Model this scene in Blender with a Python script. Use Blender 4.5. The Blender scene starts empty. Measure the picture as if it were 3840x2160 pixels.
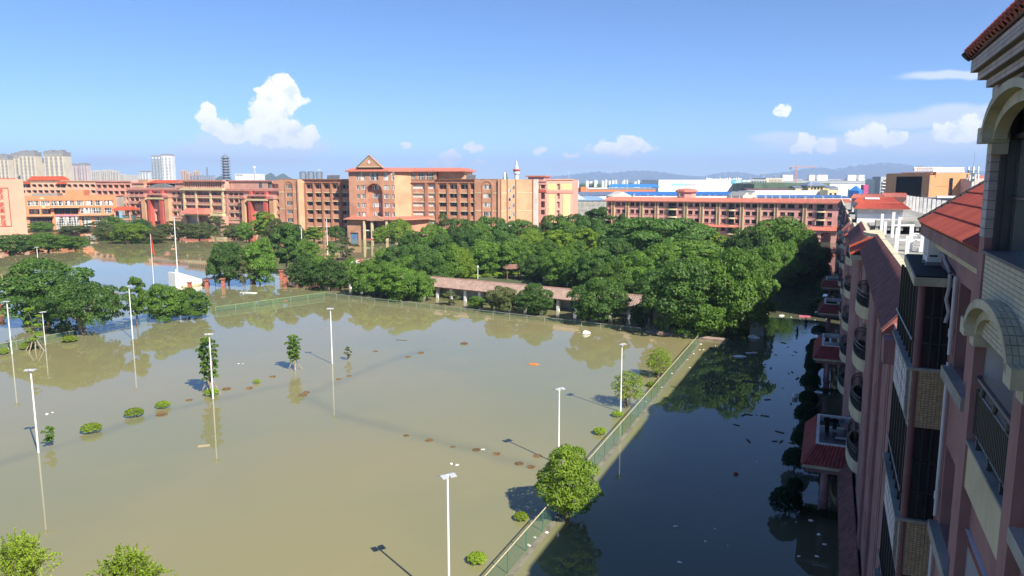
import bpy, math, random
import numpy as np
from mathutils import Vector, Matrix
from math import sin, cos, pi, radians as R

# ------------------------------------------------------------------ camera, sky, sun, exposure
SC = bpy.context.scene
COL = SC.collection
H = 24.0
PITCH = R(8.32)
FPX = 2772.0            # focal length in pixels of a 3840 wide frame
SUN_EL, SUN_AZ = 42.2, 142.7
cam_d = bpy.data.cameras.new('camera')
cam = bpy.data.objects.new('camera', cam_d)
COL.objects.link(cam)
cam.location = (0, 0, H)
cam.rotation_euler = (pi / 2 - PITCH, 0, 0)
cam_d.sensor_width = 36.0
cam_d.lens = 36.0 * FPX / 3840.0
cam_d.clip_start = 0.1
cam_d.clip_end = 60000
SC.camera = cam
SC.view_settings.view_transform = 'Standard'
SC.view_settings.look = 'None'
SC.view_settings.exposure = 0.97
SC.view_settings.gamma = 1.0
SC.view_settings.use_curve_mapping = False
SC.render.engine = 'CYCLES'
SC.cycles.use_denoising = True
SC.cycles.max_bounces = 6
SC.cycles.diffuse_bounces = 3
SC.cycles.glossy_bounces = 3
SC.cycles.transmission_bounces = 3
SC.cycles.volume_bounces = 0
SC.cycles.transparent_max_bounces = 10
SC.cycles.sample_clamp_indirect = 8.0
SC.cycles.caustics_reflective = False
SC.cycles.caustics_refractive = False


def ray(sx, sy):
    X = (sx - 1920.0) / FPX
    v = (sy - 1080.0) / FPX
    return Vector((X, cos(PITCH) - v * sin(PITCH), -sin(PITCH) - v * cos(PITCH)))


def W(sx, sy, z=0.0):
    "where the sight line through a photo pixel meets the level z"
    r = ray(sx, sy)
    t = (z - H) / r.z
    return Vector((r.x * t, r.y * t, z))


def Wd(dx, dy, z=0.0):
    return W(dx * 1.49068, dy * 1.49068, z)


def D(sx, sy, Y):
    r = ray(sx, sy)
    t = Y / r.y
    return Vector((r.x * t, Y, H + r.z * t))


def azel(sx, sy):
    r = ray(sx, sy).normalized()
    return math.degrees(math.atan2(r.x, r.y)), math.degrees(math.asin(r.z))


class NT:
    "small helper for node trees"
    def __init__(self, nt):
        self.nt = nt

    def n(self, typ, ins=None, **kw):
        nd = self.nt.nodes.new(typ)
        for k, v in kw.items():
            setattr(nd, k, v)
        for k, v in (ins or {}).items():
            self.set(nd.inputs[k], v)
        return nd

    def set(self, sock, v):
        if isinstance(v, bpy.types.NodeSocket):
            self.nt.links.new(v, sock)
        elif isinstance(v, bpy.types.Node):
            self.nt.links.new(v.outputs[0], sock)
        else:
            sock.default_value = v

    def math(self, op, a, b=None, c=None, clamp=False):
        nd = self.nt.nodes.new('ShaderNodeMath')
        nd.operation = op
        nd.use_clamp = clamp
        for i, x in enumerate((a, b, c)):
            if x is not None:
                self.set(nd.inputs[i], x)
        return nd.outputs[0]

    def vec(self, op, a, b=None, c=None):
        nd = self.nt.nodes.new('ShaderNodeVectorMath')
        nd.operation = op
        for i, x in enumerate((a, b, c)):
            if x is not None:
                self.set(nd.inputs[i], x)
        return nd.outputs['Value'] if op in ('LENGTH', 'DOT_PRODUCT', 'DISTANCE') else nd.outputs[0]

    def ramp(self, fac, stops):
        nd = self.nt.nodes.new('ShaderNodeValToRGB')
        e = nd.color_ramp.elements
        while len(e) < len(stops):
            e.new(0.5)
        for el, (p, c) in zip(e, stops):
            el.position = p
            el.color = (c[0], c[1], c[2], 1)
        self.set(nd.inputs[0], fac)
        return nd.outputs[0]

    def noise(self, vec, scale, detail=4, rough=0.55, dim='3D', dist=0.0):
        nd = self.nt.nodes.new('ShaderNodeTexNoise')
        nd.noise_dimensions = dim
        if vec is not None:
            self.set(nd.inputs['Vector'], vec)
        nd.inputs['Scale'].default_value = scale
        nd.inputs['Detail'].default_value = detail
        nd.inputs['Roughness'].default_value = rough
        nd.inputs['Distortion'].default_value = dist
        return nd

    def mix(self, f, a, b, mode='MIX'):
        nd = self.nt.nodes.new('ShaderNodeMix')
        nd.data_type = 'RGBA'
        nd.blend_type = mode
        self.set(nd.inputs[0], f)
        self.set(nd.inputs[6], a)
        self.set(nd.inputs[7], b)
        return nd.outputs[2]

    def smooth(self, x, lo, hi):
        nd = self.nt.nodes.new('ShaderNodeMapRange')
        nd.interpolation_type = 'SMOOTHSTEP'
        self.set(nd.inputs[0], x)
        nd.inputs[1].default_value = lo
        nd.inputs[2].default_value = hi
        return nd.outputs[0]


def C4(c):
    return (c[0], c[1], c[2], 1.0)


# ---- world: Nishita sky with clouds at their places in the sky dome (azimuth / elevation)
world = bpy.data.worlds.new('World')
SC.world = world
world.use_nodes = True
world.node_tree.nodes.clear()
wn = NT(world.node_tree)
SKY_STRENGTH = 0.090
sky = wn.n('ShaderNodeTexSky', sky_type='NISHITA')
sky.sun_disc = False
sky.sun_elevation = R(SUN_EL)
sky.sun_rotation = R(SUN_AZ)
sky.altitude = 50
sky.air_density = 0.65
sky.dust_density = 0.0
sky.ozone_density = 9.0
tc = wn.n('ShaderNodeTexCoord')
sep = wn.n('ShaderNodeSeparateXYZ', {0: tc.outputs['Generated']})
az = wn.math('MULTIPLY', wn.math('ARCTAN2', sep.outputs[0], sep.outputs[1]), 57.2958)
el = wn.math('MULTIPLY', wn.math('ARCSINE', sep.outputs[2]), 57.2958)
ae = wn.n('ShaderNodeCombineXYZ', {0: az, 1: el}).outputs[0]
n1 = wn.noise(ae, 1.0, 9, 0.72)
warp = wn.vec('SUBTRACT', n1.outputs['Color'], (0.5, 0.5, 0.5))
aew = wn.vec('MULTIPLY_ADD', warp, (1.5, 1.3, 0), ae)
n2 = wn.noise(ae, 0.28, 3, 0.5)
warp2 = wn.vec('SUBTRACT', n2.outputs['Color'], (0.5, 0.5, 0.5))
aef = wn.vec('MULTIPLY_ADD', warp2, (3.5, 1.2, 0), ae)
PD = 0.0207     # degrees per photo pixel near the middle


def union(vec, blobs):
    m = None
    for (x, y, rx, ry) in blobs:
        a, e = azel(x, y)
        sx, sy = 1 / (rx * PD), 1 / (ry * PD)
        L = wn.vec('LENGTH', wn.vec('MULTIPLY_ADD', vec, (sx, sy, 0), (-a * sx, -e * sy, 0)))
        m = L if m is None else wn.math('MINIMUM', m, L)
    return m


def cr(x, y, rx, ry=None):   # a blob measured on the 4x crop of the big cumulus
    return (640 + x / 4.025, 280 + y / 4.025, rx / 4.025, (ry or rx) / 4.025)


def cq(x, y, rx, ry=None):   # a blob measured on the crop of the right hand sky
    return (2900 + x / 2.0128, y / 2.0128, rx / 2.0128, (ry or rx) / 2.0128)


def cd(x, y, rx, ry=None):
    return (x * 1.4907, y * 1.4907, rx * 1.4907, (ry or rx) * 1.4907)


bright = [cr(1560, 260, 240, 170), cr(1700, 240, 190), cr(1840, 360, 170, 120), cr(1560, 450, 260, 170), cr(1520, 600, 220),
          cr(1500, 780, 260), cr(1740, 860, 260, 170), cr(1260, 790, 130), cr(2120, 900, 110), cr(1950, 960, 210, 120),
          cr(560, 570, 90, 100), cr(530, 670, 120, 90), cr(550, 770, 100), cr(700, 800, 130, 100), cr(810, 830, 130),
          cr(1000, 890, 130), cr(1500, 960, 300, 120), cr(890, 950, 120, 90),
          cq(255, 1085, 70, 60), cq(200, 1110, 60, 40), cq(400, 1095, 70, 50), cq(740, 1015, 75, 70), cq(640, 1050, 80, 50),
          cq(840, 1050, 80, 40), cq(930, 1030, 55, 50), cq(1330, 985, 80, 60), cq(1490, 915, 55, 55), cq(1420, 1000, 110, 60), cq(58, 838, 58, 42),
          cd(1193, 369, 26, 10), cd(1132, 394, 22, 21), cd(1560, 372, 75, 16), cd(1582, 360, 34, 16), cd(1102, 410, 22, 8),
          cd(1020, 363, 14, 7), cd(1357, 378, 16, 7), cd(1440, 388, 20, 5), cd(1205, 411, 20, 6)]
faint = [cr(1700, 1080, 780, 190), cr(700, 1060, 330, 150), cr(300, 1200, 420, 130), cr(2150, 1090, 330, 130), cr(1200, 1250, 1000, 120),
         cq(1200, 900, 620, 75), cq(1500, 840, 420, 60), cq(1350, 560, 330, 28), cq(600, 1080, 620, 75), cq(1200, 1080, 500, 85), cq(100, 1040, 260, 45),
         cd(1410, 410, 50, 12), cd(1550, 385, 80, 14), cd(300, 400, 70, 16), cd(1500, 420, 120, 10)]
mb = union(aew, bright)
mf = union(aef, faint)
vor = wn.n('ShaderNodeTexVoronoi', {'Vector': aew, 'Scale': 1.15}, feature='SMOOTH_F1')
vor2 = wn.n('ShaderNodeTexVoronoi', {'Vector': aew, 'Scale': 2.9}, feature='SMOOTH_F1')
billow = wn.math('ADD', wn.math('MULTIPLY_ADD', vor.outputs['Distance'], 0.75, -0.30), wn.math('MULTIPLY_ADD', vor2.outputs['Distance'], 0.38, -0.15))
mb = wn.math('ADD', mb, billow)
mask_b = wn.smooth(mb, 1.24, 0.95)
# the same scattered small fair-weather clouds all round the horizon outside the view
band = wn.math('MULTIPLY', wn.smooth(el, 1.0, 3.0), wn.smooth(el, 14.0, 6.0))
outside = wn.smooth(wn.math('ABSOLUTE', az), 37.0, 45.0)
puffs = wn.smooth(wn.noise(wn.vec('MULTIPLY', ae, (0.12, 0.3, 0)), 1.0, 6, 0.6).outputs[0], 0.56, 0.68)
mask_o = wn.math('MULTIPLY', wn.math('MULTIPLY', band, outside), puffs)
mask_b = wn.math('MAXIMUM', mask_b, wn.math('MULTIPLY', mask_o, 0.9))
mask_f = wn.math('MULTIPLY', wn.smooth(mf, 1.25, 0.45), 0.75)
cl_tone = wn.math('SUBTRACT', wn.noise(aew, 0.9, 6, 0.6).outputs[0], wn.math('MULTIPLY', billow, 0.35))
cl_col = wn.ramp(cl_tone, [(0.32, (0.72, 0.78, 0.90)), (0.47, (0.95, 0.95, 0.97)), (0.7, (1.05, 1.03, 1.0))])
bg_sky = wn.n('ShaderNodeBackground', {'Color': sky, 'Strength': SKY_STRENGTH})
bg_faint = wn.n('ShaderNodeBackground', {'Color': (0.76, 0.81, 0.95, 1), 'Strength': 0.66})
bg_cl = wn.n('ShaderNodeBackground', {'Color': cl_col, 'Strength': 0.72})
m1 = wn.n('ShaderNodeMixShader', {0: mask_f, 1: bg_sky.outputs[0], 2: bg_faint.outputs[0]})
m2 = wn.n('ShaderNodeMixShader', {0: mask_b, 1: m1.outputs[0], 2: bg_cl.outputs[0]})
wo = wn.n('ShaderNodeOutputWorld', {'Surface': m2.outputs[0]})
world.cycles.sampling_method = 'MANUAL'
world.cycles.sample_map_resolution = 512

sun_d = bpy.data.lights.new('sun', 'SUN')
sun_d.energy = 5.0
sun_d.color = (1.0, 0.93, 0.82)
sun_d.angle = R(0.53)
sun = bpy.data.objects.new('sun', sun_d)
COL.objects.link(sun)
SUNV = Vector((sin(R(SUN_AZ)) * cos(R(SUN_EL)), cos(R(SUN_AZ)) * cos(R(SUN_EL)), sin(R(SUN_EL))))
sun.rotation_euler = (-SUNV).to_track_quat('-Z', 'Y').to_euler()
sun.location = (0, 0, 80)


# ------------------------------------------------------------------ materials
MATS = {}


def mat(name, col, rough=0.75, var=0.12, scale=0.6, bump=0.0, bscale=8.0, col2=None, metal=0.0, spec=0.4, objvar=0.0, streak=0.0):
    if name in MATS:
        return MATS[name]
    m = bpy.data.materials.new(name)
    m.use_nodes = True
    m.node_tree.nodes.clear()
    t = NT(m.node_tree)
    tcn = t.n('ShaderNodeTexCoord')
    v = tcn.outputs['Object']
    nz = t.noise(v, scale, 6, 0.6).outputs[0]
    c2 = col2 or tuple(c * (1 - 2.2 * var) for c in col)
    c1 = tuple(min(1, c * (1 + 0.6 * var)) for c in col)
    base = t.mix(t.smooth(nz, 0.34, 0.72), C4(c1), C4(c2))
    if streak:
        sv = t.vec('MULTIPLY', v, (2.2, 2.2, 0.18))
        st = t.smooth(t.noise(sv, 1.0, 5, 0.65).outputs[0], 0.5, 0.75)
        base = t.mix(t.math('MULTIPLY', st, streak), base, C4(tuple(c * 0.42 for c in col)))
    if objvar:
        oi = t.n('ShaderNodeObjectInfo')
        f = t.math('MULTIPLY_ADD', oi.outputs['Random'], 2 * objvar, 1 - objvar)
        base = t.vec('MULTIPLY', base, t.n('ShaderNodeCombineXYZ', {0: f, 1: f, 2: f}).outputs[0])
    bs = t.n('ShaderNodeBsdfPrincipled', {'Base Color': base, 'Roughness': rough, 'Metallic': metal, 'Specular IOR Level': spec})
    if bump:
        b = t.n('ShaderNodeBump', {'Strength': bump, 'Distance': 0.02, 'Height': t.noise(v, bscale, 4, 0.6).outputs[0]})
        t.set(bs.inputs['Normal'], b.outputs[0])
    t.n('ShaderNodeOutputMaterial', {'Surface': bs.outputs[0]})
    MATS[name] = m
    return m


def glass_mat(name, dark=(0.015, 0.02, 0.025), light=(0.35, 0.36, 0.36), amount=0.3, rough=0.06):
    "window pane: a reflecting pane with a dark room or a pale curtain behind it, differing from window to window"
    if name in MATS:
        return MATS[name]
    m = bpy.data.materials.new(name)
    m.use_nodes = True
    m.node_tree.nodes.clear()
    t = NT(m.node_tree)
    oi = t.n('ShaderNodeObjectInfo')
    g = t.n('ShaderNodeTexCoord')
    cell = t.noise(t.vec('ADD', t.vec('MULTIPLY', g.outputs['Object'], (1.6, 0, 0.2)), oi.outputs['Location']), 0.9, 1, 0.5).outputs[0]
    f = t.smooth(cell, 0.62 - 0.35 * amount, 0.68)
    base = t.mix(t.math('MULTIPLY', f, min(1, amount * 2)), C4(dark), C4(light))
    bs = t.n('ShaderNodeBsdfPrincipled', {'Base Color': base, 'Roughness': rough, 'IOR': 1.5})
    t.n('ShaderNodeOutputMaterial', {'Surface': bs.outputs[0]})
    MATS[name] = m
    return m


def leaf_mat(name, a, b, trans=0.42, objvar=0.22):
    m = bpy.data.materials.new(name)
    m.use_nodes = True
    m.node_tree.nodes.clear()
    t = NT(m.node_tree)
    ge = t.n('ShaderNodeNewGeometry')
    oi = t.n('ShaderNodeObjectInfo')
    tcn = t.n('ShaderNodeTexCoord')
    cl = t.noise(tcn.outputs['Object'], 0.55, 2, 0.5).outputs[0]
    f = t.math('ADD', t.math('MULTIPLY', ge.outputs['Random Per Island'], 0.55), t.math('MULTIPLY', t.smooth(cl, 0.35, 0.65), 0.45))
    base = t.mix(f, C4(a), C4(b))
    k = t.math('MULTIPLY_ADD', oi.outputs['Random'], 2 * objvar, 1 - objvar)
    base = t.vec('MULTIPLY', base, t.n('ShaderNodeCombineXYZ', {0: k, 1: k, 2: k}).outputs[0])
    bs = t.n('ShaderNodeBsdfPrincipled', {'Base Color': base, 'Roughness': 0.55, 'Specular IOR Level': 0.35})
    tr = t.n('ShaderNodeBsdfTranslucent', {'Color': t.vec('MULTIPLY', base, (1.25, 1.35, 0.6))})
    mx = t.n('ShaderNodeMixShader', {0: trans, 1: bs.outputs[0], 2: tr.outputs[0]})
    t.n('ShaderNodeOutputMaterial', {'Surface': mx.outputs[0]})
    MATS[name] = m
    return m


# ------------------------------------------------------------------ mesh helper and object helpers
class MB:
    def __init__(self):
        self.v = []
        self.f = []
        self.mi = []

    def add(self, vs, fs, mi=0):
        o = len(self.v)
        self.v.extend([tuple(p) for p in vs])
        for q in fs:
            self.f.append(tuple(i + o for i in q))
            self.mi.append(mi)
        return self

    def quad(self, a, b, c, d, mi=0):
        return self.add([a, b, c, d], [(0, 1, 2, 3)], mi)

    def box(self, x0, y0, z0, x1, y1, z1, mi=0):
        return self.add([(x0, y0, z0), (x1, y0, z0), (x1, y1, z0), (x0, y1, z0), (x0, y0, z1), (x1, y0, z1), (x1, y1, z1), (x0, y1, z1)],
                        [(3, 2, 1, 0), (4, 5, 6, 7), (0, 1, 5, 4), (1, 2, 6, 5), (2, 3, 7, 6), (3, 0, 4, 7)], mi)

    def hexa(self, b, t, mi=0):
        "solid between a bottom and a top quad"
        return self.add(list(b) + list(t), [(3, 2, 1, 0), (4, 5, 6, 7), (0, 1, 5, 4), (1, 2, 6, 5), (2, 3, 7, 6), (3, 0, 4, 7)], mi)

    def prism(self, poly, y0, y1, mi=0, axis='y'):
        n = len(poly)
        if axis == 'y':
            vs = [(p[0], y0, p[1]) for p in poly] + [(p[0], y1, p[1]) for p in poly]
        elif axis == 'x':
            vs = [(y0, p[0], p[1]) for p in poly] + [(y1, p[0], p[1]) for p in poly]
        else:
            vs = [(p[0], p[1], y0) for p in poly] + [(p[0], p[1], y1) for p in poly]
        fs = [tuple(range(n)), tuple(range(2 * n - 1, n - 1, -1))]
        fs += [(i, i + n, (i + 1) % n + n, (i + 1) % n) for i in range(n)]
        return self.add(vs, fs, mi)

    def tube(self, p0, p1, r0, r1=None, n=8, mi=0, caps=True):
        r1 = r0 if r1 is None else r1
        p0, p1 = Vector(p0), Vector(p1)
        d = (p1 - p0)
        if d.length < 1e-6:
            return self
        d.normalize()
        a = d.orthogonal().normalized()
        b = d.cross(a)
        vs = []
        for p, r in ((p0, r0), (p1, r1)):
            for i in range(n):
                w = 2 * pi * i / n
                vs.append(p + a * (r * cos(w)) + b * (r * sin(w)))
        fs = [(i, (i + 1) % n, (i + 1) % n + n, i + n) for i in range(n)]
        if caps:
            fs += [tuple(range(n - 1, -1, -1)), tuple(range(n, 2 * n))]
        return self.add(vs, fs, mi)

    def path(self, pts, rads, n=7, mi=0):
        for i in range(len(pts) - 1):
            self.tube(pts[i], pts[i + 1], rads[i], rads[i + 1], n, mi, caps=(i == len(pts) - 2))
        return self

    def lathe(self, prof, n=12, c=(0, 0, 0), mi=0):
        vs = []
        for (r, z) in prof:
            for i in range(n):
                w = 2 * pi * i / n
                vs.append((c[0] + r * cos(w), c[1] + r * sin(w), c[2] + z))
        k = len(prof)
        fs = []
        for j in range(k - 1):
            for i in range(n):
                fs.append((j * n + i, j * n + (i + 1) % n, (j + 1) * n + (i + 1) % n, (j + 1) * n + i))
        fs.append(tuple(range(n - 1, -1, -1)))
        fs.append(tuple(range((k - 1) * n, k * n)))
        return self.add(vs, fs, mi)

    def mesh(self, name, mats, smooth=False):
        me = bpy.data.meshes.new(name)
        me.from_pydata(self.v, [], self.f)
        for m in (mats if isinstance(mats, (list, tuple)) else [mats]):
            me.materials.append(m)
        if len(me.materials) > 1:
            me.polygons.foreach_set('material_index', self.mi)
        if smooth:
            me.polygons.foreach_set('use_smooth', [True] * len(me.polygons))
        me.update()
        return me

    def build(self, name, mats, parent=None, loc=None, smooth=False, kind=None, label=None):
        return put(name, self.mesh(name, mats, smooth), parent, loc, kind, label)


def put(name, me, parent=None, loc=None, kind=None, label=None, rot=None, scale=None):
    o = bpy.data.objects.new(name, me)
    COL.objects.link(o)
    if parent is not None:
        o.parent = parent
    if loc is not None:
        o.location = loc
    if rot is not None:
        o.rotation_euler = rot
    if scale is not None:
        o.scale = scale if isinstance(scale, (tuple, list)) else (scale,) * 3
    if kind:
        o['kind'] = kind
    if label:
        o['label'] = label
    return o


def tag(o, label, cat, group=None):
    o['label'] = label
    o['category'] = cat
    if group:
        o['group'] = group
    return o


def thing(name, label, cat, loc=(0, 0, 0), rot=0.0, group=None, scale=None):
    o = put(name, None, None, loc, rot=(0, 0, rot), scale=scale)
    return tag(o, label, cat, group)


def copy_tree(o, parent=None):
    c = o.copy()
    COL.objects.link(c)
    if parent is not None:
        c.parent = parent
    for ch in KIDS.get(o.name, [x for x in bpy.data.objects if x.parent == o]):
        copy_tree(ch, c)
    return c


KIDS = {}
CACHE = {}


def cached(key, fn):
    if key not in CACHE:
        CACHE[key] = fn()
    return CACHE[key]

# ------------------------------------------------------------------ the setting
YAW = R(23.2)
AX = Vector((sin(YAW), cos(YAW), 0))      # along the near dormitory
BX = Vector((cos(YAW), -sin(YAW), 0))     # away from the yard, into the dormitory


def water_material():
    m = bpy.data.materials.new('flood_water')
    m.use_nodes = True
    m.node_tree.nodes.clear()
    t = NT(m.node_tree)
    g = t.n('ShaderNodeTexCoord').outputs['Object']
    big = t.noise(g, 0.018, 4, 0.55).outputs[0]
    sil = t.noise(g, 0.07, 5, 0.6, dist=0.6).outputs[0]
    base = t.mix(t.smooth(big, 0.38, 0.62), (0.232, 0.208, 0.098, 1), (0.190, 0.194, 0.102, 1))
    base = t.mix(t.math('MULTIPLY', t.smooth(sil, 0.45, 0.75), 0.35), base, (0.262, 0.226, 0.115, 1))
    # channel beside the dormitory: the building's shade is painted into the water colour
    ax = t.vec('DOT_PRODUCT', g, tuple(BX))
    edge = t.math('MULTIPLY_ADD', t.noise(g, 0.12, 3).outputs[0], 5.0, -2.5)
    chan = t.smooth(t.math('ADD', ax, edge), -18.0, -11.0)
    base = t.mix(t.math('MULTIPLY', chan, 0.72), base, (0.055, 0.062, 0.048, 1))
    # hedges drowned just under the surface darken the silt along their rows
    segs = [(Wd(-60, 1185), Wd(230, 1095)), (Wd(230, 1095), Wd(430, 1030)), (Wd(430, 1030), Wd(760, 960)), (Wd(760, 995), Wd(860, 1045)),
            (Wd(860, 1045), Wd(1080, 1104)), (Wd(1080, 1104), Wd(1340, 1172)), (Wd(790, 985), Wd(960, 915)), (Wd(960, 915), Wd(1070, 880))]
    md = None
    flat = t.vec('MULTIPLY', g, (1, 1, 0))
    for a, b in segs:
        ab = b - a
        L2 = ab.length_squared
        pa = t.vec('SUBTRACT', flat, tuple(a))
        h = t.math('MULTIPLY', t.vec('DOT_PRODUCT', pa, tuple(ab)), 1 / L2, clamp=True)
        cmb = t.n('ShaderNodeCombineXYZ', {0: h, 1: h, 2: h}).outputs[0]
        d = t.vec('LENGTH', t.vec('SUBTRACT', pa, t.vec('MULTIPLY', cmb, tuple(ab))))
        md = d if md is None else t.math('MINIMUM', md, d)
    wob = t.math('MULTIPLY_ADD', t.noise(g, 0.3, 3).outputs[0], 2.4, -1.2)
    band = t.smooth(t.math('ADD', md, wob), 1.7, -0.6)
    base = t.mix(t.math('MULTIPLY', band, 0.34), base, (0.09, 0.105, 0.075, 1))
    # calm surface: long faint undulation, finer ripples, stirred up near the wading people
    v2 = t.vec('MULTIPLY', g, (1.0, 1.0, 0.0))
    w1 = t.noise(v2, 0.45, 2, 0.4).outputs[0]
    w2 = t.noise(v2, 1.6, 2, 0.5).outputs[0]
    P = WADE
    dist = t.vec('LENGTH', t.vec('SUBTRACT', flat, (P[0], P[1], 0)))
    stir = t.smooth(dist, 22.0, 3.0)
    rings = t.n('ShaderNodeTexWave', {'Vector': t.vec('SUBTRACT', flat, (P[0], P[1], 0)), 'Scale': 0.28, 'Distortion': 3.0, 'Detail': 2.0}, wave_type='RINGS', rings_direction='SPHERICAL').outputs[1]
    gust = t.smooth(t.noise(g, 0.035, 2).outputs[0], 0.4, 0.65)
    hgt = t.math('MULTIPLY_ADD', w2, t.math('MULTIPLY_ADD', gust, 0.10, 0.04), t.math('MULTIPLY', w1, 0.30))
    hgt = t.math('ADD', hgt, t.math('MULTIPLY', t.math('MULTIPLY', rings, stir), 0.55))
    bump = t.n('ShaderNodeBump', {'Strength': 1.0, 'Distance': 0.0085, 'Height': hgt})
    bs = t.n('ShaderNodeBsdfPrincipled', {'Base Color': base, 'Roughness': 0.028, 'IOR': 1.45, 'Specular IOR Level': 0.5, 'Normal': bump.outputs[0]})
    t.n('ShaderNodeOutputMaterial', {'Surface': bs.outputs[0]})
    return m




def AB(b, a, z=0.0):
    p = AX * a + BX * b
    return Vector((p.x, p.y, z))


WADE = W(3010, 1240)


def sheet(name, x0, y0, x1, y1, z, m):
    mb_ = MB()
    mb_.quad((x0, y0, z), (x1, y0, z), (x1, y1, z), (x0, y1, z))
    return mb_.build(name, m, kind='structure')


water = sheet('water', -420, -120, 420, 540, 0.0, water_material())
land = sheet('land', -14500, -14500, 14500, 14500, -0.25, mat('far_land', (0.10, 0.12, 0.055), 0.9, 0.3, 0.01, col2=(0.16, 0.15, 0.10)))

# garden island seen between the trunks behind the tiled corridor
gp = [W(x, y) for x, y in ((1560, 1035), (2460, 1150), (2700, 1090), (2560, 960), (2100, 930), (1700, 965))]
gm = MB()
gm.prism([(p.x, p.y) for p in gp], -0.3, 0.12, 0, 'z')
gm.build('garden_ground', mat('garden_soil', (0.07, 0.075, 0.035), 0.95, 0.3, 0.4, col2=(0.05, 0.09, 0.03)), kind='structure')


def hill(name, prof, Y, depth, m, seed=0):
    "a ridge following (photo x, photo y) crest points at distance Y, with spurs falling towards the viewer"
    rng = random.Random(seed)
    pts = [D(x, y, Y) for x, y in prof]
    xs = [p.x for p in pts]
    zs = [p.z for p in pts]
    n = 220
    rows = 9
    vs = []
    for j in range(rows):
        t_ = j / (rows - 1)
        for i in range(n + 1):
            x = xs[0] + (xs[-1] - xs[0]) * i / n
            z = float(np.interp(x, xs, zs))
            rough = 1 + 0.05 * sin(i * 0.9 + seed) + 0.04 * sin(i * 2.3 + j) + rng.uniform(-0.035, 0.035)
            spur = 0.55 + 0.45 * sin(i * 0.33 + 3 * t_ + seed)
            f = (1 - t_) ** (0.8 + 0.8 * spur)
            vs.append((x, Y - depth * t_, max(-0.2, z * rough * f) if j < rows - 1 else -3))
    fs = [(j * (n + 1) + i, (j + 1) * (n + 1) + i, (j + 1) * (n + 1) + i + 1, j * (n + 1) + i + 1) for j in range(rows - 1) for i in range(n)]
    h = MB()
    h.add(vs, fs)
    # far side
    o = len(vs)
    h.add([(x, Y + depth * 0.5, -3) for (x, y, z) in vs[:n + 1]], [])
    for i in range(n):
        h.f.append((i, i + 1, o + i + 1, o + i))
        h.mi.append(0)
    return h.build(name, m, kind='structure', smooth=True)


hm = mat('wooded_hill', (0.045, 0.07, 0.035), 0.95, 0.3, 0.004)
hill('hills', [(2000, 668), (2140, 655), (2200, 648), (2240, 643), (2290, 650), (2360, 641), (2430, 640), (2500, 648), (2560, 658), (2640, 662), (2690, 650), (2740, 645), (2790, 648), (2850, 664)], 13500, 2500, hm, 1)
hill('mountain', [(2780, 668), (2880, 652), (2960, 645), (3020, 632), (3070, 631), (3120, 637), (3180, 628), (3230, 620), (3270, 616), (3300, 613), (3315, 611), (3340, 616), (3400, 622), (3500, 630), (3570, 636), (3640, 641), (3760, 650), (3900, 660)], 12500, 3000, hm, 5)
hill('distant_hill', [(990, 672), (1005, 655), (1018, 650), (1030, 662), (1042, 668), (1052, 655), (1064, 652), (1080, 664), (1100, 672)], 4200, 350, hm, 9)
hill('distant_knoll', [(812, 674), (826, 668), (840, 656), (850, 652), (858, 668), (864, 674)], 4000, 250, hm, 3)

# air: pale haze that fades the towers a little and the mountains to blue
hz = MB()
hz.box(-15000, -400, -6, 15000, 15200, 420)
hmat = bpy.data.materials.new('haze_air')
hmat.use_nodes = True
hmat.node_tree.nodes.clear()
ht = NT(hmat.node_tree)
pv = ht.n('ShaderNodeVolumePrincipled', {'Color': (0.50, 0.68, 1.0, 1), 'Density': 1.3e-4, 'Anisotropy': 0.0})
ht.n('ShaderNodeOutputMaterial', {'Volume': pv.outputs[0]})
haze = hz.build('haze', hmat, kind='stuff')

# ------------------------------------------------------------------ shared colours
M_ORANGE = mat('orange_brick_render', (0.47, 0.24, 0.15), 0.85, 0.13, 0.25, streak=0.12)
M_ORANGE_D = mat('orange_brick_dark', (0.36, 0.15, 0.085), 0.85, 0.10, 0.3)
M_PEACH = mat('peach_render', (0.58, 0.33, 0.19), 0.85, 0.1, 0.2, streak=0.1)
M_CREAM = mat('cream_trim', (0.60, 0.50, 0.29), 0.8, 0.08, 0.5, streak=0.08)
M_PALE = mat('pale_wall', (0.60, 0.56, 0.50), 0.85, 0.08, 0.3)
M_WHITE = mat('white_paint', (0.78, 0.78, 0.76), 0.6, 0.04, 0.4)
M_WHITE_D = mat('weathered_white', (0.66, 0.64, 0.60), 0.75, 0.1, 0.7, streak=0.25)
M_REDTILE = mat('red_roof_tile', (0.50, 0.165, 0.115), 0.6, 0.12, 1.2)
M_REDTILE2 = mat('bright_red_roof_tile', (0.50, 0.085, 0.035), 0.55, 0.15, 1.2, objvar=0.08)
M_PINK = mat('pink_render', (0.60, 0.33, 0.245), 0.85, 0.1, 0.25, streak=0.12)
M_PINK_D = mat('dark_pink_trim', (0.52, 0.235, 0.19), 0.8, 0.1, 0.4)
M_SALMON = mat('salmon_render', (0.64, 0.39, 0.27), 0.85, 0.05, 0.1)
M_RED = mat('red_column_paint', (0.50, 0.10, 0.075), 0.7, 0.1, 0.3)
M_CONC = mat('grey_concrete', (0.33, 0.32, 0.29), 0.9, 0.18, 0.6, streak=0.3)
M_STEEL = mat('grey_steel', (0.38, 0.40, 0.42), 0.45, 0.1, 0.8, metal=0.6)
M_GLASS = glass_mat('window_glass', amount=0.30)
M_GLASS_L = glass_mat('curtained_glass', amount=0.6, light=(0.62, 0.62, 0.58))
M_GLASS_D = glass_mat('dark_window_glass', amount=0.12)
M_FRAME_W = mat('white_window_frame', (0.62, 0.62, 0.60), 0.5, 0.05)
M_FRAME_D = mat('dark_window_frame', (0.06, 0.06, 0.065), 0.4, 0.05)
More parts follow.
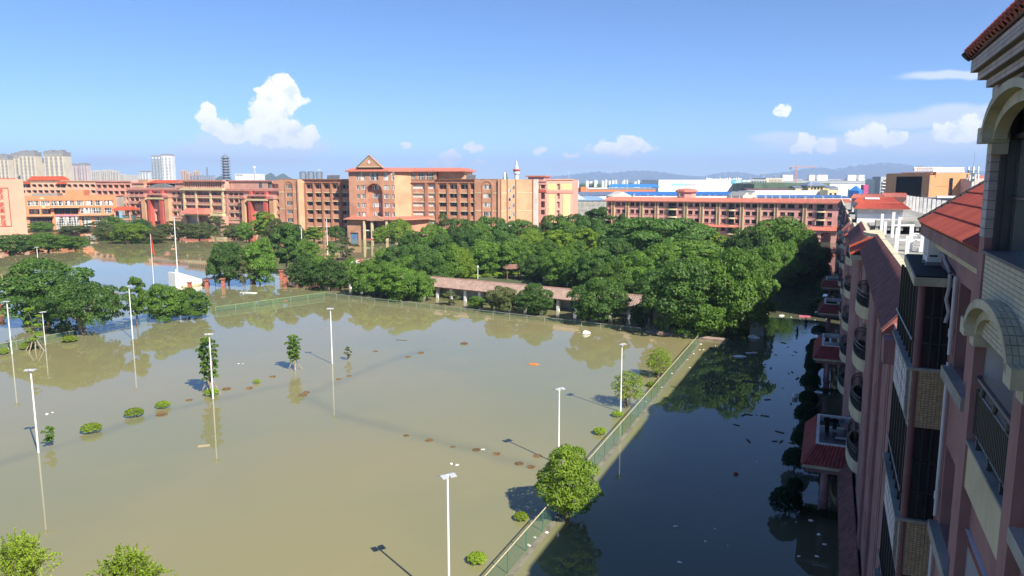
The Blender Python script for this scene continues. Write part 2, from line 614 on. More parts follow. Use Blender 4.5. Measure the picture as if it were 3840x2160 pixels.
M_FRAME_B = mat('brown_window_frame', (0.16, 0.06, 0.05), 0.6, 0.05)
M_DARK = mat('dark_interior', (0.03, 0.03, 0.032), 0.9, 0.1)


class Fac:
    "a facade plane: local x runs along it left to right, local y points into the building"
    def __init__(s, P0, P1):
        s.O = Vector((P0.x, P0.y, 0))
        d = Vector((P1.x - P0.x, P1.y - P0.y, 0))
        s.L = d.length
        s.u = d.normalized()
        s.nv = Vector((-s.u.y, s.u.x, 0))
        s.rot = math.atan2(d.y, d.x)

    def uz(s, sx, sy, off=0.0):
        r = ray(sx, sy)
        t = (s.O.dot(s.nv) + off) / r.dot(s.nv)
        p = r * t - s.O
        return p.dot(s.u), H + r.z * t

    def world(s, u, v, z=0.0):
        p = s.O + s.u * u + s.nv * v
        return Vector((p.x, p.y, z))


class Seg:
    "one straight stretch of wall in a building's local plan, from p0 to p1, seen from its right hand side"
    def __init__(s, p0, p1):
        s.p0 = Vector((p0[0], p0[1]))
        d = Vector((p1[0] - p0[0], p1[1] - p0[1]))
        s.L = d.length
        s.d = d / s.L
        s.n = Vector((s.d.y, -s.d.x))
        s.rot = math.atan2(s.d.y, s.d.x)

    def at(s, x, out=0.0, z=0.0):
        p = s.p0 + s.d * x + s.n * out
        return (p.x, p.y, z)


def wall(mb_, seg, x0, x1, z0, z1, holes=(), depth=0.3, mi=0, mir=None, out=0.0):
    "front skin of a wall with real rectangular openings and their reveals"
    mir = mi if mir is None else mir
    xs = sorted({round(v, 3) for h in holes for v in h[:2]} | {round(x0, 3), round(x1, 3)})
    zs = sorted({round(v, 3) for h in holes for v in h[2:4]} | {round(z0, 3), round(z1, 3)})
    for i in range(len(xs) - 1):
        k = 0
        while k < len(zs) - 1:
            cx_ = (xs[i] + xs[i + 1]) / 2

            def inside(k_):
                cz = (zs[k_] + zs[k_ + 1]) / 2
                return any(h[0] < cx_ < h[1] and h[2] < cz < h[3] for h in holes)
            if inside(k):
                k += 1
                continue
            k2 = k
            while k2 + 1 < len(zs) - 1 and not inside(k2 + 1):
                k2 += 1
            mb_.quad(seg.at(xs[i], out, zs[k]), seg.at(xs[i + 1], out, zs[k]), seg.at(xs[i + 1], out, zs[k2 + 1]), seg.at(xs[i], out, zs[k2 + 1]), mi)
            k = k2 + 1
    for h in holes:
        a, b, c, d = h[:4]
        i_, o_ = out - depth, out
        mb_.quad(seg.at(a, o_, c), seg.at(a, i_, c), seg.at(a, i_, d), seg.at(a, o_, d), mir)
        mb_.quad(seg.at(b, i_, c), seg.at(b, o_, c), seg.at(b, o_, d), seg.at(b, i_, d), mir)
        mb_.quad(seg.at(a, i_, c), seg.at(a, o_, c), seg.at(b, o_, c), seg.at(b, i_, c), mir)
        mb_.quad(seg.at(a, o_, d), seg.at(a, i_, d), seg.at(b, i_, d), seg.at(b, o_, d), mir)


def sbox(mb_, seg, x0, x1, o0, o1, z0, z1, mi=0):
    "box on a wall: along x0..x1, standing out from o0 to o1"
    b = [seg.at(x0, o1, z0), seg.at(x1, o1, z0), seg.at(x1, o0, z0), seg.at(x0, o0, z0)]
    t = [(p[0], p[1], z1) for p in b]
    mb_.hexa(b, t, mi)


def sbox_part(name, parent, seg, x0, x1, o0, o1, z0, z1, m, kind=None):
    b = MB()
    sbox(b, seg, x0, x1, o0, o1, z0, z1)
    return b.build(name, m, parent, kind=kind)


def arch_fill(mb_, seg, x0, x1, zs, zt, o0, o1, mi=0, n=10):
    "the two spandrels that turn the top of a rectangular opening into an arch"
    cx_, rx, rz = (x0 + x1) / 2, (x1 - x0) / 2, zt - zs
    for s in (-1, 1):
        prev = None
        for i in range(n + 1):
            w = (pi / 2) * i / n
            p = (cx_ + s * rx * cos(w), zs + rz * sin(w))
            if prev is not None:
                a, b = (prev, p) if s < 0 else (p, prev)
                for o_, fl in ((o1, 0), (o0, 1)):
                    q = [seg.at(a[0], o_, a[1]), seg.at(b[0], o_, b[1]), seg.at(b[0], o_, zt), seg.at(a[0], o_, zt)]
                    mb_.quad(*(q if not fl else q[::-1]), mi)
                mb_.quad(seg.at(a[0], o0, a[1]), seg.at(b[0], o0, b[1]), seg.at(b[0], o1, b[1]), seg.at(a[0], o1, a[1]), mi)
            prev = p


def arch_band(mb_, seg, cx_, zs, rx, rz, w, o0, o1, mi=0, n=14, a0=0.0, a1=pi):
    "a raised moulding along an arch"
    for i in range(n):
        q = []
        for aa in (a0 + (a1 - a0) * i / n, a0 + (a1 - a0) * (i + 1) / n):
            q.append(((cx_ - rx * cos(aa), zs + rz * sin(aa)), (cx_ - (rx + w) * cos(aa), zs + (rz + w) * sin(aa))))
        (a, A_), (b, B_) = q
        bot = [seg.at(a[0], o1, a[1]), seg.at(b[0], o1, b[1]), seg.at(b[0], o0, b[1]), seg.at(a[0], o0, a[1])]
        top = [seg.at(A_[0], o1, A_[1]), seg.at(B_[0], o1, B_[1]), seg.at(B_[0], o0, B_[1]), seg.at(A_[0], o0, A_[1])]
        mb_.hexa(bot, top, mi)


def window_meshes(w, h, nx, ny, bar, mframe, mglass):
    def mk():
        g = MB()
        g.quad((-w / 2, 0, 0), (w / 2, 0, 0), (w / 2, 0, h), (-w / 2, 0, h))
        f = MB()
        f.box(-w / 2, -0.06, 0, w / 2, 0.02, bar)
        f.box(-w / 2, -0.06, h - bar, w / 2, 0.02, h)
        for i in range(nx + 1):
            x = -w / 2 + bar / 2 + (w - bar) * i / nx
            f.box(x - bar / 2, -0.055, bar, x + bar / 2, 0.015, h - bar)
        for j in range(1, ny):
            z = h * j / ny
            f.box(-w / 2 + bar, -0.05, z - bar / 2, w / 2 - bar, 0.01, z + bar / 2)
        return g.mesh('window', mglass), f.mesh('frame', mframe)
    return cached(('win', round(w, 1), round(h, 1), nx, ny, round(bar, 2), mframe.name, mglass.name), mk)


def window(parent, seg, x0, x1, z0, z1, inset=0.25, nx=2, ny=1, bar=0.08, mframe=None, mglass=None, frame=True):
    mframe = mframe or M_FRAME_W
    mglass = mglass or M_GLASS
    w, h = x1 - x0, z1 - z0
    g, f = window_meshes(w, h, nx, ny, bar, mframe, mglass)
    o = put('window', g, parent, seg.at((x0 + x1) / 2, -inset, z0), rot=(0, 0, seg.rot))
    if frame:
        put('frame', f, o)
    return o


def ribbed_slope(mb_, e0, e1, r0, r1, pitch=0.3, h=0.06, mi=0, steps=1):
    "a tiled slope between an eave line e0-e1 and a ridge line r0-r1, with raised rolls running down it"
    e0, e1, r0, r1 = (Vector(p) for p in (e0, e1, r0, r1))
    n = max(1, int((e1 - e0).length / pitch))
    nrm = (e1 - e0).cross(r0 - e0)
    if nrm.length < 1e-6:
        nrm = (e1 - e0).cross(r1 - e1)
    nrm.normalize()
    if nrm.z < 0:
        nrm = -nrm
    prof = ((0.0, 0.0), (0.28, 0.0), (0.42, 1.0), (0.68, 1.0), (0.82, 0.0))
    cols = []
    for i in range(n):
        for (t, k) in prof:
            cols.append(((i + t) / n, k))
    cols.append((1.0, 0.0))
    vs = []
    for s in range(steps + 1):
        q = s / steps
        for (t, k) in cols:
            a = e0.lerp(e1, t)
            b = r0.lerp(r1, t)
            vs.append(a.lerp(b, q) + nrm * (h * k))
    m = len(cols)
    fs = [(s * m + i, s * m + i + 1, (s + 1) * m + i + 1, (s + 1) * m + i) for s in range(steps) for i in range(m - 1)]
    mb_.add(vs, fs, mi)


def skirt(mb_, low, high, mi=0, closed=True, drop=0.25, mie=None):
    "a sloping roof ring from the eave polygon to the inner polygon, with a fascia below the eave"
    n = len(low)
    for i in range(n if closed else n - 1):
        j = (i + 1) % n
        mb_.quad(low[i], low[j], high[j], high[i], mi)
        a, b = low[i], low[j]
        mb_.quad((a[0], a[1], a[2] - drop), (b[0], b[1], b[2] - drop), b, a, mi if mie is None else mie)
    return mb_

# ------------------------------------------------------------------ main orange school building
def a1(x, y): return x / 4.025, 560 + y / 4.025
def a2(x, y): return 440 + x / 4.025, 560 + y / 4.025
def a3(x, y): return 1040 + x / 4.025, 560 + y / 4.025
def a4(x, y): return 1600 + x / 4.025, 560 + y / 4.025
def a5(x, y): return 2100 + x / 4.025, 560 + y / 4.025
def a6(x, y): return 2640 + x / 4.025, 560 + y / 4.025


def main_building():
    F = Fac(D(1056, 893, 325), D(1963, 893, 300))
    root = thing('school_building', 'long orange brick school building with a taller gabled centre and arched top floor windows', 'building', F.O, F.rot)
    PARA = 24.2
    sills = [20.3, 16.7, 13.05, 9.4, 5.75, 2.1]
    OH = 1.7
    S0 = Seg((0, 0), (110, 0))
    body = MB()
    body.box(0.3, 1.6, -1, 98.4, 15, PARA - 0.9)
    body.build('gallery_wall', M_PALE, root)
    w = MB()
    bays_l = [(12.9, 16.0), (17.0, 20.0), (21.05, 24.1), (25.1, 28.0), (29.7, 32.6)]
    bays_r = [(61.6, 66.9), (68.4, 71.6), (73.1, 76.4), (77.7, 81.0), (82.3, 85.7), (86.7, 88.3)]
    holes = []
    for bays in (bays_l, bays_r):
        for (a, b) in bays:
            for k, s in enumerate(sills):
                holes.append((a, b, s, s + (OH + 0.3 if k == 0 else OH)))
    wall(w, S0, 12.3, 33.2, -1, PARA, [h for h in holes if h[1] < 40], 1.55)
    wall(w, S0, 61.0, 88.6, -1, PARA, [h for h in holes if h[0] > 40], 1.55)
    for (a, b) in bays_l + bays_r:
        arch_fill(w, S0, a, b, sills[0] + 1.0, sills[0] + OH + 0.3, -0.3, 0.0)
    w.box(12.3, 0, PARA - 0.25, 88.6, 0.5, PARA)
    w.build('wall', M_ORANGE, root)
    for (a, b) in bays_l + bays_r:
        for k, s in enumerate(sills):
            if k:
                MB().box(a - 0.05, -0.12, s + OH + 0.02, b + 0.05, 0.1, s + OH + 0.3).build('lintel', M_CREAM, root)
    for xa, xb in [(12.05, 12.8), (16.15, 16.85), (20.2, 20.9), (24.25, 24.95), (28.2, 29.5), (67.1, 68.2), (71.75, 72.95), (76.6, 77.5), (81.2, 82.1), (85.8, 86.6)]:
        m_ = MB()
        m_.box(xa, -0.45, -1, xb, 0.0, 22.75)
        m_.build('pilaster', M_ORANGE_D, root)
    for q in ((12.3, -0.55, 22.76, 36, -0.002, 23.05), (61, -0.55, 22.76, 88.6, -0.002, 23.05), (0, -0.75, PARA - 0.02, 36, 0.6, PARA + 0.16), (72, -0.75, PARA - 0.02, 100.0, 0.6, PARA + 0.16)):
        MB().box(*q).build('cornice', M_ORANGE_D, root)
    # classroom windows behind the galleries
    rng = random.Random(4)
    for (a, b) in bays_l + bays_r:
        for k, s in enumerate(sills):
            L = b - a
            n = 3 if L > 4 else 2
            for i in range(n):
                wa = a + 0.12 + (L - 0.2) * i / n + rng.uniform(-0.1, 0.25)
                ww = (L / n) * rng.uniform(0.52, 0.86)
                window(root, S0, max(a, wa), min(b, wa + ww), s - 0.4, s + OH - 0.12, 1.56, 2, 1, 0.07, M_FRAME_D, rng.choice((M_GLASS_D, M_GLASS_D, M_GLASS)))
    # end bays with a tall blind arch
    for (x0, x1, flip) in ((0.0, 8.9, 0), (88.6, 98.4, 1)):
        m_ = MB()
        sg = Seg((x0, -0.7), (x1, -0.7))
        wx0, wx1 = (3.6, 6.3) if not flip else (3.7, 6.8)
        hs = [(wx0, wx1, s, s + 1.75) for s in sills[:5]]
        wall(m_, sg, 0, x1 - x0, -1, PARA, hs, 0.25)
        if not flip:
            m_.quad((x0, 12, -1), (x0, -0.7, -1), (x0, -0.7, PARA), (x0, 12, PARA))
        m_.build('end_bay_wall', M_ORANGE, root)
        for h in hs:
            window(root, sg, *h, 0.2, 4, 1, 0.1, M_FRAME_W, M_GLASS_L if flip else M_GLASS)
        t = MB()
        cxm, rx = (wx0 + wx1) / 2, (wx1 - wx0) / 2 + 0.35
        arch_band(t, sg, cxm, 21.4, rx, rx, 0.3, 0, 0.2)
        for s_ in (-1, 1):
            xx = cxm + s_ * (rx + 0.15)
            sbox(t, sg, xx - 0.15, xx + 0.15, 0, 0.2, -1, 21.4)
        t.build('blind_arch', M_ORANGE_D, root)
        for z in (18.55, 11.3):
            for xa, xb in ((0.3, wx0 - 0.75), (wx1 + 0.75, x1 - x0 - 0.3)):
                sbox_part('string_course', root, sg, xa, xb, 0, 0.12, z, z + 0.35, M_CREAM)
    # canted corner faces
    pts = [(8.9, -0.7), (9.3, -1.5), (10.0, -1.7), (12.3, 0.0), (12.3, 1.0), (8.9, 1.0)]
    MB().prism(pts, -1, PARA, 0, 'z').build('canted_corner', M_PEACH, root)
    pts = [(98.4, -0.7), (98.7, -1.5), (99.6, -1.5), (112.2, 4.2), (112.2, 14), (98.4, 14)]
    MB().prism(pts, -1, PARA, 0, 'z').build('canted_corner', M_PEACH, root)
    sg = Seg((99.6, -1.5), (112.2, 4.2))
    for z in (18.55, 11.3, 4.2):
        sbox_part('string_course', root, sg, 0.1, 2.7, 0, 0.12, z, z + 0.35, M_CREAM)
        sbox_part('string_course', root, sg, 6.8, 13.2, 0, 0.12, z, z + 0.35, M_CREAM)
    for xx in (0.1, 2.8, 6.3, 13.3):
        t = MB()
        sbox(t, sg, xx, xx + 0.35, 0, 0.3, -1, PARA)
        t.build('pilaster', M_ORANGE_D, root)
    for i, s in enumerate(sills[:5]):
        window(root, sg, 5.0, 6.0, s, s + 1.7, -0.03, 1, 1, 0.08, M_FRAME_W, M_GLASS_L)
        window(root, sg, 3.4, 4.4, s - 1.2, s + 0.1, -0.03, 1, 1, 0.08, M_FRAME_W, M_GLASS_L)
    t = MB()
    t.box(112.2, 4.6, -1, 113.8, 6, PARA + 0.1)
    t.build('stair_shaft', M_PALE, root)
    # centre block
    TOPZ = 27.7
    plan = [(33.2, 0.0), (36.2, -7.0), (53.9, -7.0), (61.0, 0.0), (72.0, 0.0)]
    segs = [Seg(plan[i], plan[i + 1]) for i in range(4)]
    us = [F.uz(*a3(x, 690), -7)[0] - 36.2 for x in (1200, 1240, 1265, 1330, 1340, 1590, 1610, 1700, 1730, 1770)]
    rows = [(23.8, 27.0)] + [(s, s + 1.75) for s in (20.05, 16.4, 12.7, 9.0)]
    cw = MB()
    hs = []
    for (i, j) in ((0, 1), (2, 3), (6, 7), (8, 9)):
        for z0, z1 in rows:
            hs.append((us[i], us[j], z0, z1))
    AX0, AX1 = us[4] + 0.15, us[5] - 0.1
    acx = (AX0 + AX1) / 2
    arx = (AX1 - AX0) / 2
    hs.append((AX0, AX1, 7.2, 18.9 + arx))
    hs.append((acx - 1.9, acx + 1.9, *rows[0]))
    wall(cw, segs[1], 0, segs[1].L, -1, TOPZ, hs, 0.3)
    arch_fill(cw, segs[1], AX0, AX1, 18.9, 18.9 + arx, -1.8, 0)
    sbox(cw, segs[1], AX0, AX0 + 0.02, -2.2, -0.3, 7.2, 18.9)
    sbox(cw, segs[1], AX1 - 0.02, AX1, -2.2, -0.3, 7.2, 18.9)
    lh = []
    for (p, q) in ((1.2, 3.2), (4.6, 6.4)):
        for z0, z1 in rows:
            lh.append((p, q, z0, z1))
    wall(cw, segs[0], 0, segs[0].L, -1, TOPZ, lh, 0.3)
    wall(cw, segs[3], 0, segs[3].L, PARA - 0.6, TOPZ, [(0.5, 1.8, 23.8, 27.0), (3.3, 6.0, 23.8, 27.0), (6.8, 9.8, 23.8, 27.0)], 0.3)
    cw.quad((72, 14, PARA), (72, 0, PARA), (72, 0, TOPZ), (72, 14, TOPZ))
    cw.build('centre_wall', M_ORANGE, root)
    # walls set back in the arch and behind the window openings
    iw = MB()
    sbox(iw, segs[1], 0.4, segs[1].L - 0.4, -3.0, -2.2, -1, TOPZ - 0.1)
    iw.build('recess_wall', M_ORANGE, root)
    bl = MB()
    wall(bl, segs[2], 0, segs[2].L, -1, TOPZ)
    bl.build('blank_side_wall', M_PEACH, root)
    core = MB()
    core.prism([(34, 0.5), (37, -4.6), (53.3, -4.6), (60, 0.5), (72, 0.6), (72, 14), (34, 14)], -1, TOPZ, 0, 'z')
    core.build('core_wall', M_PALE, root)
    up = MB()
    up.box(72.05, 2.2, PARA - 1, 83.5, 14, TOPZ)
    up.build('penthouse_wall', M_PEACH, root)
    ab = MB()
    arch_band(ab, segs[1], acx, 18.9, arx, arx, 0.35, 0, 0.25, n=18)
    ab.build('arch_moulding', M_ORANGE_D, root)
    for h in hs:
        if h[2] == 7.2:
            continue
        window(root, segs[1], *h, 0.22, 4 if h[1] - h[0] > 1.6 else 2, 2 if h[3] - h[2] > 2.5 else 1, 0.11, M_FRAME_W, M_GLASS_L)
    for h in lh:
        window(root, segs[0], *h, 0.22, 3, 1, 0.1, M_FRAME_W, M_GLASS)
    for h in [(0.5, 1.8, 23.8, 27.0), (3.3, 6.0, 23.8, 27.0), (6.8, 9.8, 23.8, 27.0)]:
        window(root, segs[3], *h, 0.22, 4, 2, 0.11, M_FRAME_W, M_GLASS)
    for z0, z1 in rows[1:]:
        window(root, segs[1], acx - 1.7, acx + 2.0, z0, z1, 2.17, 4, 1, 0.11, M_FRAME_W, M_GLASS_L)
    ro = MB()
    low = [(31.2, 1.0, 27.75), (35.2, -8.3, 27.75), (54.6, -8.3, 27.75), (62.3, -1.3, 27.75), (84.6, -0.6, 27.75), (85.2, 15, 27.75), (31.2, 15, 27.75)]
    high = [(34.2, 3.0, 29.0), (37.2, -5.0, 29.0), (53.4, -5.0, 29.0), (61.2, 2.2, 29.0), (81.6, 2.8, 29.0), (82, 12, 29.0), (34.2, 12, 29.0)]
    skirt(ro, low, high, drop=0.4)
    ro.add(high, [tuple(range(7))])
    ro.add([(p[0], p[1], p[2] - 0.4) for p in low], [tuple(range(6, -1, -1))])
    ro.build('roof', M_REDTILE, root)
    # pediment
    pe = MB()
    pc, hw = 45.6, 6.1
    pe.prism([(pc - hw, 28.8), (pc + hw, 28.8), (pc, 34.0)], -7.3, -5.6)
    pd = pe.build('pediment', M_ORANGE, root)
    pe = MB()
    for k, mm in ((0.0, 0), (0.75, 1)):
        o, wd = (hw - k * 1.45, 0.42 if k == 0 else 0.3)
        z0 = 28.8 + k * 0.5
        ht = 5.2 * (o / hw)
        yy = -7.48 if k == 0 else -7.42
        pts = [(pc - o, z0), (pc + o, z0), (pc, z0 + ht)]
        ins = [(pc - o + wd * 2.1, z0 + wd), (pc + o - wd * 2.1, z0 + wd), (pc, z0 + ht - wd * 1.35)]
        for i in range(3):
            j = (i + 1) % 3
            pe.hexa([(pts[i][0], yy, pts[i][1]), (pts[j][0], yy, pts[j][1]), (pts[j][0], -7.302, pts[j][1]), (pts[i][0], -7.302, pts[i][1])],
                    [(ins[i][0], yy, ins[i][1]), (ins[j][0], yy, ins[j][1]), (ins[j][0], -7.302, ins[j][1]), (ins[i][0], -7.302, ins[i][1])], mm)
    pe.build('moulding', [mat('dark_coping', (0.14, 0.09, 0.06), 0.8), M_CREAM], pd)
    em = MB()
    em.prism([(pc - 0.6, 31.2), (pc, 30.3), (pc + 0.6, 31.2), (pc, 32.1)], -7.5, -7.302)
    em.build('emblem', M_WHITE_D, pd)
    # entrance portico
    po = MB()
    low = [(33.0, -3.0, 8.3), (36.8, -14.2, 8.3), (62.4, -14.2, 8.3), (71.0, -1.2, 8.3)]
    high = [(35.2, -2.0, 8.95), (38.6, -10.6, 8.95), (60.4, -10.6, 8.95), (68.0, -0.6, 8.95)]
    skirt(po, low, high, closed=False, drop=0.35, mie=1)
    po.add([(p[0], p[1], 7.8) for p in low], [(3, 2, 1, 0)])
    po.add(high, [(0, 1, 2, 3)])
    po.build('portico_roof', [M_REDTILE, M_ORANGE], root)
    pg = MB()
    pg.prism([(47.0, 7.7), (54.4, 7.7), (54.4, 8.5), (50.7, 9.9), (47.0, 8.5)], -14.6, -13.0)
    pg.build('portico_gable', M_ORANGE, root)
    pw = MB()
    sp = Seg((37.6, -12.6), (44.3, -12.6))
    wall(pw, sp, 0, 6.7, -1, 7.78, [(1.1, 4.8, -0.6, 2.6)], 0.5)
    pw.quad((37.6, -1, -1), (37.6, -12.6, -1), (37.6, -12.6, 7.78), (37.6, -1, 7.78))
    pw.quad((44.3, -12.6, -1), (44.3, -8, -1), (44.3, -8, 7.78), (44.3, -12.6, 7.78))
    pw.build('portico_wall', M_ORANGE, root)
    pw = MB()
    sp2 = Seg((60.0, -12.6), (69.0, -1.0))
    wall(pw, sp2, 0, sp2.L, -1, 7.78, [(1.2, 2.8, 4.6, 6.6)], 0.3)
    pw.build('portico_wall', M_ORANGE, root)
    window(root, sp2, 1.2, 2.8, 4.6, 6.6, 0.25)
    sh = MB()
    for i in range(8):
        sbox(sh, sp, 1.1, 4.8, -0.48, -0.42 + 0.03 * (i % 2), -0.6 + 0.4 * i, -0.2 + 0.4 * i)
    sh.build('roller_shutter', mat('blue_shutter', (0.10, 0.20, 0.36), 0.5), root)
    for cx_ in (45.6, 49.0, 55.4, 59.4):
        m_ = MB()
        m_.box(cx_ - 0.42, -13.9, -1, cx_ + 0.42, -13.1, 7.79)
        m_.build('column', M_CREAM, root)
    pb = MB()
    pb.box(44.3, -8.2, -1, 60.0, -7.4, 3.4)
    pb.box(44.3, -13.0, 3.4, 60.0, -7.2, 3.75)
    pb.build('porch_wall', M_WHITE_D, root)
    sb = Seg((44.3, -8.2), (60, -8.2))
    for x in (1.0, 3.0, 7.5, 10.5, 13.0):
        window(root, sb, x, x + 1.4, 0.1 if x > 2 else 0.4, 2.9, -0.02, 2, 1, 0.1, M_FRAME_D, M_GLASS_D)
        window(root, Seg((44.3, -7.0), (60, -7.0)), x, x + 1.7, 4.2, 6.9, -0.05, 2, 1, 0.1, M_FRAME_W, M_GLASS_D)
    st = MB()
    st.box(46.6, -14.6, -0.5, 52.5, -13.98, 0.35)
    st.build('step', mat('red_step', (0.42, 0.12, 0.09), 0.8), root)
    return F, root


F_MAIN, main_root = main_building()


def roof_tank(loc, r, h, label, group='steel water tanks on the school roofs'):
    t = thing('water_tank', label, 'water tank', loc, 0, group)
    m_ = MB()
    m_.lathe([(r, 0.35), (r, h), (r * 0.75, h + 0.25), (r * 0.2, h + 0.4)], 16)
    m_.build('tank_shell', mat('stainless_steel', (0.55, 0.57, 0.58), 0.28, 0.06, metal=0.85), t, smooth=False)
    m_ = MB()
    for i in range(4):
        w_ = pi / 4 + i * pi / 2
        m_.box(r * 0.7 * cos(w_) - 0.08, r * 0.7 * sin(w_) - 0.08, 0, r * 0.7 * cos(w_) + 0.08, r * 0.7 * sin(w_) + 0.08, 0.36)
    m_.build('tank_stand', M_STEEL, t)
    return t


for i, (xc, which) in enumerate(((382, 'leftmost of the three round steel tanks on the orange school roof'), (503, 'middle one of the three round steel tanks on the orange school roof'),
                                 (627, 'steel roof tank with a ring above it, next to the solar rack'))):
    u, z = F_MAIN.uz(*a3(xc, 445), 3)
    tk = roof_tank(F_MAIN.world(u, 3.5, 23.3), 1.55, 4.0, which)
    if i == 2:
        m_ = MB()
        for k in range(10):
            w0, w1 = 2 * pi * k / 10, 2 * pi * (k + 1) / 10
            m_.tube((0.45 * cos(w0), 0, 4.75 + 0.45 * sin(w0)), (0.45 * cos(w1), 0, 4.75 + 0.45 * sin(w1)), 0.07, n=5)
        m_.build('ring', M_WHITE, tk)


def solar_rack(loc, rot, nx, label, tall=1.6, w=0.9):
    t = thing('solar_heater_rack', label, 'solar heater', loc, rot, 'solar heater racks on the flat roofs')
    for i in range(nx):
        pm = cached(('solar', w, tall), lambda: MB().hexa([(-w * 0.46, 0, 0.3), (w * 0.46, 0, 0.3), (w * 0.46, 0.06, 0.3), (-w * 0.46, 0.06, 0.3)],
                                                     [(-w * 0.46, 1.0, 0.3 + tall), (w * 0.46, 1.0, 0.3 + tall), (w * 0.46, 1.06, 0.3 + tall), (-w * 0.46, 1.06, 0.3 + tall)]).mesh('panel', mat('solar_tube', (0.10, 0.11, 0.13), 0.3)))
        put('panel', pm, t, (i * w, 0, 0))
    m_ = MB()
    m_.tube((-w * 0.5, 1.05, 0.45 + tall), ((nx - 0.5) * w, 1.05, 0.45 + tall), 0.2, n=8)
    for i in range(0, nx + 1, 2):
        m_.box((i - 0.5) * w - 0.04, 1.0, 0, (i - 0.5) * w + 0.04, 1.08, 0.4 + tall)
    m_.build('header_tank', M_STEEL, t)
    return t


u, z = F_MAIN.uz(*a3(745, 445), 4)
solar_rack(F_MAIN.world(u, 4, 23.3), F_MAIN.rot, 14, 'rack of solar heaters left of the gabled centre on the orange school', 2.2, 0.42)
u, z = F_MAIN.uz(*a4(385, 455), 4)
solar_rack(F_MAIN.world(u, 4, 23.3), F_MAIN.rot, 22, 'long rack of solar heaters right of the gabled centre on the orange school', 2.2, 0.46)

def text(s_, size, loc, m, parent, name='lettering', rot=(pi / 2, 0, 0), ext=0.08):
    cu = bpy.data.curves.new(name, 'FONT')
    cu.body = s_
    cu.size = size
    cu.extrude = ext
    cu.align_x = 'CENTER'
    cu.align_y = 'CENTER'
    tmp = bpy.data.objects.new(name, cu)
    COL.objects.link(tmp)
    dg = bpy.context.evaluated_depsgraph_get()
    me = bpy.data.meshes.new_from_object(tmp.evaluated_get(dg))
    bpy.data.objects.remove(tmp)
    me.materials.clear()
    me.materials.append(m)
    return put(name, me, parent, loc, rot=rot)


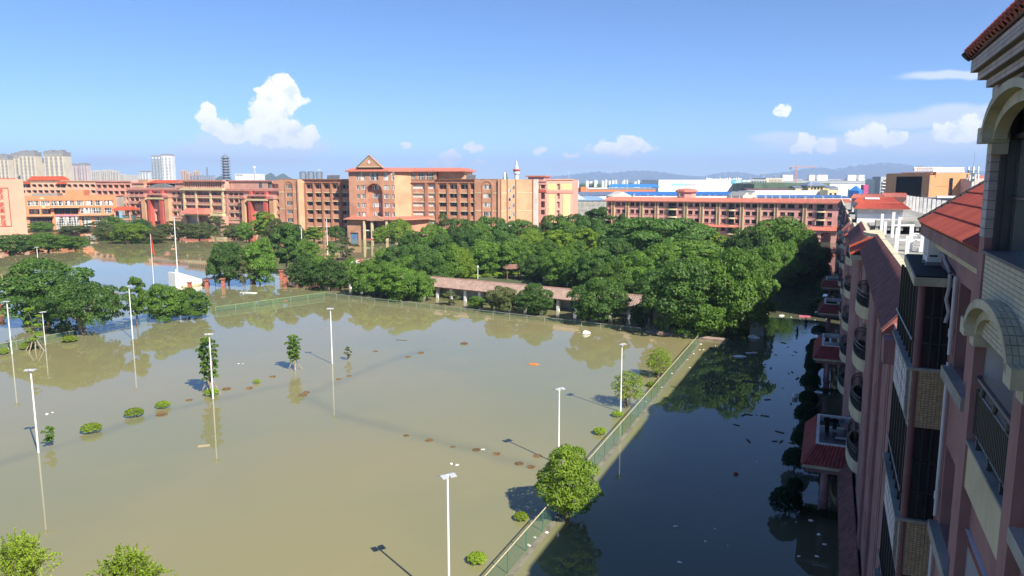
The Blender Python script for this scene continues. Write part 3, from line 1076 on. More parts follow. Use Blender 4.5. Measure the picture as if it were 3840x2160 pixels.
# ------------------------------------------------------------------ long pink school building
def pink_building():
    F = Fac(D(487, 836, 417), D(1056, 836, 372))
    root = thing('pink_school_building', 'long pink school building with balconies, red gate columns and a red porch roof', 'building', F.O, F.rot)
    S0 = Seg((0, 0), (110, 0))
    body = MB()
    body.box(0.2, 1.8, -1, 109.8, 16, 18.4)
    body.build('balcony_back_wall', M_PINK, root)
    floors = [15.2, 11.45, 7.7, 3.95]      # balcony rail bottoms
    rng = random.Random(8)
    # (x0, x1, bays, lowest floor index)
    runs = [(1.3, 12.6, 3, 4), (16.2, 18.2, 1, 3), (20.2, 27.0, 2, 2), (29.8, 30.5, 0, 0), (33.9, 44.2, 3, 4), (74.6, 85.2, 3, 4), (87.8, 90.0, 1, 3), (92.2, 100.0, 2, 2), (106.6, 109.6, 1, 4)]
    holes = []
    for (a, b, n, lo) in runs:
        for i in range(n):
            w = (b - a) / n
            for k in range(lo):
                holes.append((a + w * i + 0.25, a + w * (i + 1) - 0.25, floors[k] + (0.0 if k == 0 else 0.0), floors[k] + (2.35 if k == 0 else 2.75), k))
    wl = MB()
    big = [(20.2, 27.0, -0.9, 6.9, 9), (92.2, 100.0, -0.9, 6.9, 9)]
    wall(wl, S0, 0, 44.4, 1.6, 18.4, [h for h in holes + big[:1] if h[1] < 45 and h[2] > 1.6] + [(20.2, 27.0, 1.6, 6.9, 9)], 1.75)
    wall(wl, S0, 73, 110, 1.6, 18.4, [h for h in holes if h[0] > 70] + [(92.2, 100.0, 1.6, 6.9, 9)], 1.75)
    for h in holes:
        if h[4] == 0:
            arch_fill(wl, S0, h[0], h[1], h[3] - 1.1, h[3], -0.3, 0.0)
    wl.build('wall', M_PINK, root)
    for h in holes:
        rl = MB()
        sbox(rl, S0, h[0], h[1], 0.0, 0.12, h[2], h[2] + 0.95)
        for i in range(3):
            x = h[0] + (h[1] - h[0]) * (i + 0.5) / 3
            sbox(rl, S0, x - 0.15, x + 0.15, 0.121, 0.2, h[2] + 0.1, h[2] + 0.85)
        rl.build('balcony_rail', M_PINK_D, root, label=None)
        sbox_part('balcony_edge', root, S0, h[0] - 0.2, h[1] + 0.2, 0.0, 0.3, h[2] - 0.45, h[2] - 0.12, M_CREAM)
        L = h[1] - h[0]
        x = h[0] + rng.uniform(0.05, 0.2) * L
        window(root, S0, x, x + L * rng.uniform(0.35, 0.5), h[2], h[3] - 0.3, 1.76, 2, 1, 0.08, M_FRAME_W, M_GLASS_D)
        if rng.random() < 0.5:
            window(root, S0, h[0] + 0.7 * L, h[0] + 0.97 * L, h[2] + 0.5, h[3] - 0.4, 1.77, 1, 1, 0.08, M_FRAME_W, M_GLASS_L)
    for (a, b) in ((0.0, 44.4), (73.0, 110.0)):
        sbox_part('cornice', root, S0, a, b, -0.5, 0.9, 18.4, 19.35, M_PINK_D)
        sbox_part('cornice_edge', root, S0, a, b, -0.4, 0.6, 19.36, 19.75, M_PINK)
    # gate columns and flanking piers
    for (a, b, m_, z1) in ((12.8, 15.9, M_PEACH, 14.6), (30.6, 33.6, M_PEACH, 14.6), (85.4, 87.6, M_PEACH, 14.6), (103.7, 106.4, M_PEACH, 14.6)):
        sbox_part('pier', root, S0, a, b, 0, 2.2, -1, z1, m_)
        sbox_part('pier_cap', root, S0, a - 0.4, b + 0.4, 0, 2.7, z1, z1 + 1.1, M_PINK_D)
    for (a, b) in ((18.2, 20.1), (27.2, 29.6), (90.2, 92.0), (100.2, 102.2)):
        sbox_part('red_column', root, S0, a, b, 0, 2.6, -1, 13.6, M_RED)
        sbox_part('red_column', root, S0, a + 0.25, b - 0.25, 0, 2.0, 14.7, 18.3, M_RED)
    for (a, b) in ((17.2, 30.4), (89.2, 103.0)):
        sbox_part('gate_beam', root, S0, a, b, 0, 2.9, 13.6, 14.5, M_CREAM)
        sbox_part('gate_beam', root, S0, a + 1, b - 1, 0, 2.4, 15.8, 16.8, M_PINK_D)
    # pier blocks at the foot of the long runs, raised ground floor
    for (a, b) in ((1.0, 12.7), (33.8, 44.3), (74.5, 85.3), (106.5, 109.7)):
        sbox_part('ground_floor_wall', root, S0, a, b, -1.2, -0.6, -1, 1.6, M_PINK)
    # centre with cream pilasters
    sc = Seg((44.4, -1.5), (73.0, -1.5))
    cw = MB()
    ch = []
    xs = [(1.3, 8.6), (9.9, 18.9), (20.2, 27.4)]
    for (a, b) in xs:
        for k in range(3):
            ch.append((a, b, floors[k] - 0.1, floors[k] + 2.85))
    wall(cw, sc, 0, sc.L, 7.0, 18.6, ch, 1.9)
    cw.build('centre_wall', M_PINK, root)
    for (a, b) in xs:
        for k in range(3):
            z = floors[k] - 0.1
            sbox_part('balcony_edge', root, sc, a, b, 0, 0.3, z - 0.5, z - 0.05, M_CREAM)
            rl = MB()
            sbox(rl, sc, a, b, -0.1, 0.05, z, z + 0.95)
            n = int((b - a) / 1.1)
            for i in range(n):
                x = a + (b - a) * (i + 0.5) / n
                sbox(rl, sc, x - 0.3, x + 0.3, 0.051, 0.12, z + 0.12, z + 0.85)
            rl.build('balcony_rail', M_PINK_D, root)
            n = 4 if b - a > 8 else 3
            for i in range(n):
                x = a + (b - a) * (i + 0.25) / n
                window(root, sc, x, x + 1.1, z, z + 2.4, 1.92, 2, 1, 0.08, M_FRAME_W, M_GLASS_D)
    cb = MB()
    cb.box(45, 0.45, -1, 72.6, 2.0, 18.5)
    cb.build('centre_back_wall', M_PINK, root)
    for x in (0.0, 8.75, 19.05, 27.5):
        sbox_part('pilaster', root, sc, x, x + 1.1, 0, 0.5, 5.0, 18.6, M_CREAM)
    sbox_part('cornice', root, sc, -1.2, sc.L + 0.6, -1.0, 1.4, 18.62, 19.7, M_CREAM)
    at = MB()
    slots = [(1.5 + i * 1.55, 1.5 + i * 1.55 + 0.8, 20.2, 22.9) for i in range(17)]
    wall(at, sc, 0.2, sc.L - 0.2, 19.7, 23.2, slots, 0.6)
    at.box(44.6, -0.85, 19.7, 72.8, 12, 23.15)
    at.build('attic_wall', M_PINK, root)
    for s_ in slots:
        window(root, sc, s_[0], s_[1], s_[2], s_[3], 0.55, 1, 1, 0.08, M_FRAME_B, M_GLASS_D, frame=False)
    sbox_part('attic_cornice', root, sc, -1.4, sc.L + 1.0, -1, 1.3, 23.2, 24.0, M_PINK_D)
    # porch with dark passage, leaning struts and tiled canopy
    sbox_part('canopy_beam', root, sc, -0.6, 29.2, -0.4, 2.6, 5.4, 6.6, M_CREAM)
    ca = MB()
    low = [(48.2, -4.6, 6.65), (48.2, -9.0, 6.65), (66.2, -9.0, 6.65), (66.2, -4.6, 6.65)]
    high = [(50.2, -2.4, 9.3), (50.6, -5.6, 9.3), (63.8, -5.6, 9.3), (64.2, -2.4, 9.3)]
    skirt(ca, low, high, closed=False, drop=0.35)
    ca.add(high, [(0, 1, 2, 3)])
    ca.add([(p[0], p[1], 6.3) for p in low], [(3, 2, 1, 0)])
    ca.build('porch_roof', M_REDTILE, root)
    for x in (46.5, 55.5, 64.5):
        st = MB()
        st.hexa([(x + 3.0, -5.0, -1), (x + 4.4, -5.0, -1), (x + 4.4, -3.6, -1), (x + 3.0, -3.6, -1)], [(x, -5.0, 5.4), (x + 1.6, -5.0, 5.4), (x + 1.6, -3.6, 5.4), (x, -3.6, 5.4)])
        st.build('strut', M_PINK, root)
    for x in (44.4, 71.6):
        sbox_part('pier', root, S0, x, x + 2.2, 0, 3.5, -1, 5.4, M_PINK)
    pb = MB()
    pb.box(47, -1.3, -1, 54, 0.4, 5.2)
    pb.build('porch_wall', M_PALE, root)
    # upper storeys set back from the front
    for (a, b, z1, m_) in ((73.4, 100.6, 23.3, M_PINK), (33.4, 44.3, 22.2, M_PINK), (0.2, 9.3, 22.0, M_PINK)):
        u_ = MB()
        u_.box(a, 3.0, 18.5, b, 14, z1)
        u_.build('upper_wall', m_, root)
        sbox_part('upper_cornice', root, Seg((a - 0.6, 2.4), (b + 0.6, 2.4)), 0, b - a + 1.2, -0.7, 0.0, z1, z1 + 0.55, M_PINK_D)
    su = Seg((73.4, 3.0), (110, 3.0))
    u2 = MB()
    u2.box(100.7, 4.5, 18.5, 109.7, 14, 23.3)
    u2.build('upper_wall', M_PINK, root)
    sbox_part('upper_cornice', root, su, 27.3, 36.6, -0.5, 0.9, 23.31, 23.9, M_PINK_D)
    for x in (19.2, 25.2):
        window(root, su, x, x + 2.6, 19.8, 22.8, -0.02, 3, 1, 0.1, M_FRAME_W, M_GLASS_D)
    # attic on the left with low barrel roof
    ba = MB()
    ba.box(12, 2.2, 18.5, 33, 13, 20.0)
    pts = [(12.5 + 20 * i / 12, 20.0 + 2.0 * sin(pi * i / 12)) for i in range(13)]
    ba.prism(pts, 3.0, 12)
    ba.build('barrel_vault', mat('grey_vault', (0.22, 0.23, 0.22), 0.6), root)
    rr = MB()
    low = [(11, 4, 22.4), (34.5, 4, 22.4), (34.5, 14, 22.4), (11, 14, 22.4)]
    high = [(13, 7, 23.9), (32.5, 7, 23.9), (32.5, 11, 23.9), (13, 11, 23.9)]
    skirt(rr, low, high, drop=0.3)
    rr.add(high, [(0, 1, 2, 3)])
    rr.build('upper_roof', M_REDTILE2, root)
    for x in (11.6, 33.4):
        MB().box(x, 4.5, 18.5, x + 0.8, 13.5, 22.2).build('roof_post', M_PINK, root)
    bl = MB()
    sl = Seg((0.4, 3.0), (9.2, 3.0))
    for i in range(8):
        sbox(bl, sl, 0.7 + i * 0.98, 1.2 + i * 0.98, 0, 0.12, 19.9, 21.4)
    bl.build('parapet_balusters', M_CREAM, root, kind='stuff')
    rt = MB()
    rt.box(3, 5, 22.05, 10.5, 12, 24.2)
    rt.build('stair_house', M_PEACH, root)
    return F


F_PINK = pink_building()


# ------------------------------------------------------------------ far dormitory at the end of the yard
def far_dorm():
    F = Fac(D(2276, 745, 330), D(3190, 745, 288))
    root = thing('far_dormitory', 'pink dormitory across the yard with brown pilasters, rounded balconies and a red tiled eave', 'building', F.O, F.rot)
    S0 = Seg((0, 0), (98.4, 0))
    EZ = 14.9
    rows = [12.75, 9.5, 6.25, 3.0]
    hs = []
    pil = [2.25, 8.8, 15.2, 21.9, 34.2, 41.0, 47.9, 45.0]
    pil = [2.3, 8.8, 15.2, 21.9, 34.3, 41.0, 47.9, 57.0 - 10.4]
    pil = [2.3, 8.8, 15.2, 21.8, 34.3, 41.0, 47.8, 56.9 - 10.3, 57.3, 64.1, 70.6, 81.4]
    pil = [2.3, 8.8, 15.2, 21.8, 34.3, 41.0, 47.8, 57.3, 64.1, 70.6, 81.4]
    win = [(0.6, 1.9), (4.3, 6.2), (6.9, 8.6), (10.7, 12.5), (13.2, 14.8), (17.1, 18.9), (19.7, 21.5), (23.6, 25.3), (31.8, 33.6), (36.0, 37.8), (38.8, 40.5), (42.8, 44.6), (45.5, 47.4),
           (49.8, 51.6), (55.4, 57.0), (59.4, 61.2), (61.9, 63.8), (66.2, 68.0), (68.7, 70.4), (72.9, 74.7), (75.6, 78.2), (79.7, 81.2), (83.4, 84.9), (90.4, 92.1), (94.6, 96.4)]
    bal = [(27.0, 31.2), (50.0 + 2.6, 56.2 - 1.0), (86.0, 89.4)]
    bal = [(26.9, 30.9), (52.2, 55.0), (86.0, 89.4)]
    for (a, b) in win:
        for r in rows:
            if 52 < a < 57 and False:
                continue
            hs.append((a, b, r, r + 1.65))
    hb = []
    for (a, b) in bal:
        for r in rows:
            hb.append((a, b, r - 0.9, r + 1.75))
    hs = [h for h in hs if not any(h[0] < b[1] and h[1] > b[0] for b in hb)]
    wl = MB()
    wall(wl, S0, 0, 98.4, -1, EZ, hs + hb, 0.35)
    wl.quad((0, 12, -1), (0, 0, -1), (0, 0, EZ), (0, 12, EZ))
    wl.build('wall', M_PINK2, root)
    bk = MB()
    bk.box(0.3, 1.6, -1, 98, 12, EZ)
    bk.build('rear_wall', M_PALE, root)
    rng = random.Random(3)
    for h in hs:
        window(root, S0, h[0], h[1], h[2], h[3], 0.3, 2, 1, 0.09, M_FRAME_B, rng.choice((M_GLASS, M_GLASS_D, M_GLASS_D)))
        sbox_part('sill', root, S0, h[0] - 0.15, h[1] + 0.15, 0, 0.18, h[2] - 0.2, h[2] - 0.02, M_PINK_D)
    for h in hb:
        window(root, S0, h[0] + 0.4, h[1] - 0.3, h[2], h[3] - 0.2, 1.58, 3, 1, 0.09, M_FRAME_D, M_GLASS_D)
        m_ = MB()
        n = 10
        c, hw = (h[0] + h[1]) / 2, (h[1] - h[0]) / 2 + 0.3
        lo, hi = [], []
        for i in range(n + 1):
            w_ = pi * i / n
            lo.append((c - hw * cos(w_), -1.25 * sin(w_)))
        for i in range(n):
            a, b = lo[i], lo[i + 1]
            a2_, b2_ = (c + (a[0] - c) * 0.93, a[1] * 0.9), (c + (b[0] - c) * 0.93, b[1] * 0.9)
            m_.hexa([(a[0], a[1], h[2] - 0.55), (b[0], b[1], h[2] - 0.55), (b2_[0], b2_[1], h[2] - 0.55), (a2_[0], a2_[1], h[2] - 0.55)],
                    [(a[0], a[1], h[2] + 0.05), (b[0], b[1], h[2] + 0.05), (b2_[0], b2_[1], h[2] + 0.05), (a2_[0], a2_[1], h[2] + 0.05)])
        m_.add([(p[0], p[1], h[2] - 0.3) for p in lo], [tuple(range(n + 1))])
        m_.build('balcony', M_CREAM, root)
        m_ = MB()
        for i in range(n):
            m_.tube((lo[i][0], lo[i][1], h[2] + 0.95), (lo[i + 1][0], lo[i + 1][1], h[2] + 0.95), 0.05, n=5)
            m_.tube((lo[i][0], lo[i][1], h[2] + 0.05), (lo[i][0], lo[i][1], h[2] + 0.95), 0.03, n=4)
        m_.build('railing', M_FRAME_D, root)
    for x in pil:
        sbox_part('pilaster', root, S0, x + 0.28, x + 1.15, 0, 0.5, -1, EZ - 0.1, mat('brown_pilaster', (0.23, 0.125, 0.09), 0.85))
        for q in (x, x + 1.151):
            sbox_part('pilaster_edge', root, S0, q, q + 0.28, 0, 0.55, -1, EZ - 0.1, M_CREAM)
    ro = MB()
    ribbed_slope(ro, (-1.2, -1.5, EZ + 0.1), (99.6, -1.5, EZ + 0.1), (0.6, 0.9, EZ + 1.55), (98.2, 0.9, EZ + 1.55), 0.45, 0.09)
    ribbed_slope(ro, (-1.2, 13, EZ + 0.1), (-1.2, -1.5, EZ + 0.1), (0.6, 11.5, EZ + 1.55), (0.6, 0.9, EZ + 1.55), 0.45, 0.09)
    ro.quad((0.6, 0.9, EZ + 1.54), (98.2, 0.9, EZ + 1.54), (98.2, 11.5, EZ + 1.54), (0.6, 11.5, EZ + 1.54))
    ro.build('tiled_eave', M_REDTILE, root)
    MB().box(-1.2, -1.45, EZ - 0.15, 99.6, 0.0, EZ + 0.08).build('fascia', M_PINK_D, root)
    lo_ = MB()
    ribbed_slope(lo_, (2, -2.0, 4.6), (57, -2.0, 4.6), (2, -0.05, 5.6), (57, -0.05, 5.6), 0.45, 0.09)
    lo_.build('lower_roof', M_REDTILE, root)
    # penthouse on the roof
    pr = MB()
    c_ = 33.8
    pr.lathe([(4.0, 16.3), (4.0, 18.9)], 8, (c_, 6, 0))
    pr.build('penthouse_wall', M_PINK2, root)
    pr = MB()
    pr.lathe([(4.9, 18.9), (4.7, 19.5), (3.6, 20.1), (0.2, 20.4)], 8, (c_, 6, 0))
    pr.build('penthouse_roof', M_REDTILE, root)
    window(root, Seg((c_ - 4, 2.2), (c_ + 4, 2.2)), 1.6, 2.6, 16.8, 18.3, -0.2)
    # arched ground floor entrance at the shaded end
    en = MB()
    se = Seg((84.5, -4.0), (96.5, -4.0))
    wall(en, se, 0, 12, -1, 4.4, [(1.0, 3.0, -1, 3.3), (4.2, 7.8, -1, 3.7), (9.0, 11.0, -1, 3.3)], 0.5)
    for a, b, t in ((1.0, 3.0, 3.3), (4.2, 7.8, 3.7), (9.0, 11.0, 3.3)):
        arch_fill(en, se, a, b, t - 1.0, t, -0.4, 0)
    en.build('porch_wall', M_PINK2, root)
    m_ = MB()
    ribbed_slope(m_, (83.6, -5.0, 4.45), (97.4, -5.0, 4.45), (84.6, -0.1, 5.8), (96.4, -0.1, 5.8), 0.45, 0.09)
    m_.build('porch_roof', M_REDTILE, root)
    # white pipes and rail on the roof
    for i in range(30):
        x = 2 + i * 3.2 + rng.uniform(-0.6, 0.6)
        if 28 < x < 39:
            continue
        for q in range(rng.choice((1, 1, 2, 3))):
            m_ = MB()
            m_.tube((x + q * 0.45, 1.6, 16.4), (x + q * 0.45, 1.6, 17.6 + rng.uniform(-0.2, 0.5)), 0.1, n=6)
            m_.build('vent_pipe', M_WHITE, root)
    return F


M_PINK2 = mat('dormitory_pink', (0.62, 0.325, 0.275), 0.85, 0.08, 0.25, streak=0.15)
F_DORM = far_dorm()


# ------------------------------------------------------------------ left end: gate wall, canteen, balcony block, link
def gate_wall():
    F = Fac(D(-330, 880, 327), D(105, 880, 327))
    root = thing('motto_wall', 'tall salmon wall with a framed red motto in large characters', 'building', F.O, F.rot)
    L = F.L
    b_ = MB()
    b_.prism([(0, 0), (L, 0), (L - 9.8, 14), (0, 14)], -1, 24.3, 0, 'z')
    b_.build('wall', M_SALMON, root)
    MB().box(0, 0.5, 24.3, L - 12, 13, 24.8).build('roof_edge', M_REDTILE, root)
    # framed panel
    x1, z0, z1 = L - 6.7, 3.9, 20.3
    fr = MB()
    for q in ((x1 - 8.3, -0.12, z0 - 0.3, x1 - 0.3, 0, z0), (x1 - 8.3, -0.12, z1, x1 - 0.3, 0, z1 + 0.3), (x1 - 0.3, -0.12, z0 - 0.3, x1, 0, z1 + 0.3), (x1 - 8.6, -0.12, z0 - 0.3, x1 - 8.3, 0, z1 + 0.3)):
        MB().box(*q).build('panel_frame', mat('motto_red', (0.55, 0.075, 0.05), 0.6), root)
    for ch, px, py in zip('更快更高更强', (5, 9.5, 13, 15.5, 18, 20.5), (645, 730, 845, 932, 1040, 1125)):
        u, z = F.uz(11, 560 + py / 4.025)
        text(ch, 2.55, (x1 - 3.55, -0.07, z), MATS['motto_red'], root, 'character', ext=0.06)
    return F


gate_wall()


def canteen():
    F = Fac(D(94, 843, 400), D(432, 843, 410))
    root = thing('canteen', 'low orange building with wide white framed glazing in three storeys', 'building', F.O, F.rot)
    S0 = Seg((0, 0), (46, 0))
    M_O = mat('canteen_orange', (0.60, 0.24, 0.11), 0.85, 0.06, 0.2)
    wl = MB()
    hs = [(2, 7.4, 10.2, 12.9), (8, 12.8, 10.2, 12.9), (13.4, 19.6, 10.2, 12.9), (20.1, 25, 10.2, 12.9), (25.6, 29.8, 10.2, 12.9), (30.4, 34.2, 10.2, 12.9), (35, 39, 10.2, 12.9), (39.6, 44.2, 10.2, 12.9),
          (2.4, 7.6, 5.6, 8.4), (8.4, 13, 5.6, 8.4), (14.6, 26.5, 5.4, 8.9), (27.5, 38, 5.8, 9.0), (39.5, 43.6, 5.8, 8.8),
          (2.4, 13.4, -0.8, 3.9), (15, 26.5, -0.8, 4.4), (27.6, 33, -0.8, 4.2), (34.2, 39.4, -0.8, 4.2), (40, 44.6, -0.8, 4.6)]
    wall(wl, S0, 0, 46, -1, 15.4, hs, 0.5)
    wl.box(0, 0.02, 15.0, 46, 18, 15.4)
    wl.build('wall', M_O, root)
    rng = random.Random(5)
    for h in hs:
        w = h[1] - h[0]
        dark = h[0] == 14.6 or h[0] == 2.4 or h[0] == 8.4
        window(root, S0, *h, 0.4, max(3, int(w / 1.2)), 2 if h[3] - h[2] < 4 else 4, 0.16, M_FRAME_W if not dark else M_FRAME_B, M_GLASS_L if not dark else M_GLASS_D)
    MB().box(0.2, 1.0, -1, 45.8, 18, 14.9).build('core_wall', M_PALE, root)
    sbox_part('canopy', root, S0, 13, 28, 0, 2.5, 9.0, 9.5, M_PEACH)
    sbox_part('canopy', root, S0, 0, 14.5, 0, 2.0, 4.5, 5.0, M_PEACH)
    sbox_part('canopy', root, S0, 27, 47.5, 0, 2.4, 4.7, 5.2, M_PEACH)
    rl = MB()
    for i in range(9):
        rl.add([(15.1 + i * 1.25, -0.1, 4.45), (16.3 + i * 1.25, -0.1, 4.45), (16.1 + i * 1.25, -0.1, 5.1), (15.3 + i * 1.25, -0.1, 5.1)], [(0, 1, 2, 3)])
    rl.build('pink_banner', mat('pink_bunting', (0.75, 0.22, 0.42), 0.7), root)
    for (x, z) in ((9.4, 14.1), (9.7, 9.5)):
        m_ = MB()
        m_.prism([(x + 1.1 * cos(2 * pi * i / 14), z + 0.55 * sin(2 * pi * i / 14)) for i in range(14)], -0.15, 0.0)
        m_.build('oval_plaque', M_CREAM, root)
    MB().box(19, 6, 15.4, 28, 16, 18.4).build('stair_house', M_O, root)
    MB().box(2.5, 6, 15.4, 15, 14, 16.6).build('skylight', mat('grey_vault', (0.22, 0.23, 0.22), 0.6), root)
    return F


F_CANT = canteen()


def balcony_block(label, name, P0, P1, top, pitch, nb, m_, arched, roofs, depth=14, z_low=2.0):
    F = Fac(P0, P1)
    root = thing(name, label, 'building', F.O, F.rot)
    L = F.L
    S0 = Seg((0, 0), (L, 0))
    hs = []
    n = int((top - z_low) / pitch)
    w = L / nb
    for k in range(n):
        z = top - 1.9 - (k + 1) * pitch + (pitch - 2.3)
        for i in range(nb):
            hs.append((w * i + 0.35, w * (i + 1) - 0.35, z, z + 2.1, k))
    wl = MB()
    wall(wl, S0, 0, L, -1, top, hs, 1.3)
    for h in hs:
        if arched and h[4] == 0:
            arch_fill(wl, S0, h[0], h[1], h[3] - 0.9, h[3], -0.3, 0)
    wl.quad((L, 0, -1), (L, depth, -1), (L, depth, top), (L, 0, top))
    wl.quad((0, 0, top), (L, 0, top), (L, depth, top), (0, depth, top))
    wl.build('wall', m_, root)
    MB().box(0.2, 1.32, -1, L - 0.2, depth, top - 0.1).build('rear_wall', M_PEACH, root)
    rng = random.Random(len(label))
    for h in hs:
        window(root, S0, h[0] + rng.uniform(0.05, 0.5), h[1] - rng.uniform(0.05, 0.8), h[2] + 0.5, h[3] - 0.2, 1.3, 2, 1, 0.1, M_FRAME_W, M_GLASS_D, frame=False)
    sbox_part('cornice', root, S0, -0.4, L + 0.4, -0.3, 0.5, top - 0.5, top + 0.1, M_PINK_D if not arched else M_PEACH)
    for (a, b, z0, z1, o) in roofs:
        r_ = MB()
        low = [(a, -o, z0), (b, -o, z0), (b, 8, z0), (a, 8, z0)]
        high = [(a + 1.2, 1.6, z1), (b - 1.2, 1.6, z1), (b - 1.2, 5, z1), (a + 1.2, 5, z1)]
        skirt(r_, low, high, drop=0.3)
        r_.add(high, [(0, 1, 2, 3)])
        r_.build('tiled_roof', M_REDTILE2, root)
    return F, root


balcony_block('peach block with tiers of arched balconies behind the canteen', 'balcony_block', D(87, 843, 450), D(370, 843, 445), 23.6, 3.6, 13, M_SALMON, True,
              [(6, 27, 24.0, 26.2, 0.8), (1.5, 7.5, 21.9, 23.2, 1.6), (25, 31, 21.9, 23.2, 1.6)])
balcony_block('salmon link block of small square balconies between the canteen and the pink school', 'link_block', D(370, 843, 432), D(500, 843, 425), 23.4, 3.55, 6, M_PINK, False, [])


def passage_roof():
    F = Fac(D(430, 843, 405), D(492, 843, 405))
    root = thing('passage_pavilion', 'small red roofed pavilion with a blue board between canteen and pink school', 'building', F.O, F.rot)
    MB().box(0, 2, -1, 9, 6, 4.6).build('wall', mat('pavilion_glass_wall', (0.12, 0.17, 0.15), 0.4), root)
    r_ = MB()
    low = [(-0.8, -0.8, 8.0), (10, -0.8, 8.0), (10, 8, 8.0), (-0.8, 8, 8.0)]
    high = [(1.5, 2.5, 9.6), (8.5, 2.5, 9.6), (8.5, 5, 9.6), (1.5, 5, 9.6)]
    skirt(r_, low, high, drop=0.4)
    r_.add(high, [(0, 1, 2, 3)])
    r_.build('roof', M_REDTILE2, root)
    for x in (0.2, 8.4):
        MB().box(x, 0, -1, x + 0.5, 0.5, 7.7).build('post', M_PINK, root)
    MB().box(3.0, -0.2, 3.4, 4.6, -0.1, 6.9).build('notice_board', mat('blue_board', (0.22, 0.45, 0.72), 0.5), root)
    MB().box(-0.5, -0.4, 2.4, 9.6, 0.1, 3.1).build('balcony_band', mat('canteen_orange', (0.6, 0.24, 0.11)), root)
    return root


passage_roof()


# ------------------------------------------------------------------ pink annex right of the orange school
def annex():
    F = Fac(D(1972, 843, 318), D(2048, 843, 315))
    root = thing('pink_annex', 'pink six storey annex with tall yellow panels on its bright right hand face', 'building', F.O, F.rot)
    S0 = Seg((0, 0), (F.L, 0))
    top = 23.6
    wl = MB()
    rws = [(20.4, 22.1), (16.0, 18.6), (12.4, 15.0), (9.4, 11.4)]
    hs = []
    for z0, z1 in rws:
        hs += [(3.3, 5.2, z0, z1), (6.7, 8.4, z0, z1)]
    hs += [(0.9, 2.4, z, z + 1.2) for z in (19.0, 15.6, 12.2, 8.9, 5.6)]
    wall(wl, S0, 0, F.L, -1, top, hs, 0.4)
    wl.build('wall', M_PINK2, root)
    for h in hs:
        window(root, S0, *h, 0.3, 3, 1, 0.08, M_FRAME_B, M_GLASS_D)
    sbox_part('red_band', root, S0, 2.6, F.L, 0, 0.2, 18.9, 20.0, M_RED)
    for z in (23.2, 21.9):
        sbox_part('string_course', root, S0, -0.1, F.L + 0.1, 0, 0.25, z, z + 0.3, M_PINK_D)
    for x in (5.6, 6.2):
        sbox_part('yellow_strip', root, S0, x, x + 0.2, 0, 0.25, 20.2, 22.0, M_CREAM)
    e = (F.L + 10.2, 5.5)
    S1 = Seg((F.L, 0), e)
    w2 = MB()
    h2 = [(4.6, 5.8, z, z + 2.6) for z in (19.8, 15.9, 12.3, 8.6)]
    wall(w2, S1, 0, S1.L, -1, top + 0.4, h2, 0.6)
    w2.quad((e[0], e[1], -1), (e[0] - 1, 18, -1), (e[0] - 1, 18, top + 0.4), (e[0], e[1], top + 0.4))
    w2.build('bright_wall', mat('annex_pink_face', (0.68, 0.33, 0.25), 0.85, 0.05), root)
    MB().prism([(0.3, 1.0), (F.L, 1.0), (e[0] - 0.9, e[1] + 0.3), (e[0] - 1.5, 18), (3.3, 18)], -1, top - 0.3, 0, 'z').build('core_wall', M_PINK2, root)
    for (a, b, z0, z1) in ((1.0, 3.6, -1, 18.0), (7.2, 10.4, -1, 18.0), (0.5, 4.4, 19.8, 22.4), (6.2, 11.0, 19.8, 22.4)):
        sbox_part('yellow_panel', root, S1, a, b, 0, 0.12, z0, z1, mat('yellow_panel_paint', (0.66, 0.50, 0.24), 0.85, 0.05))
        sbox_part('inner_panel', root, S1, a + 0.7, b - 0.7, 0.121, 0.2, z0, z1 - 0.8, mat('yellow_panel_paint2', (0.70, 0.53, 0.28), 0.85, 0.05)) if z0 < 0 else None
    sbox_part('red_band', root, S1, 0, S1.L, 0, 0.2, 18.4, 19.3, M_PINK_D)
    sbox_part('coping', root, S1, -0.3, S1.L + 0.3, -0.4, 0.35, top + 0.4, top + 0.8, M_PINK)
    MB().box(0.5, 1.5, top - 0.2, 7.5, 10, top + 1.7).build('roof_room', M_PINK2, root)
    MB().box(-0.6, 0.8, top + 1.7, 8.2, 10.6, top + 2.2).build('roof_slab', M_REDTILE, root)
    return F


annex()

# ------------------------------------------------------------------ the near dormitory along the right side (local x = away from the yard, local y = along the wall)
NROT = -YAW
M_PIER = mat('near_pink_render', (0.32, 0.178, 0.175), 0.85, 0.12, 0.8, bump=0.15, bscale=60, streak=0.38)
M_STONE_G = mat('grey_stone_strip', (0.46, 0.40, 0.40), 0.8, 0.1, 3.0, bump=0.2, bscale=40, objvar=0.10)
M_STONE_B = mat('beige_stone_strip', (0.50, 0.47, 0.36), 0.8, 0.1, 3.0, bump=0.2, bscale=40, objvar=0.07)
M_JOINT = mat('dark_joint', (0.17, 0.15, 0.135), 0.95, 0.1)
M_BRICK = mat('tan_brick', (0.40, 0.305, 0.195), 0.85, 0.15, 4.0, objvar=0.16)
M_HOOD = mat('hood_tile_cream', (0.50, 0.46, 0.34), 0.75, 0.12, 2.0, objvar=0.06)
M_ALU = mat('bronze_aluminium', (0.035, 0.033, 0.04), 0.35, 0.05, spec=0.5)
M_LILAC = mat('lilac_white_wall', (0.60, 0.59, 0.62), 0.85, 0.05, 0.6, streak=0.1)
M_ROOF_D = mat('near_red_roof_tile', (0.33, 0.07, 0.05), 0.6, 0.15, 2.0, objvar=0.14)
M_PARAPET = mat('cream_parapet', (0.56, 0.50, 0.34), 0.85, 0.1, 1.0, streak=0.35)
M_MIRROR = bpy.data.materials.new('mirror_glass')
M_MIRROR.use_nodes = True
_b = M_MIRROR.node_tree.nodes['Principled BSDF']
_b.inputs['Base Color'].default_value = (0.74, 0.78, 0.80, 1)
_b.inputs['Metallic'].default_value = 0.9
_b.inputs['Roughness'].default_value = 0.02


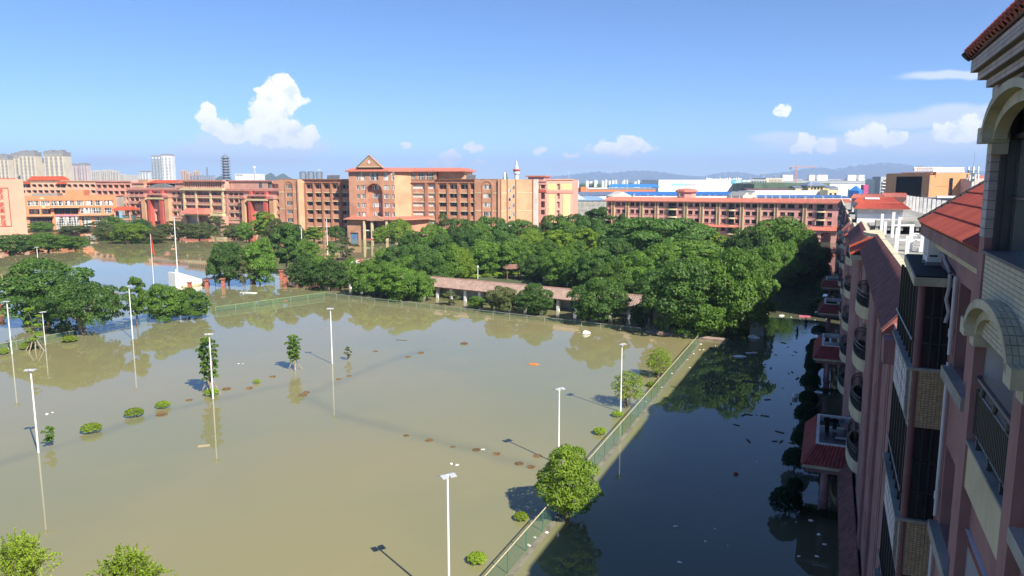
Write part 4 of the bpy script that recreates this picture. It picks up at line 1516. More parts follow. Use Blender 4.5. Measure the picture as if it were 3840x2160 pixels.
def cols_of_tiles(parent, name, m, e0, e1, up, pitch, course, rows, th=0.05, limit=300):
    "single roof tiles: a rounded roll with a pan, laid in courses up a slope; e0-e1 is the eave, up the unit slope direction"
    e0, e1, up = Vector(e0), Vector(e1), Vector(up).normalized()
    d = (e1 - e0)
    n = int(d.length / pitch)
    d.normalize()
    nv = d.cross(up)
    if nv.z < 0:
        nv = -nv
    pr = [(0, 0.0), (0.2, 0.0), (0.32, 0.7), (0.5, 1.0), (0.68, 0.7), (0.8, 0.0), (1.0, 0.0)]
    vs = []
    for s in (0, 1):
        for (t, k) in pr:
            vs.append(d * (pitch * t) + up * (s * course * 1.02) + nv * (th * k * 1.25 + (0.035 if s == 0 else 0.008)))
    for (t, k) in pr:
        vs.append(d * (pitch * t) + nv * (th * k * 1.25 - 0.02))
    q = len(pr)
    fs = [(i, i + 1, q + i + 1, q + i) for i in range(q - 1)] + [(2 * q + i, 2 * q + i + 1, i + 1, i) for i in range(q - 1)]
    me = MB().add(vs, fs).mesh(name, m)
    cnt = 0
    for r in range(rows):
        for i in range(n):
            if cnt >= limit:
                return
            put(name, me, parent, e0 + d * (i * pitch) + up * (r * course))
            cnt += 1


def near_dorm():
    root = thing('near_dormitory', 'shaded pink dormitory close beside the viewpoint with stone hoods, railings and a red gable roof', 'building', (0, 0, 0), NROT)
    S = {}

    def plane(b):      # a wall plane facing the yard: s runs from the far end towards the viewer
        return Seg((b, 40.0), (b, -40.0))

    def s_(a):
        return 40.0 - a
    # ---- main body of the block (continues behind the viewer)
    body = MB()
    body.box(3.1, -45, -1, 15, 12.0, 25.2)
    body.build('core_wall', M_PIER, root)
    P19 = plane(1.90)
    P20 = plane(2.0)
    # wall skin with loggias and the big window
    wl = MB()
    lo = []
    for k in range(6):
        zt = 20.47 - 3.3 * k
        lo.append((s_(11.3), s_(8.96), zt - 0.02, zt + 2.1))
    lo_b = [(s_(7.6), s_(5.2), 20.6 - 3.3 * k, 22.1 - 3.3 * k) for k in range(6)]
    wall(wl, P20, s_(11.58), s_(-45), -1, 22.5, lo + lo_b, 0.35)
    wall(wl, P20, s_(11.58), s_(-45), 22.5, 25.0, [(s_(11.3), s_(7.9), 23.08, 24.98)], 0.1)
    wl.quad((2.0, 11.58, -1), (3.2, 11.58, -1), (3.2, 11.58, 25.2), (2.0, 11.58, 25.2))
    wl.build('wall', M_PIER, root)
    # loggia rooms
    for k in range(3):
        z = 19.85 - 3.3 * k
        lg = MB()
        lg.quad((1.95, 11.29, z), (3.09, 11.29, z), (3.09, 11.29, z + 2.75), (1.95, 11.29, z + 2.75))
        lg.quad((3.09, 11.3, z), (3.09, 8.97, z), (3.09, 8.97, z + 2.75), (3.09, 11.3, z + 2.75))
        lg.quad((3.09, 8.97, z), (1.95, 8.97, z), (1.95, 8.97, z + 2.75), (3.09, 8.97, z + 2.75))
        lg.quad((1.95, 11.3, z + 2.7), (3.1, 11.3, z + 2.7), (3.1, 8.96, z + 2.7), (1.95, 8.96, z + 2.7))
        lg.quad((1.95, 11.3, z + 0.4), (3.1, 11.3, z + 0.4), (3.1, 8.96, z + 0.4), (1.95, 8.96, z + 0.4))
        lg.build('loggia_wall', M_LILAC, root)
        MB().box(1.9, 8.97, z, 2.05, 11.29, z + 0.62).build('parapet', M_PARAPET, root)
        MB().box(1.87, 8.96, z + 0.621, 2.12, 11.3, z + 0.66).build('parapet_ledge', M_CONC, root)
        sp = MB()
        sp.box(2.01, 8.97, z - 0.85, 2.06, 11.29, z - 0.01)
        sp.build('spandrel', mat('brown_red_render', (0.20, 0.075, 0.065), 0.9, 0.1), root)
        rl = MB()
        rl.tube((1.95, 11.28, z + 1.53), (1.95, 8.98, z + 1.53), 0.035, n=8)
        rl.tube((1.95, 11.28, z + 1.36), (1.95, 8.98, z + 1.36), 0.018, n=6)
        rl.tube((1.95, 11.28, z + 0.78), (1.95, 8.98, z + 0.78), 0.018, n=6)
        rail = rl.build('railing', M_FRAME_D, root)
        bm = cached('baluster', lambda: MB().box(-0.011, -0.011, 0, 0.011, 0.011, 0.58).mesh('baluster', M_FRAME_D))
        for i in range(26):
            put('baluster', bm, rail, (1.95, 9.03 + i * 0.0895, z + 0.78))
        kb = cached('knob', lambda: MB().lathe([(0.02, 0), (0.035, 0.05), (0.035, 0.1), (0.02, 0.16)], 8).mesh('knob', M_FRAME_D))
        for i in range(3):
            put('knob', kb, rail, (1.95, 9.4 + i * 0.75, z + 1.36))
            put('bracket', cached('bracket', lambda: MB().box(-0.03, -0.03, 0, 0.03, 0.03, 0.13).mesh('bracket', M_FRAME_D)), rail, (1.95, 9.4 + i * 0.75, z + 0.66))
    for k in range(2):
        z = 20.6 - 3.3 * k
        MB().box(1.80, 5.0, z - 0.16, 2.1, 8.3, z).build('window_sill', M_CONC, root)
        gl = MB()
        gl.quad((2.3, 7.7, z), (2.3, 5.2, z), (2.3, 5.2, z + 1.6), (2.3, 7.7, z + 1.6))
        gl.build('window', M_GLASS_D, root)
    # piers
    for (a0, a1, z1) in ((11.28, 11.62, 23.25), (8.58, 8.96, 22.2), (4.9, 5.2, 22.2)):
        MB().box(1.87, a0, -1, 2.0, a1, z1).build('pier', M_PIER, root)
    # stone clad corner pilaster above the pink pier: single strips
    for i in range(16):
        z = 23.25 + i * 0.122
        MB().box(1.862, 11.285, z + 0.006, 2.02, 11.625, z + 0.118).build('stone', M_STONE_G, root)
    MB().box(1.87, 11.29, 23.25, 2.03, 11.615, 25.2).build('pilaster_core', M_JOINT, root)
    # strip tiles under the window sill and above the arch
    stn = MB().box(1.895, 0, 0, 1.95, 0.594, 0.051).mesh('stone', M_STONE_B)
    half = MB().box(1.895, 0, 0, 1.95, 0.298, 0.051).mesh('stone', M_STONE_B)
    stg = MB().box(1.895, 0, 0, 1.95, 0.594, 0.051).mesh('stone', M_STONE_G)
    MB().box(1.902, 5.0, 22.0, 1.999, 11.278, 23.06).build('stone_bed', M_JOINT, root)
    for j in range(18):
        for i in range(9):
            a = 11.28 - 0.6 * (i + 1) - (0.3 if j % 2 else 0)
            put('stone', stn, root, (0, a, 22.0 + j * 0.058))
        if j % 2:
            put('stone', half, root, (0, 10.98, 22.0 + j * 0.058))
    MB().box(1.902, 5.0, 24.95, 1.999, 11.278, 25.2).build('stone_bed', M_JOINT, root)
    for j in range(11):
        for i in range(9):
            a = 11.27 - 0.6 * (i + 1) - (0.3 if j % 2 else 0)
            z = 24.58 + j * 0.058
            # leave the arch opening free
            ac = a + 0.3
            if abs(ac - 9.75) < 1.75 and z < 24.55 + 0.62 * math.sqrt(max(0, 1 - ((ac - 9.75) / 1.75) ** 2)):
                continue
            put('stone', stg, root, (0, a, z))
    # sill ledge
    MB().box(1.84, 5.0, 23.06, 2.2, 11.28, 23.10).build('window_ledge', mat('dark_stone_ledge', (0.12, 0.115, 0.12), 0.6, 0.1), root)
    # big window: jamb, frame, posts, mirror glass
    MB().box(1.955, 11.20, 23.1, 2.13, 11.28, 24.99).build('jamb', M_ALU, root)
    fr = MB()
    fr.box(2.02, 11.165, 23.1, 2.10, 11.2, 24.99)
    fr.box(2.05, 7.9, 24.5, 2.16, 11.165, 24.56)
    fr.build('window_frame', M_ALU, root)
    MB().box(2.08, 5.0, 23.765, 2.13, 11.165, 23.785).build('transom', M_ALU, root)
    gm_ = MB()
    gm_.quad((2.125, 11.19, 23.1), (2.125, 5.0, 23.1), (2.125, 5.0, 24.5), (2.125, 11.19, 24.5))
    gm_.build('window_glass', M_MIRROR, root)
    fl = MB()
    fl.quad((2.10, 11.0, 24.56), (2.10, 7.9, 24.56), (2.10, 7.9, 25.0), (2.10, 11.0, 25.0))
    fl.build('fanlight', M_GLASS_D, root)
    fb = MB()
    fb.tube((2.09, 9.75, 24.56), (2.09, 9.2, 25.0), 0.025, n=6)
    fb.tube((2.09, 9.75, 24.56), (2.09, 10.4, 24.95), 0.025, n=6)
    fb.build('fanlight_bar', M_ALU, root)
    # arched hoods, tiled one by one
    P17 = plane(1.70)

    def hood(c, zs, rx, rz, tiles):
        h = MB()
        arch_band(h, P17, s_(c), zs, rx, rz, 0.10, -0.30, 0.0, n=20)
        arch_band(h, plane(1.82), s_(c), zs - 0.06, rx - 0.08, rz - 0.08, 0.13, -0.14, 0.0, n=20)
        for sg in (-1, 1):
            a_ = c + sg * (rx + 0.16)
            h.box(1.70, a_ - 0.17, zs - 0.10, 2.0, a_ + 0.17, zs + 0.1)
            h.box(1.82, a_ - 0.15, zs - 0.24, 2.0, a_ + 0.15, zs - 0.105)
        ob = h.build('arch_hood', M_HOOD, root)
        if tiles:
            nb, na = 5, 18
            for i in range(na):
                w0, w1 = pi * i / na, pi * (i + 1) / na
                for j in range(nb):
                    b0, b1 = 1.695 + 0.06 * j + 0.004, 1.695 + 0.06 * (j + 1) - 0.004
                    q = []
                    for (w, e) in ((w0, 0.012), (w1, -0.012)):
                        ww = w + e
                        q.append((c + (rx + 0.101) * cos(ww), zs + (rz + 0.101) * sin(ww), c + (rx + 0.113) * cos(ww), zs + (rz + 0.113) * sin(ww)))
                    MB().hexa([(b0, q[0][0], q[0][1]), (b1, q[0][0], q[0][1]), (b1, q[1][0], q[1][1]), (b0, q[1][0], q[1][1])],
                              [(b0, q[0][2], q[0][3]), (b1, q[0][2], q[0][3]), (b1, q[1][2], q[1][3]), (b0, q[1][2], q[1][3])]).build('tile', M_HOOD, ob)
            for sg in (-1, 1):
                for j in range(5):
                    for r in range(3):
                        a_ = c + sg * (rx + 0.16) + (r - 1) * 0.112
                        MB().box(1.695 + 0.06 * j + 0.004, a_ - 0.05, zs + 0.1, 1.695 + 0.06 * (j + 1) - 0.004, a_ + 0.05, zs + 0.112).build('tile', M_HOOD, ob)
        return ob
    hood(9.85, 22.08, 1.22, 0.42, True)
    hood(9.75, 24.56, 1.30, 0.42, False)
    # stepped cornice of strip tiles with the eave on top
    for (e, z0, z1, n) in ((0.243, 25.42, 25.58, 3), (0.166, 25.31, 25.415, 2), (0.075, 25.2, 25.305, 2)):
        MB().box(1.87 - e + 0.02, -45, z0, 3.2, 11.62 + e - 0.02, z1).build('cornice_core', M_JOINT, root)
        for i in range(n):
            h = (z1 - z0) / n
            for k in range(8):
                a1 = 11.62 + e - 1.0 * k
                MB().box(1.87 - e, a1 - 0.996, z0 + h * i + 0.003, 1.87 - e + 0.04, a1, z0 + h * (i + 1) - 0.003).build('cornice_tile', M_STONE_G, root)
            MB().box(1.87 - e + 0.04, 11.62 + e - 0.04, z0 + h * i + 0.003, 3.0, 11.62 + e, z0 + h * (i + 1) - 0.003).build('cornice_tile', M_STONE_G, root)
    # eave tiles of the top roof
    up = Vector((1, 0, 1.0))
    base = MB()
    base.hexa([(1.6, -45, 25.585), (6.5, -45, 25.585), (6.5, 11.85, 25.585), (1.6, 11.85, 25.585)], [(1.6, -45, 25.6), (2.6, -45, 26.6), (2.6, 11.85, 26.6), (1.6, 11.85, 25.6)])
    base.build('top_roof', mat('roof_underside', (0.10, 0.045, 0.04), 0.9), root)
    cols_of_tiles(root, 'roof_tile', M_ROOF_D, (1.58, 4.0, 25.63), (1.58, 11.9, 25.63), up, 0.2, 0.36, 3, 0.055, 130)
    e = MB()
    e.tube((1.56, 11.92, 25.63), (2.6, 11.92, 26.68), 0.07, n=10)
    e.build('verge_tile', mat('dark_ridge_tile', (0.05, 0.035, 0.035), 0.7), root)

    # ---- recessed wall, tall bay and gable roof beyond the block
    P23 = plane(2.3)
    rw = MB()
    hs = [(s_(15.78), s_(14.62), z, z + 1.62) for z in (20.5, 17.36, 14.2, 11.0)]
    wall(rw, P23, s_(22.0), s_(11.6), -1, 22.75, hs, 0.28)
    rw.build('recessed_wall', M_PIER, root)
    MB().box(2.62, 11.6, -1, 14, 22, 22.7).build('core_wall', M_PIER, root)
    for h in hs:
        window(root, P23, h[0], h[1], h[2], h[3], 0.25, 2, 1, 0.05, M_FRAME_B, M_GLASS_D)
        MB().box(2.13, 13.6, h[2] - 0.24, 2.3, 16.0, h[2] - 0.02).build('window_sill', M_CONC, root)
    # bay
    for k in range(5):
        zb = 19.03 - 3.2 * k
        # brick apron facing the viewer, brick by brick (two upper storeys), outer side of white louvre board
        MB().box(1.70, 16.53, zb, 2.31, 20.5, zb + 1.18).build('apron_core', M_JOINT, root)
        if k < 2:
            bk_ = cached('bay_brick', lambda: MB().box(0, 0, 0, 0.062, 0.03, 0.046).mesh('brick', M_BRICK))
            for r in range(23):
                for c in range(9):
                    x = 1.695 + c * 0.068 + (0.0 if r % 2 else -0.0)
                    put('brick', bk_, root, (x, 16.5, zb + 0.004 + r * 0.051))
        else:
            MB().box(1.70, 16.5, zb, 2.31, 16.53, zb + 1.18).build('brick_apron', M_BRICK, root)
        lv = MB()
        P = plane(1.70)
        slots = [(s_(20.2) + i * 0.38, s_(20.2) + i * 0.38 + 0.12, zb + 0.25 + j * 0.28, zb + 0.4 + j * 0.28) for i in range(9) for j in range(3)]
        wall(lv, P, s_(20.5), s_(16.49), zb - 0.02, zb + 1.2, slots, 0.03)
        lv.build('louvre_board', M_LILAC, root)
        MB().box(1.60, 16.45, zb + 1.18, 2.31, 20.55, zb + 1.24).build('apron_ledge', M_CONC, root)
        zg0, zg1 = zb + 1.24, zb + (3.2 if k else 2.9)
        gz = MB()
        gz.quad((1.78, 16.55, zg0), (2.3, 16.55, zg0), (2.3, 16.55, zg1), (1.78, 16.55, zg1))
        gz.quad((1.74, 20.5, zg0), (1.74, 16.6, zg0), (1.74, 16.6, zg1), (1.74, 20.5, zg1))
        gz.build('bay_glass', M_GLASS_D, root)
        for b_ in (1.98, 2.14):
            MB().box(b_ - 0.012, 16.53, zg0, b_ + 0.012, 16.56, zg1).build('glazing_bar', M_ALU, root)
        for zz in (0.3, 0.62):
            MB().box(1.78, 16.53, zg0 + (zg1 - zg0) * zz - 0.012, 2.3, 16.56, zg0 + (zg1 - zg0) * zz + 0.012).build('glazing_bar', M_ALU, root)
        for i in range(7):
            a = 16.9 + i * 0.6
            MB().box(1.70, a - 0.03, zg0, 1.76, a + 0.03, zg1).build('glazing_bar', M_ALU, root)
        rl = MB()
        rl.tube((1.66, 16.5, zg0 + 0.55), (1.66, 20.5, zg0 + 0.55), 0.02, n=6)
        rl.build('guard_rail', M_ALU, root)
    MB().tube((1.77, 16.56, -1), (1.77, 16.56, 21.93), 0.075, n=14).build('corner_column', mat('dark_pink_column', (0.20, 0.10, 0.105), 0.7), root)
    rs = MB()
    rs.hexa([(1.60, 16.42, 21.93), (2.32, 16.42, 21.93), (2.32, 21.4, 21.93), (1.82, 21.4, 21.93)], [(1.60, 16.42, 22.1), (2.32, 16.42, 22.1), (2.32, 21.4, 22.1), (1.82, 21.4, 22.1)])
    rs.build('bay_roof_edge', M_PARAPET, root)
    for i in range(9):
        for j in range(2):
            MB().box(1.60 + i * 0.079, 16.412, 21.94 + j * 0.08, 1.60 + i * 0.079 + 0.073, 16.42, 22.013 + j * 0.08).build('tile', M_HOOD, root)
    rf = MB()
    rf.hexa([(1.63, 16.45, 22.1), (2.3, 16.45, 22.1), (2.3, 21.3, 22.1), (1.85, 21.3, 22.1)], [(1.63, 16.45, 22.13), (2.3, 16.45, 22.13), (2.3, 21.3, 22.13), (1.85, 21.3, 22.13)])
    rf.build('bay_roof', mat('bitumen_roof', (0.022, 0.028, 0.030), 0.9, 0.2, 2.0), root)
    # drain pipe with couplings
    for z0, z1 in ((20.7, 22.2), (17.45, 20.55), (14.0, 17.25)):
        MB().tube((2.24, 15.95, z0), (2.24, 15.95, z1), 0.035, n=10).build('drain_pipe', M_LILAC, root)
        MB().tube((2.24, 15.95, z0 + 0.35), (2.24, 15.95, z0 + 0.5), 0.05, n=10).build('pipe_coupling', M_LILAC, root)
    # gable roof, tile by tile
    slope = Vector((1.0, 0, 0.70)).normalized()
    MB().hexa([(1.98, 11.7, 22.97), (4.6, 11.7, 24.8), (4.6, 20.1, 24.8), (1.98, 20.1, 22.97)], [(1.98, 11.7, 22.99), (4.6, 11.7, 24.82), (4.6, 20.1, 24.82), (1.98, 20.1, 22.99)]).build('gable_deck', MATS['roof_underside'], root)
    cols_of_tiles(root, 'gable_tile', M_ROOF_D, (1.96, 11.9, 22.995), (1.96, 20.1, 22.995), slope, 0.222, 0.40, 8, 0.04, 300)
    MB().box(2.0, 11.63, 22.72, 2.14, 20.0, 22.965).build('gable_fascia', M_PIER, root)
    MB().box(2.141, 11.63, 22.55, 2.31, 19.9, 22.75).build('eave_moulding', M_PARAPET, root)
    for i in range(22):
        t0, t1 = i / 22, (i + 1.12) / 22
        p0 = Vector((1.96, 20.13, 23.03)).lerp(Vector((4.6, 20.13, 24.88)), t0)
        p1 = Vector((1.96, 20.13, 23.03)).lerp(Vector((4.6, 20.13, 24.88)), t1)
        MB().tube(p0, p1, 0.075, 0.06, n=8).build('verge_tile', MATS['dark_ridge_tile'], root)
    return root


near_root = near_dorm()

# air conditioner on the bay roof with its pipes
ac = thing('air_conditioner', 'white outdoor air conditioning unit on the dark flat bay roof', 'air conditioner', AB(2.02, 18.9, 22.13), NROT)
m_ = MB()
m_.box(0, -0.42, 0.08, 0.30, 0.42, 0.70)
m_.build('casing', M_WHITE, ac)
m_ = MB()
m_.box(-0.004, -0.3, 0.2, 0.0, 0.2, 0.6)
m_.build('grille', mat('grille_grey', (0.45, 0.46, 0.47), 0.6), ac)
m_ = MB()
m_.box(0.04, -0.424, 0.2, 0.2, -0.42, 0.24)
m_.build('handle', M_FRAME_D, ac)
m_ = MB()
for y in (-0.3, 0.3):
    m_.box(-0.02, y - 0.04, 0, 0.32, y + 0.04, 0.08)
m_.build('foot', M_STEEL, ac)
hose = thing('insulated_hose', 'grey lagged hose hanging down over the edge of the bay roof', 'hose', AB(2.28, 17.8, 22.3), NROT)
pts = [(0, 0.9, 0.1), (0.0, 0.4, 0.2), (-0.02, -0.2, 0.02), (-0.04, -0.9, -0.05), (-0.08, -1.42, -0.1), (-0.08, -1.46, -0.35), (-0.11, -1.44, -0.6), (-0.05, -1.46, -0.85), (-0.1, -1.5, -1.05)]
MB().path(pts, [0.035] * len(pts), 8).build('hose_sleeve', mat('grey_lagging', (0.40, 0.39, 0.41), 0.9, 0.15, 6), hose)


def wing(name, label, a0, a1, zw, zr, b_eave, b_wall, towers, ridge_b=3.25, wins=(), roofdeck=True):
    "a lower wing: walls with pilaster strips, steep tiled mansard, round balcony towers, flat deck behind a cream parapet"
    root = thing(name, label, 'building', (0, 0, 0), NROT)

    def pl(b):
        return Seg((b, a1), (b, a0))
    P = pl(b_wall)
    hs = []
    for (a, w) in wins:
        for k in range(5):
            z = zw - 2.6 - 3.3 * k
            hs.append((a1 - a - w / 2, a1 - a + w / 2, z, z + 1.5))
    w_ = MB()
    wall(w_, P, 0, a1 - a0, -1, zw, hs, 0.3)
    w_.quad((b_wall, a0, -1), (b_wall + 12, a0, -1), (b_wall + 12, a0, zw), (b_wall, a0, zw))
    w_.build('wall', M_PIER, root)
    MB().box(b_wall + 0.31, a0 + 0.05, -1, 15, a1, zw + 0.5).build('core_wall', M_PIER, root)
    for h in hs:
        window(root, P, *h, 0.26, 2, 1, 0.07, M_FRAME_D, M_GLASS_D)
    # mansard with rolled tiles
    r_ = MB()
    ribbed_slope(r_, (b_eave, a0, zw), (b_eave + 0.3, a1, zw), (ridge_b - 0.1, a0, zr), (ridge_b + 0.1, a1, zr), 0.21, 0.055)
    r_.build('tile_courses', mat('mansard_tile', (0.20, 0.078, 0.075), 0.65, 0.2, 2.0), root, kind='stuff')
    en = MB()
    en.add([(b_eave, a0 + 0.02, zw), (ridge_b - 0.1, a0 + 0.02, zr), (ridge_b + 0.2, a0 + 0.02, zw)], [(0, 2, 1)])
    en.hexa([(b_eave, a0, zw - 0.12), (b_wall + 0.1, a0, zw - 0.12), (b_wall + 0.1, a1, zw - 0.12), (b_eave + 0.3, a1, zw - 0.12)], [(b_eave, a0, zw - 0.003), (b_wall + 0.1, a0, zw - 0.003), (b_wall + 0.1, a1, zw - 0.003), (b_eave + 0.3, a1, zw - 0.003)])
    en.build('eave_soffit', mat('red_brown_render', (0.33, 0.12, 0.10), 0.85), root)
    pp = MB()
    pp.hexa([(ridge_b - 0.1, a0, zr - 0.75), (ridge_b + 0.22, a0, zr - 0.75), (ridge_b + 0.42, a1, zr - 0.75), (ridge_b + 0.1, a1, zr - 0.75)], [(ridge_b - 0.1, a0, zr + 0.04), (ridge_b + 0.22, a0, zr + 0.04), (ridge_b + 0.42, a1, zr + 0.04), (ridge_b + 0.1, a1, zr + 0.04)])
    pp.build('parapet', M_PARAPET, root)
    if roofdeck:
        MB().box(ridge_b + 0.43, a0 + 0.3, zw + 0.51, 15, a1 - 0.3, zw + 0.6).build('roof_deck', M_CONC, root)
    for (ac_, hl, proj, lit) in towers:
        # projecting curved tower with round balconies and a flatter lit roof
        n = 12
        zt = zw - 0.1
        for k in range(5):
            z = 16.24 - 3.3 * k
            ring = []
            for i in range(n + 1):
                w1 = pi * i / n
                ring.append((b_wall - proj * sin(w1), ac_ - hl * cos(w1)))
            m_ = MB()
            for i in range(n):
                p, q = ring[i], ring[i + 1]
                p2, q2 = (p[0] + 0.12, p[1]), (q[0] + 0.12, q[1])
                m_.hexa([(p[0], p[1], z - 0.75), (p2[0], p2[1], z - 0.75), (q2[0], q2[1], z - 0.75), (q[0], q[1], z - 0.75)], [(p[0], p[1], z), (p2[0], p2[1], z), (q2[0], q2[1], z), (q[0], q[1], z)])
            m_.add([(p[0], p[1], z - 0.7) for p in ring], [tuple(range(n + 1))])
            m_.build('balcony_band', M_PARAPET, root)
            m_ = MB()
            for i in range(n):
                for zz in (0.85, 0.6):
                    m_.tube((ring[i][0] + 0.05, ring[i][1], z + zz), (ring[i + 1][0] + 0.05, ring[i + 1][1], z + zz), 0.03, n=5)
                for q in range(3):
                    t = (i + q / 3)
                    w1 = pi * t / n
                    x, y = b_wall - proj * sin(w1) + 0.05, ac_ - hl * cos(w1)
                    m_.box(x - 0.012, y - 0.012, z, x + 0.012, y + 0.012, z + 0.85)
            m_.build('railing', M_FRAME_D, root)
            m_ = MB()
            m_.box(b_wall - 0.02, ac_ - hl * 0.85, z - 0.3, b_wall - 0.005, ac_ + hl * 0.85, z + 1.9)
            m_.build('balcony_door', M_GLASS_D, root)
        if lit:
            r2 = MB()
            ribbed_slope(r2, (b_wall - proj - 0.35, ac_ - hl - 0.5, zw - 0.25), (b_wall - proj - 0.25, ac_ + hl + 0.6, zw - 0.25), (ridge_b + 0.05, ac_ - hl - 0.5, zw + 0.72), (ridge_b + 0.05, ac_ + hl + 0.6, zw + 0.72), 0.30, 0.09)
            r2.build('tower_roof', M_REDTILE2, root)
            m_ = MB()
            m_.box(b_wall - proj - 0.3, ac_ - hl - 0.45, zw - 0.75, b_wall + 0.1, ac_ + hl + 0.5, zw - 0.27)
            m_.build('tower_cornice', M_PARAPET, root)
            m_ = MB()
            m_.box(b_wall - 0.35, ac_ - hl - 0.2, 16.6, b_wall, ac_ + hl + 0.2, zw - 0.76)
            m_.build('tower_wall', M_PIER, root)
    return root


w1 = wing('middle_dormitory_wing', 'low shaded dormitory wing with a steep dark red mansard and cream parapet', 29.5, 62.0, 18.6, 19.95, 1.98, 2.5, [(53.0, 3.4, 0.62, False)], wins=((38.5, 1.6), (44.5, 1.4)))
# pilaster strips and drain grooves on the middle wing, lean-to roof at its foot, wall link to the tall block
for a in (41.3, 35.6, 30.2):
    for d, mm in ((0.0, M_PIER), (0.75, M_PIER)):
        MB().box(2.36, a + d, -1, 2.5, a + d + 0.42, 18.3).build('pilaster', mm, w1)
    MB().box(2.42, a + 0.5, -1, 2.5, a + 0.66, 18.3).build('cream_groove', M_LILAC, w1)
MB().box(2.34, 20.6, -1, 6, 29.49, 18.9).build('link_wall', M_PIER, w1)
MB().box(2.0, 28.4, 17.6, 2.34, 29.5, 18.45).build('corbel', M_PIER, w1)
m_ = MB()
ribbed_slope(m_, (1.55, 20.8, 3.4), (1.55, 55.0, 3.4), (2.36, 20.8, 4.5), (2.36, 55.0, 4.5), 0.24, 0.06)
m_.build('lean_to_roof', mat('mansard_tile', (0.27, 0.085, 0.075)), w1)
m_ = MB()
pts = [(3.36, 0)]
tg = [(2.52, 65.0), (2.62, 64.0), (2.9, 63.0), (3.5, 62.05), (3.9, 62.1), (3.9, 68.0), (3.4, 67.6), (2.8, 66.4), (2.55, 65.6)]
m_.prism(tg, 19.7, 19.95, 0, 'z')
m_.build('balcony_tower_slab', M_PARAPET, w1)

w2 = wing('second_dormitory_wing', 'second low dormitory wing, its mansard starting behind the sunlit tower roof', 70.5, 94.0, 17.9, 19.3, 1.75, 2.45, [(84.0, 3.6, 0.7, False)], wins=((75, 1.6), (79, 1.4), (90, 1.4)))
w2b = wing('lower_dormitory_wing', 'lower dormitory wing ending at the gap where sun reaches the water', 98.5, 127.0, 16.2, 17.4, 1.75, 2.45, [(109.0, 3.2, 0.6, False)], wins=((103, 1.6), (115, 1.6), (121, 1.6)))


def tower_bay(name, label, a0, a1, zt, e0, proj=0.55):
    "a stair tower between two wings with a flat pitched roof that still catches the sun"
    t = thing(name, label, 'building', (0, 0, 0), NROT)
    MB().box(2.45, a0, -1, 15, a1, zt - 0.1).build('wall', M_PIER, t)
    ac_, hl = (a0 + a1) / 2, (a1 - a0) * 0.36
    pts = [(2.45 - proj * sin(pi * i / 12), ac_ - hl * cos(pi * i / 12)) for i in range(13)]
    MB().prism(pts, -1, zt - 0.6, 0, 'z').build('round_wall', M_PIER, t)
    r = MB()
    ribbed_slope(r, (e0, a0 - 0.1, zt - 0.2), (e0 + 0.1, a1, zt - 0.2), (3.6, a0 - 0.1, zt + 0.72), (3.6, a1, zt + 0.72), 0.34, 0.11)
    r.build('tile_courses', M_REDTILE2, t, kind='stuff')
    MB().box(e0 + 0.05, a0, zt - 0.6, 3.6, a1 - 0.1, zt - 0.22).build('eave_cornice', M_PARAPET, t)
    MB().box(3.6, a0, zt - 0.6, 15, a1 - 0.1, zt + 0.7).build('flat_roof', M_CONC, t)
    return t


tower_bay('tower_bay', 'round stair tower with a sunlit red tile roof between the two mansards', 62.4, 70.3, 18.5, 1.62)
tower_bay('tower_bay', 'farther round stair tower with a small sunlit tile roof', 94.2, 98.3, 17.6, 1.7)
w3 = wing('third_dormitory_wing', 'dark third dormitory wing at the far end of the yard row', 137.0, 283.0, 15.6, 17.2, 1.9, 2.6, [(143.0, 3.2, 0.6, False), (182.0, 3.2, 0.6, False), (230.0, 3.2, 0.6, False)], wins=tuple((146 + i * 12.0, 1.8) for i in range(11)))

# small AC boxes on the far wing
for i, (a, z, lb) in enumerate(((139, 13.4, 'top, nearest the gap between the wings'), (139.5, 10.2, 'one storey below the nearest one'), (149, 13.5, 'top, second along the wall'), (152, 12.0, 'middle storey, farther along'), (150, 8.6, 'lowest one on the wall'), (170, 13.6, 'top, farthest along the wall'))):
    t = thing('air_conditioner', 'small white air conditioner on the dark third wing, ' + lb, 'air conditioner', AB(2.25, a, z), NROT, 'air conditioners on the far wing')
    MB().box(0, 0, 0, 0.35, 0.9, 0.65).build('casing', M_WHITE_D, t)


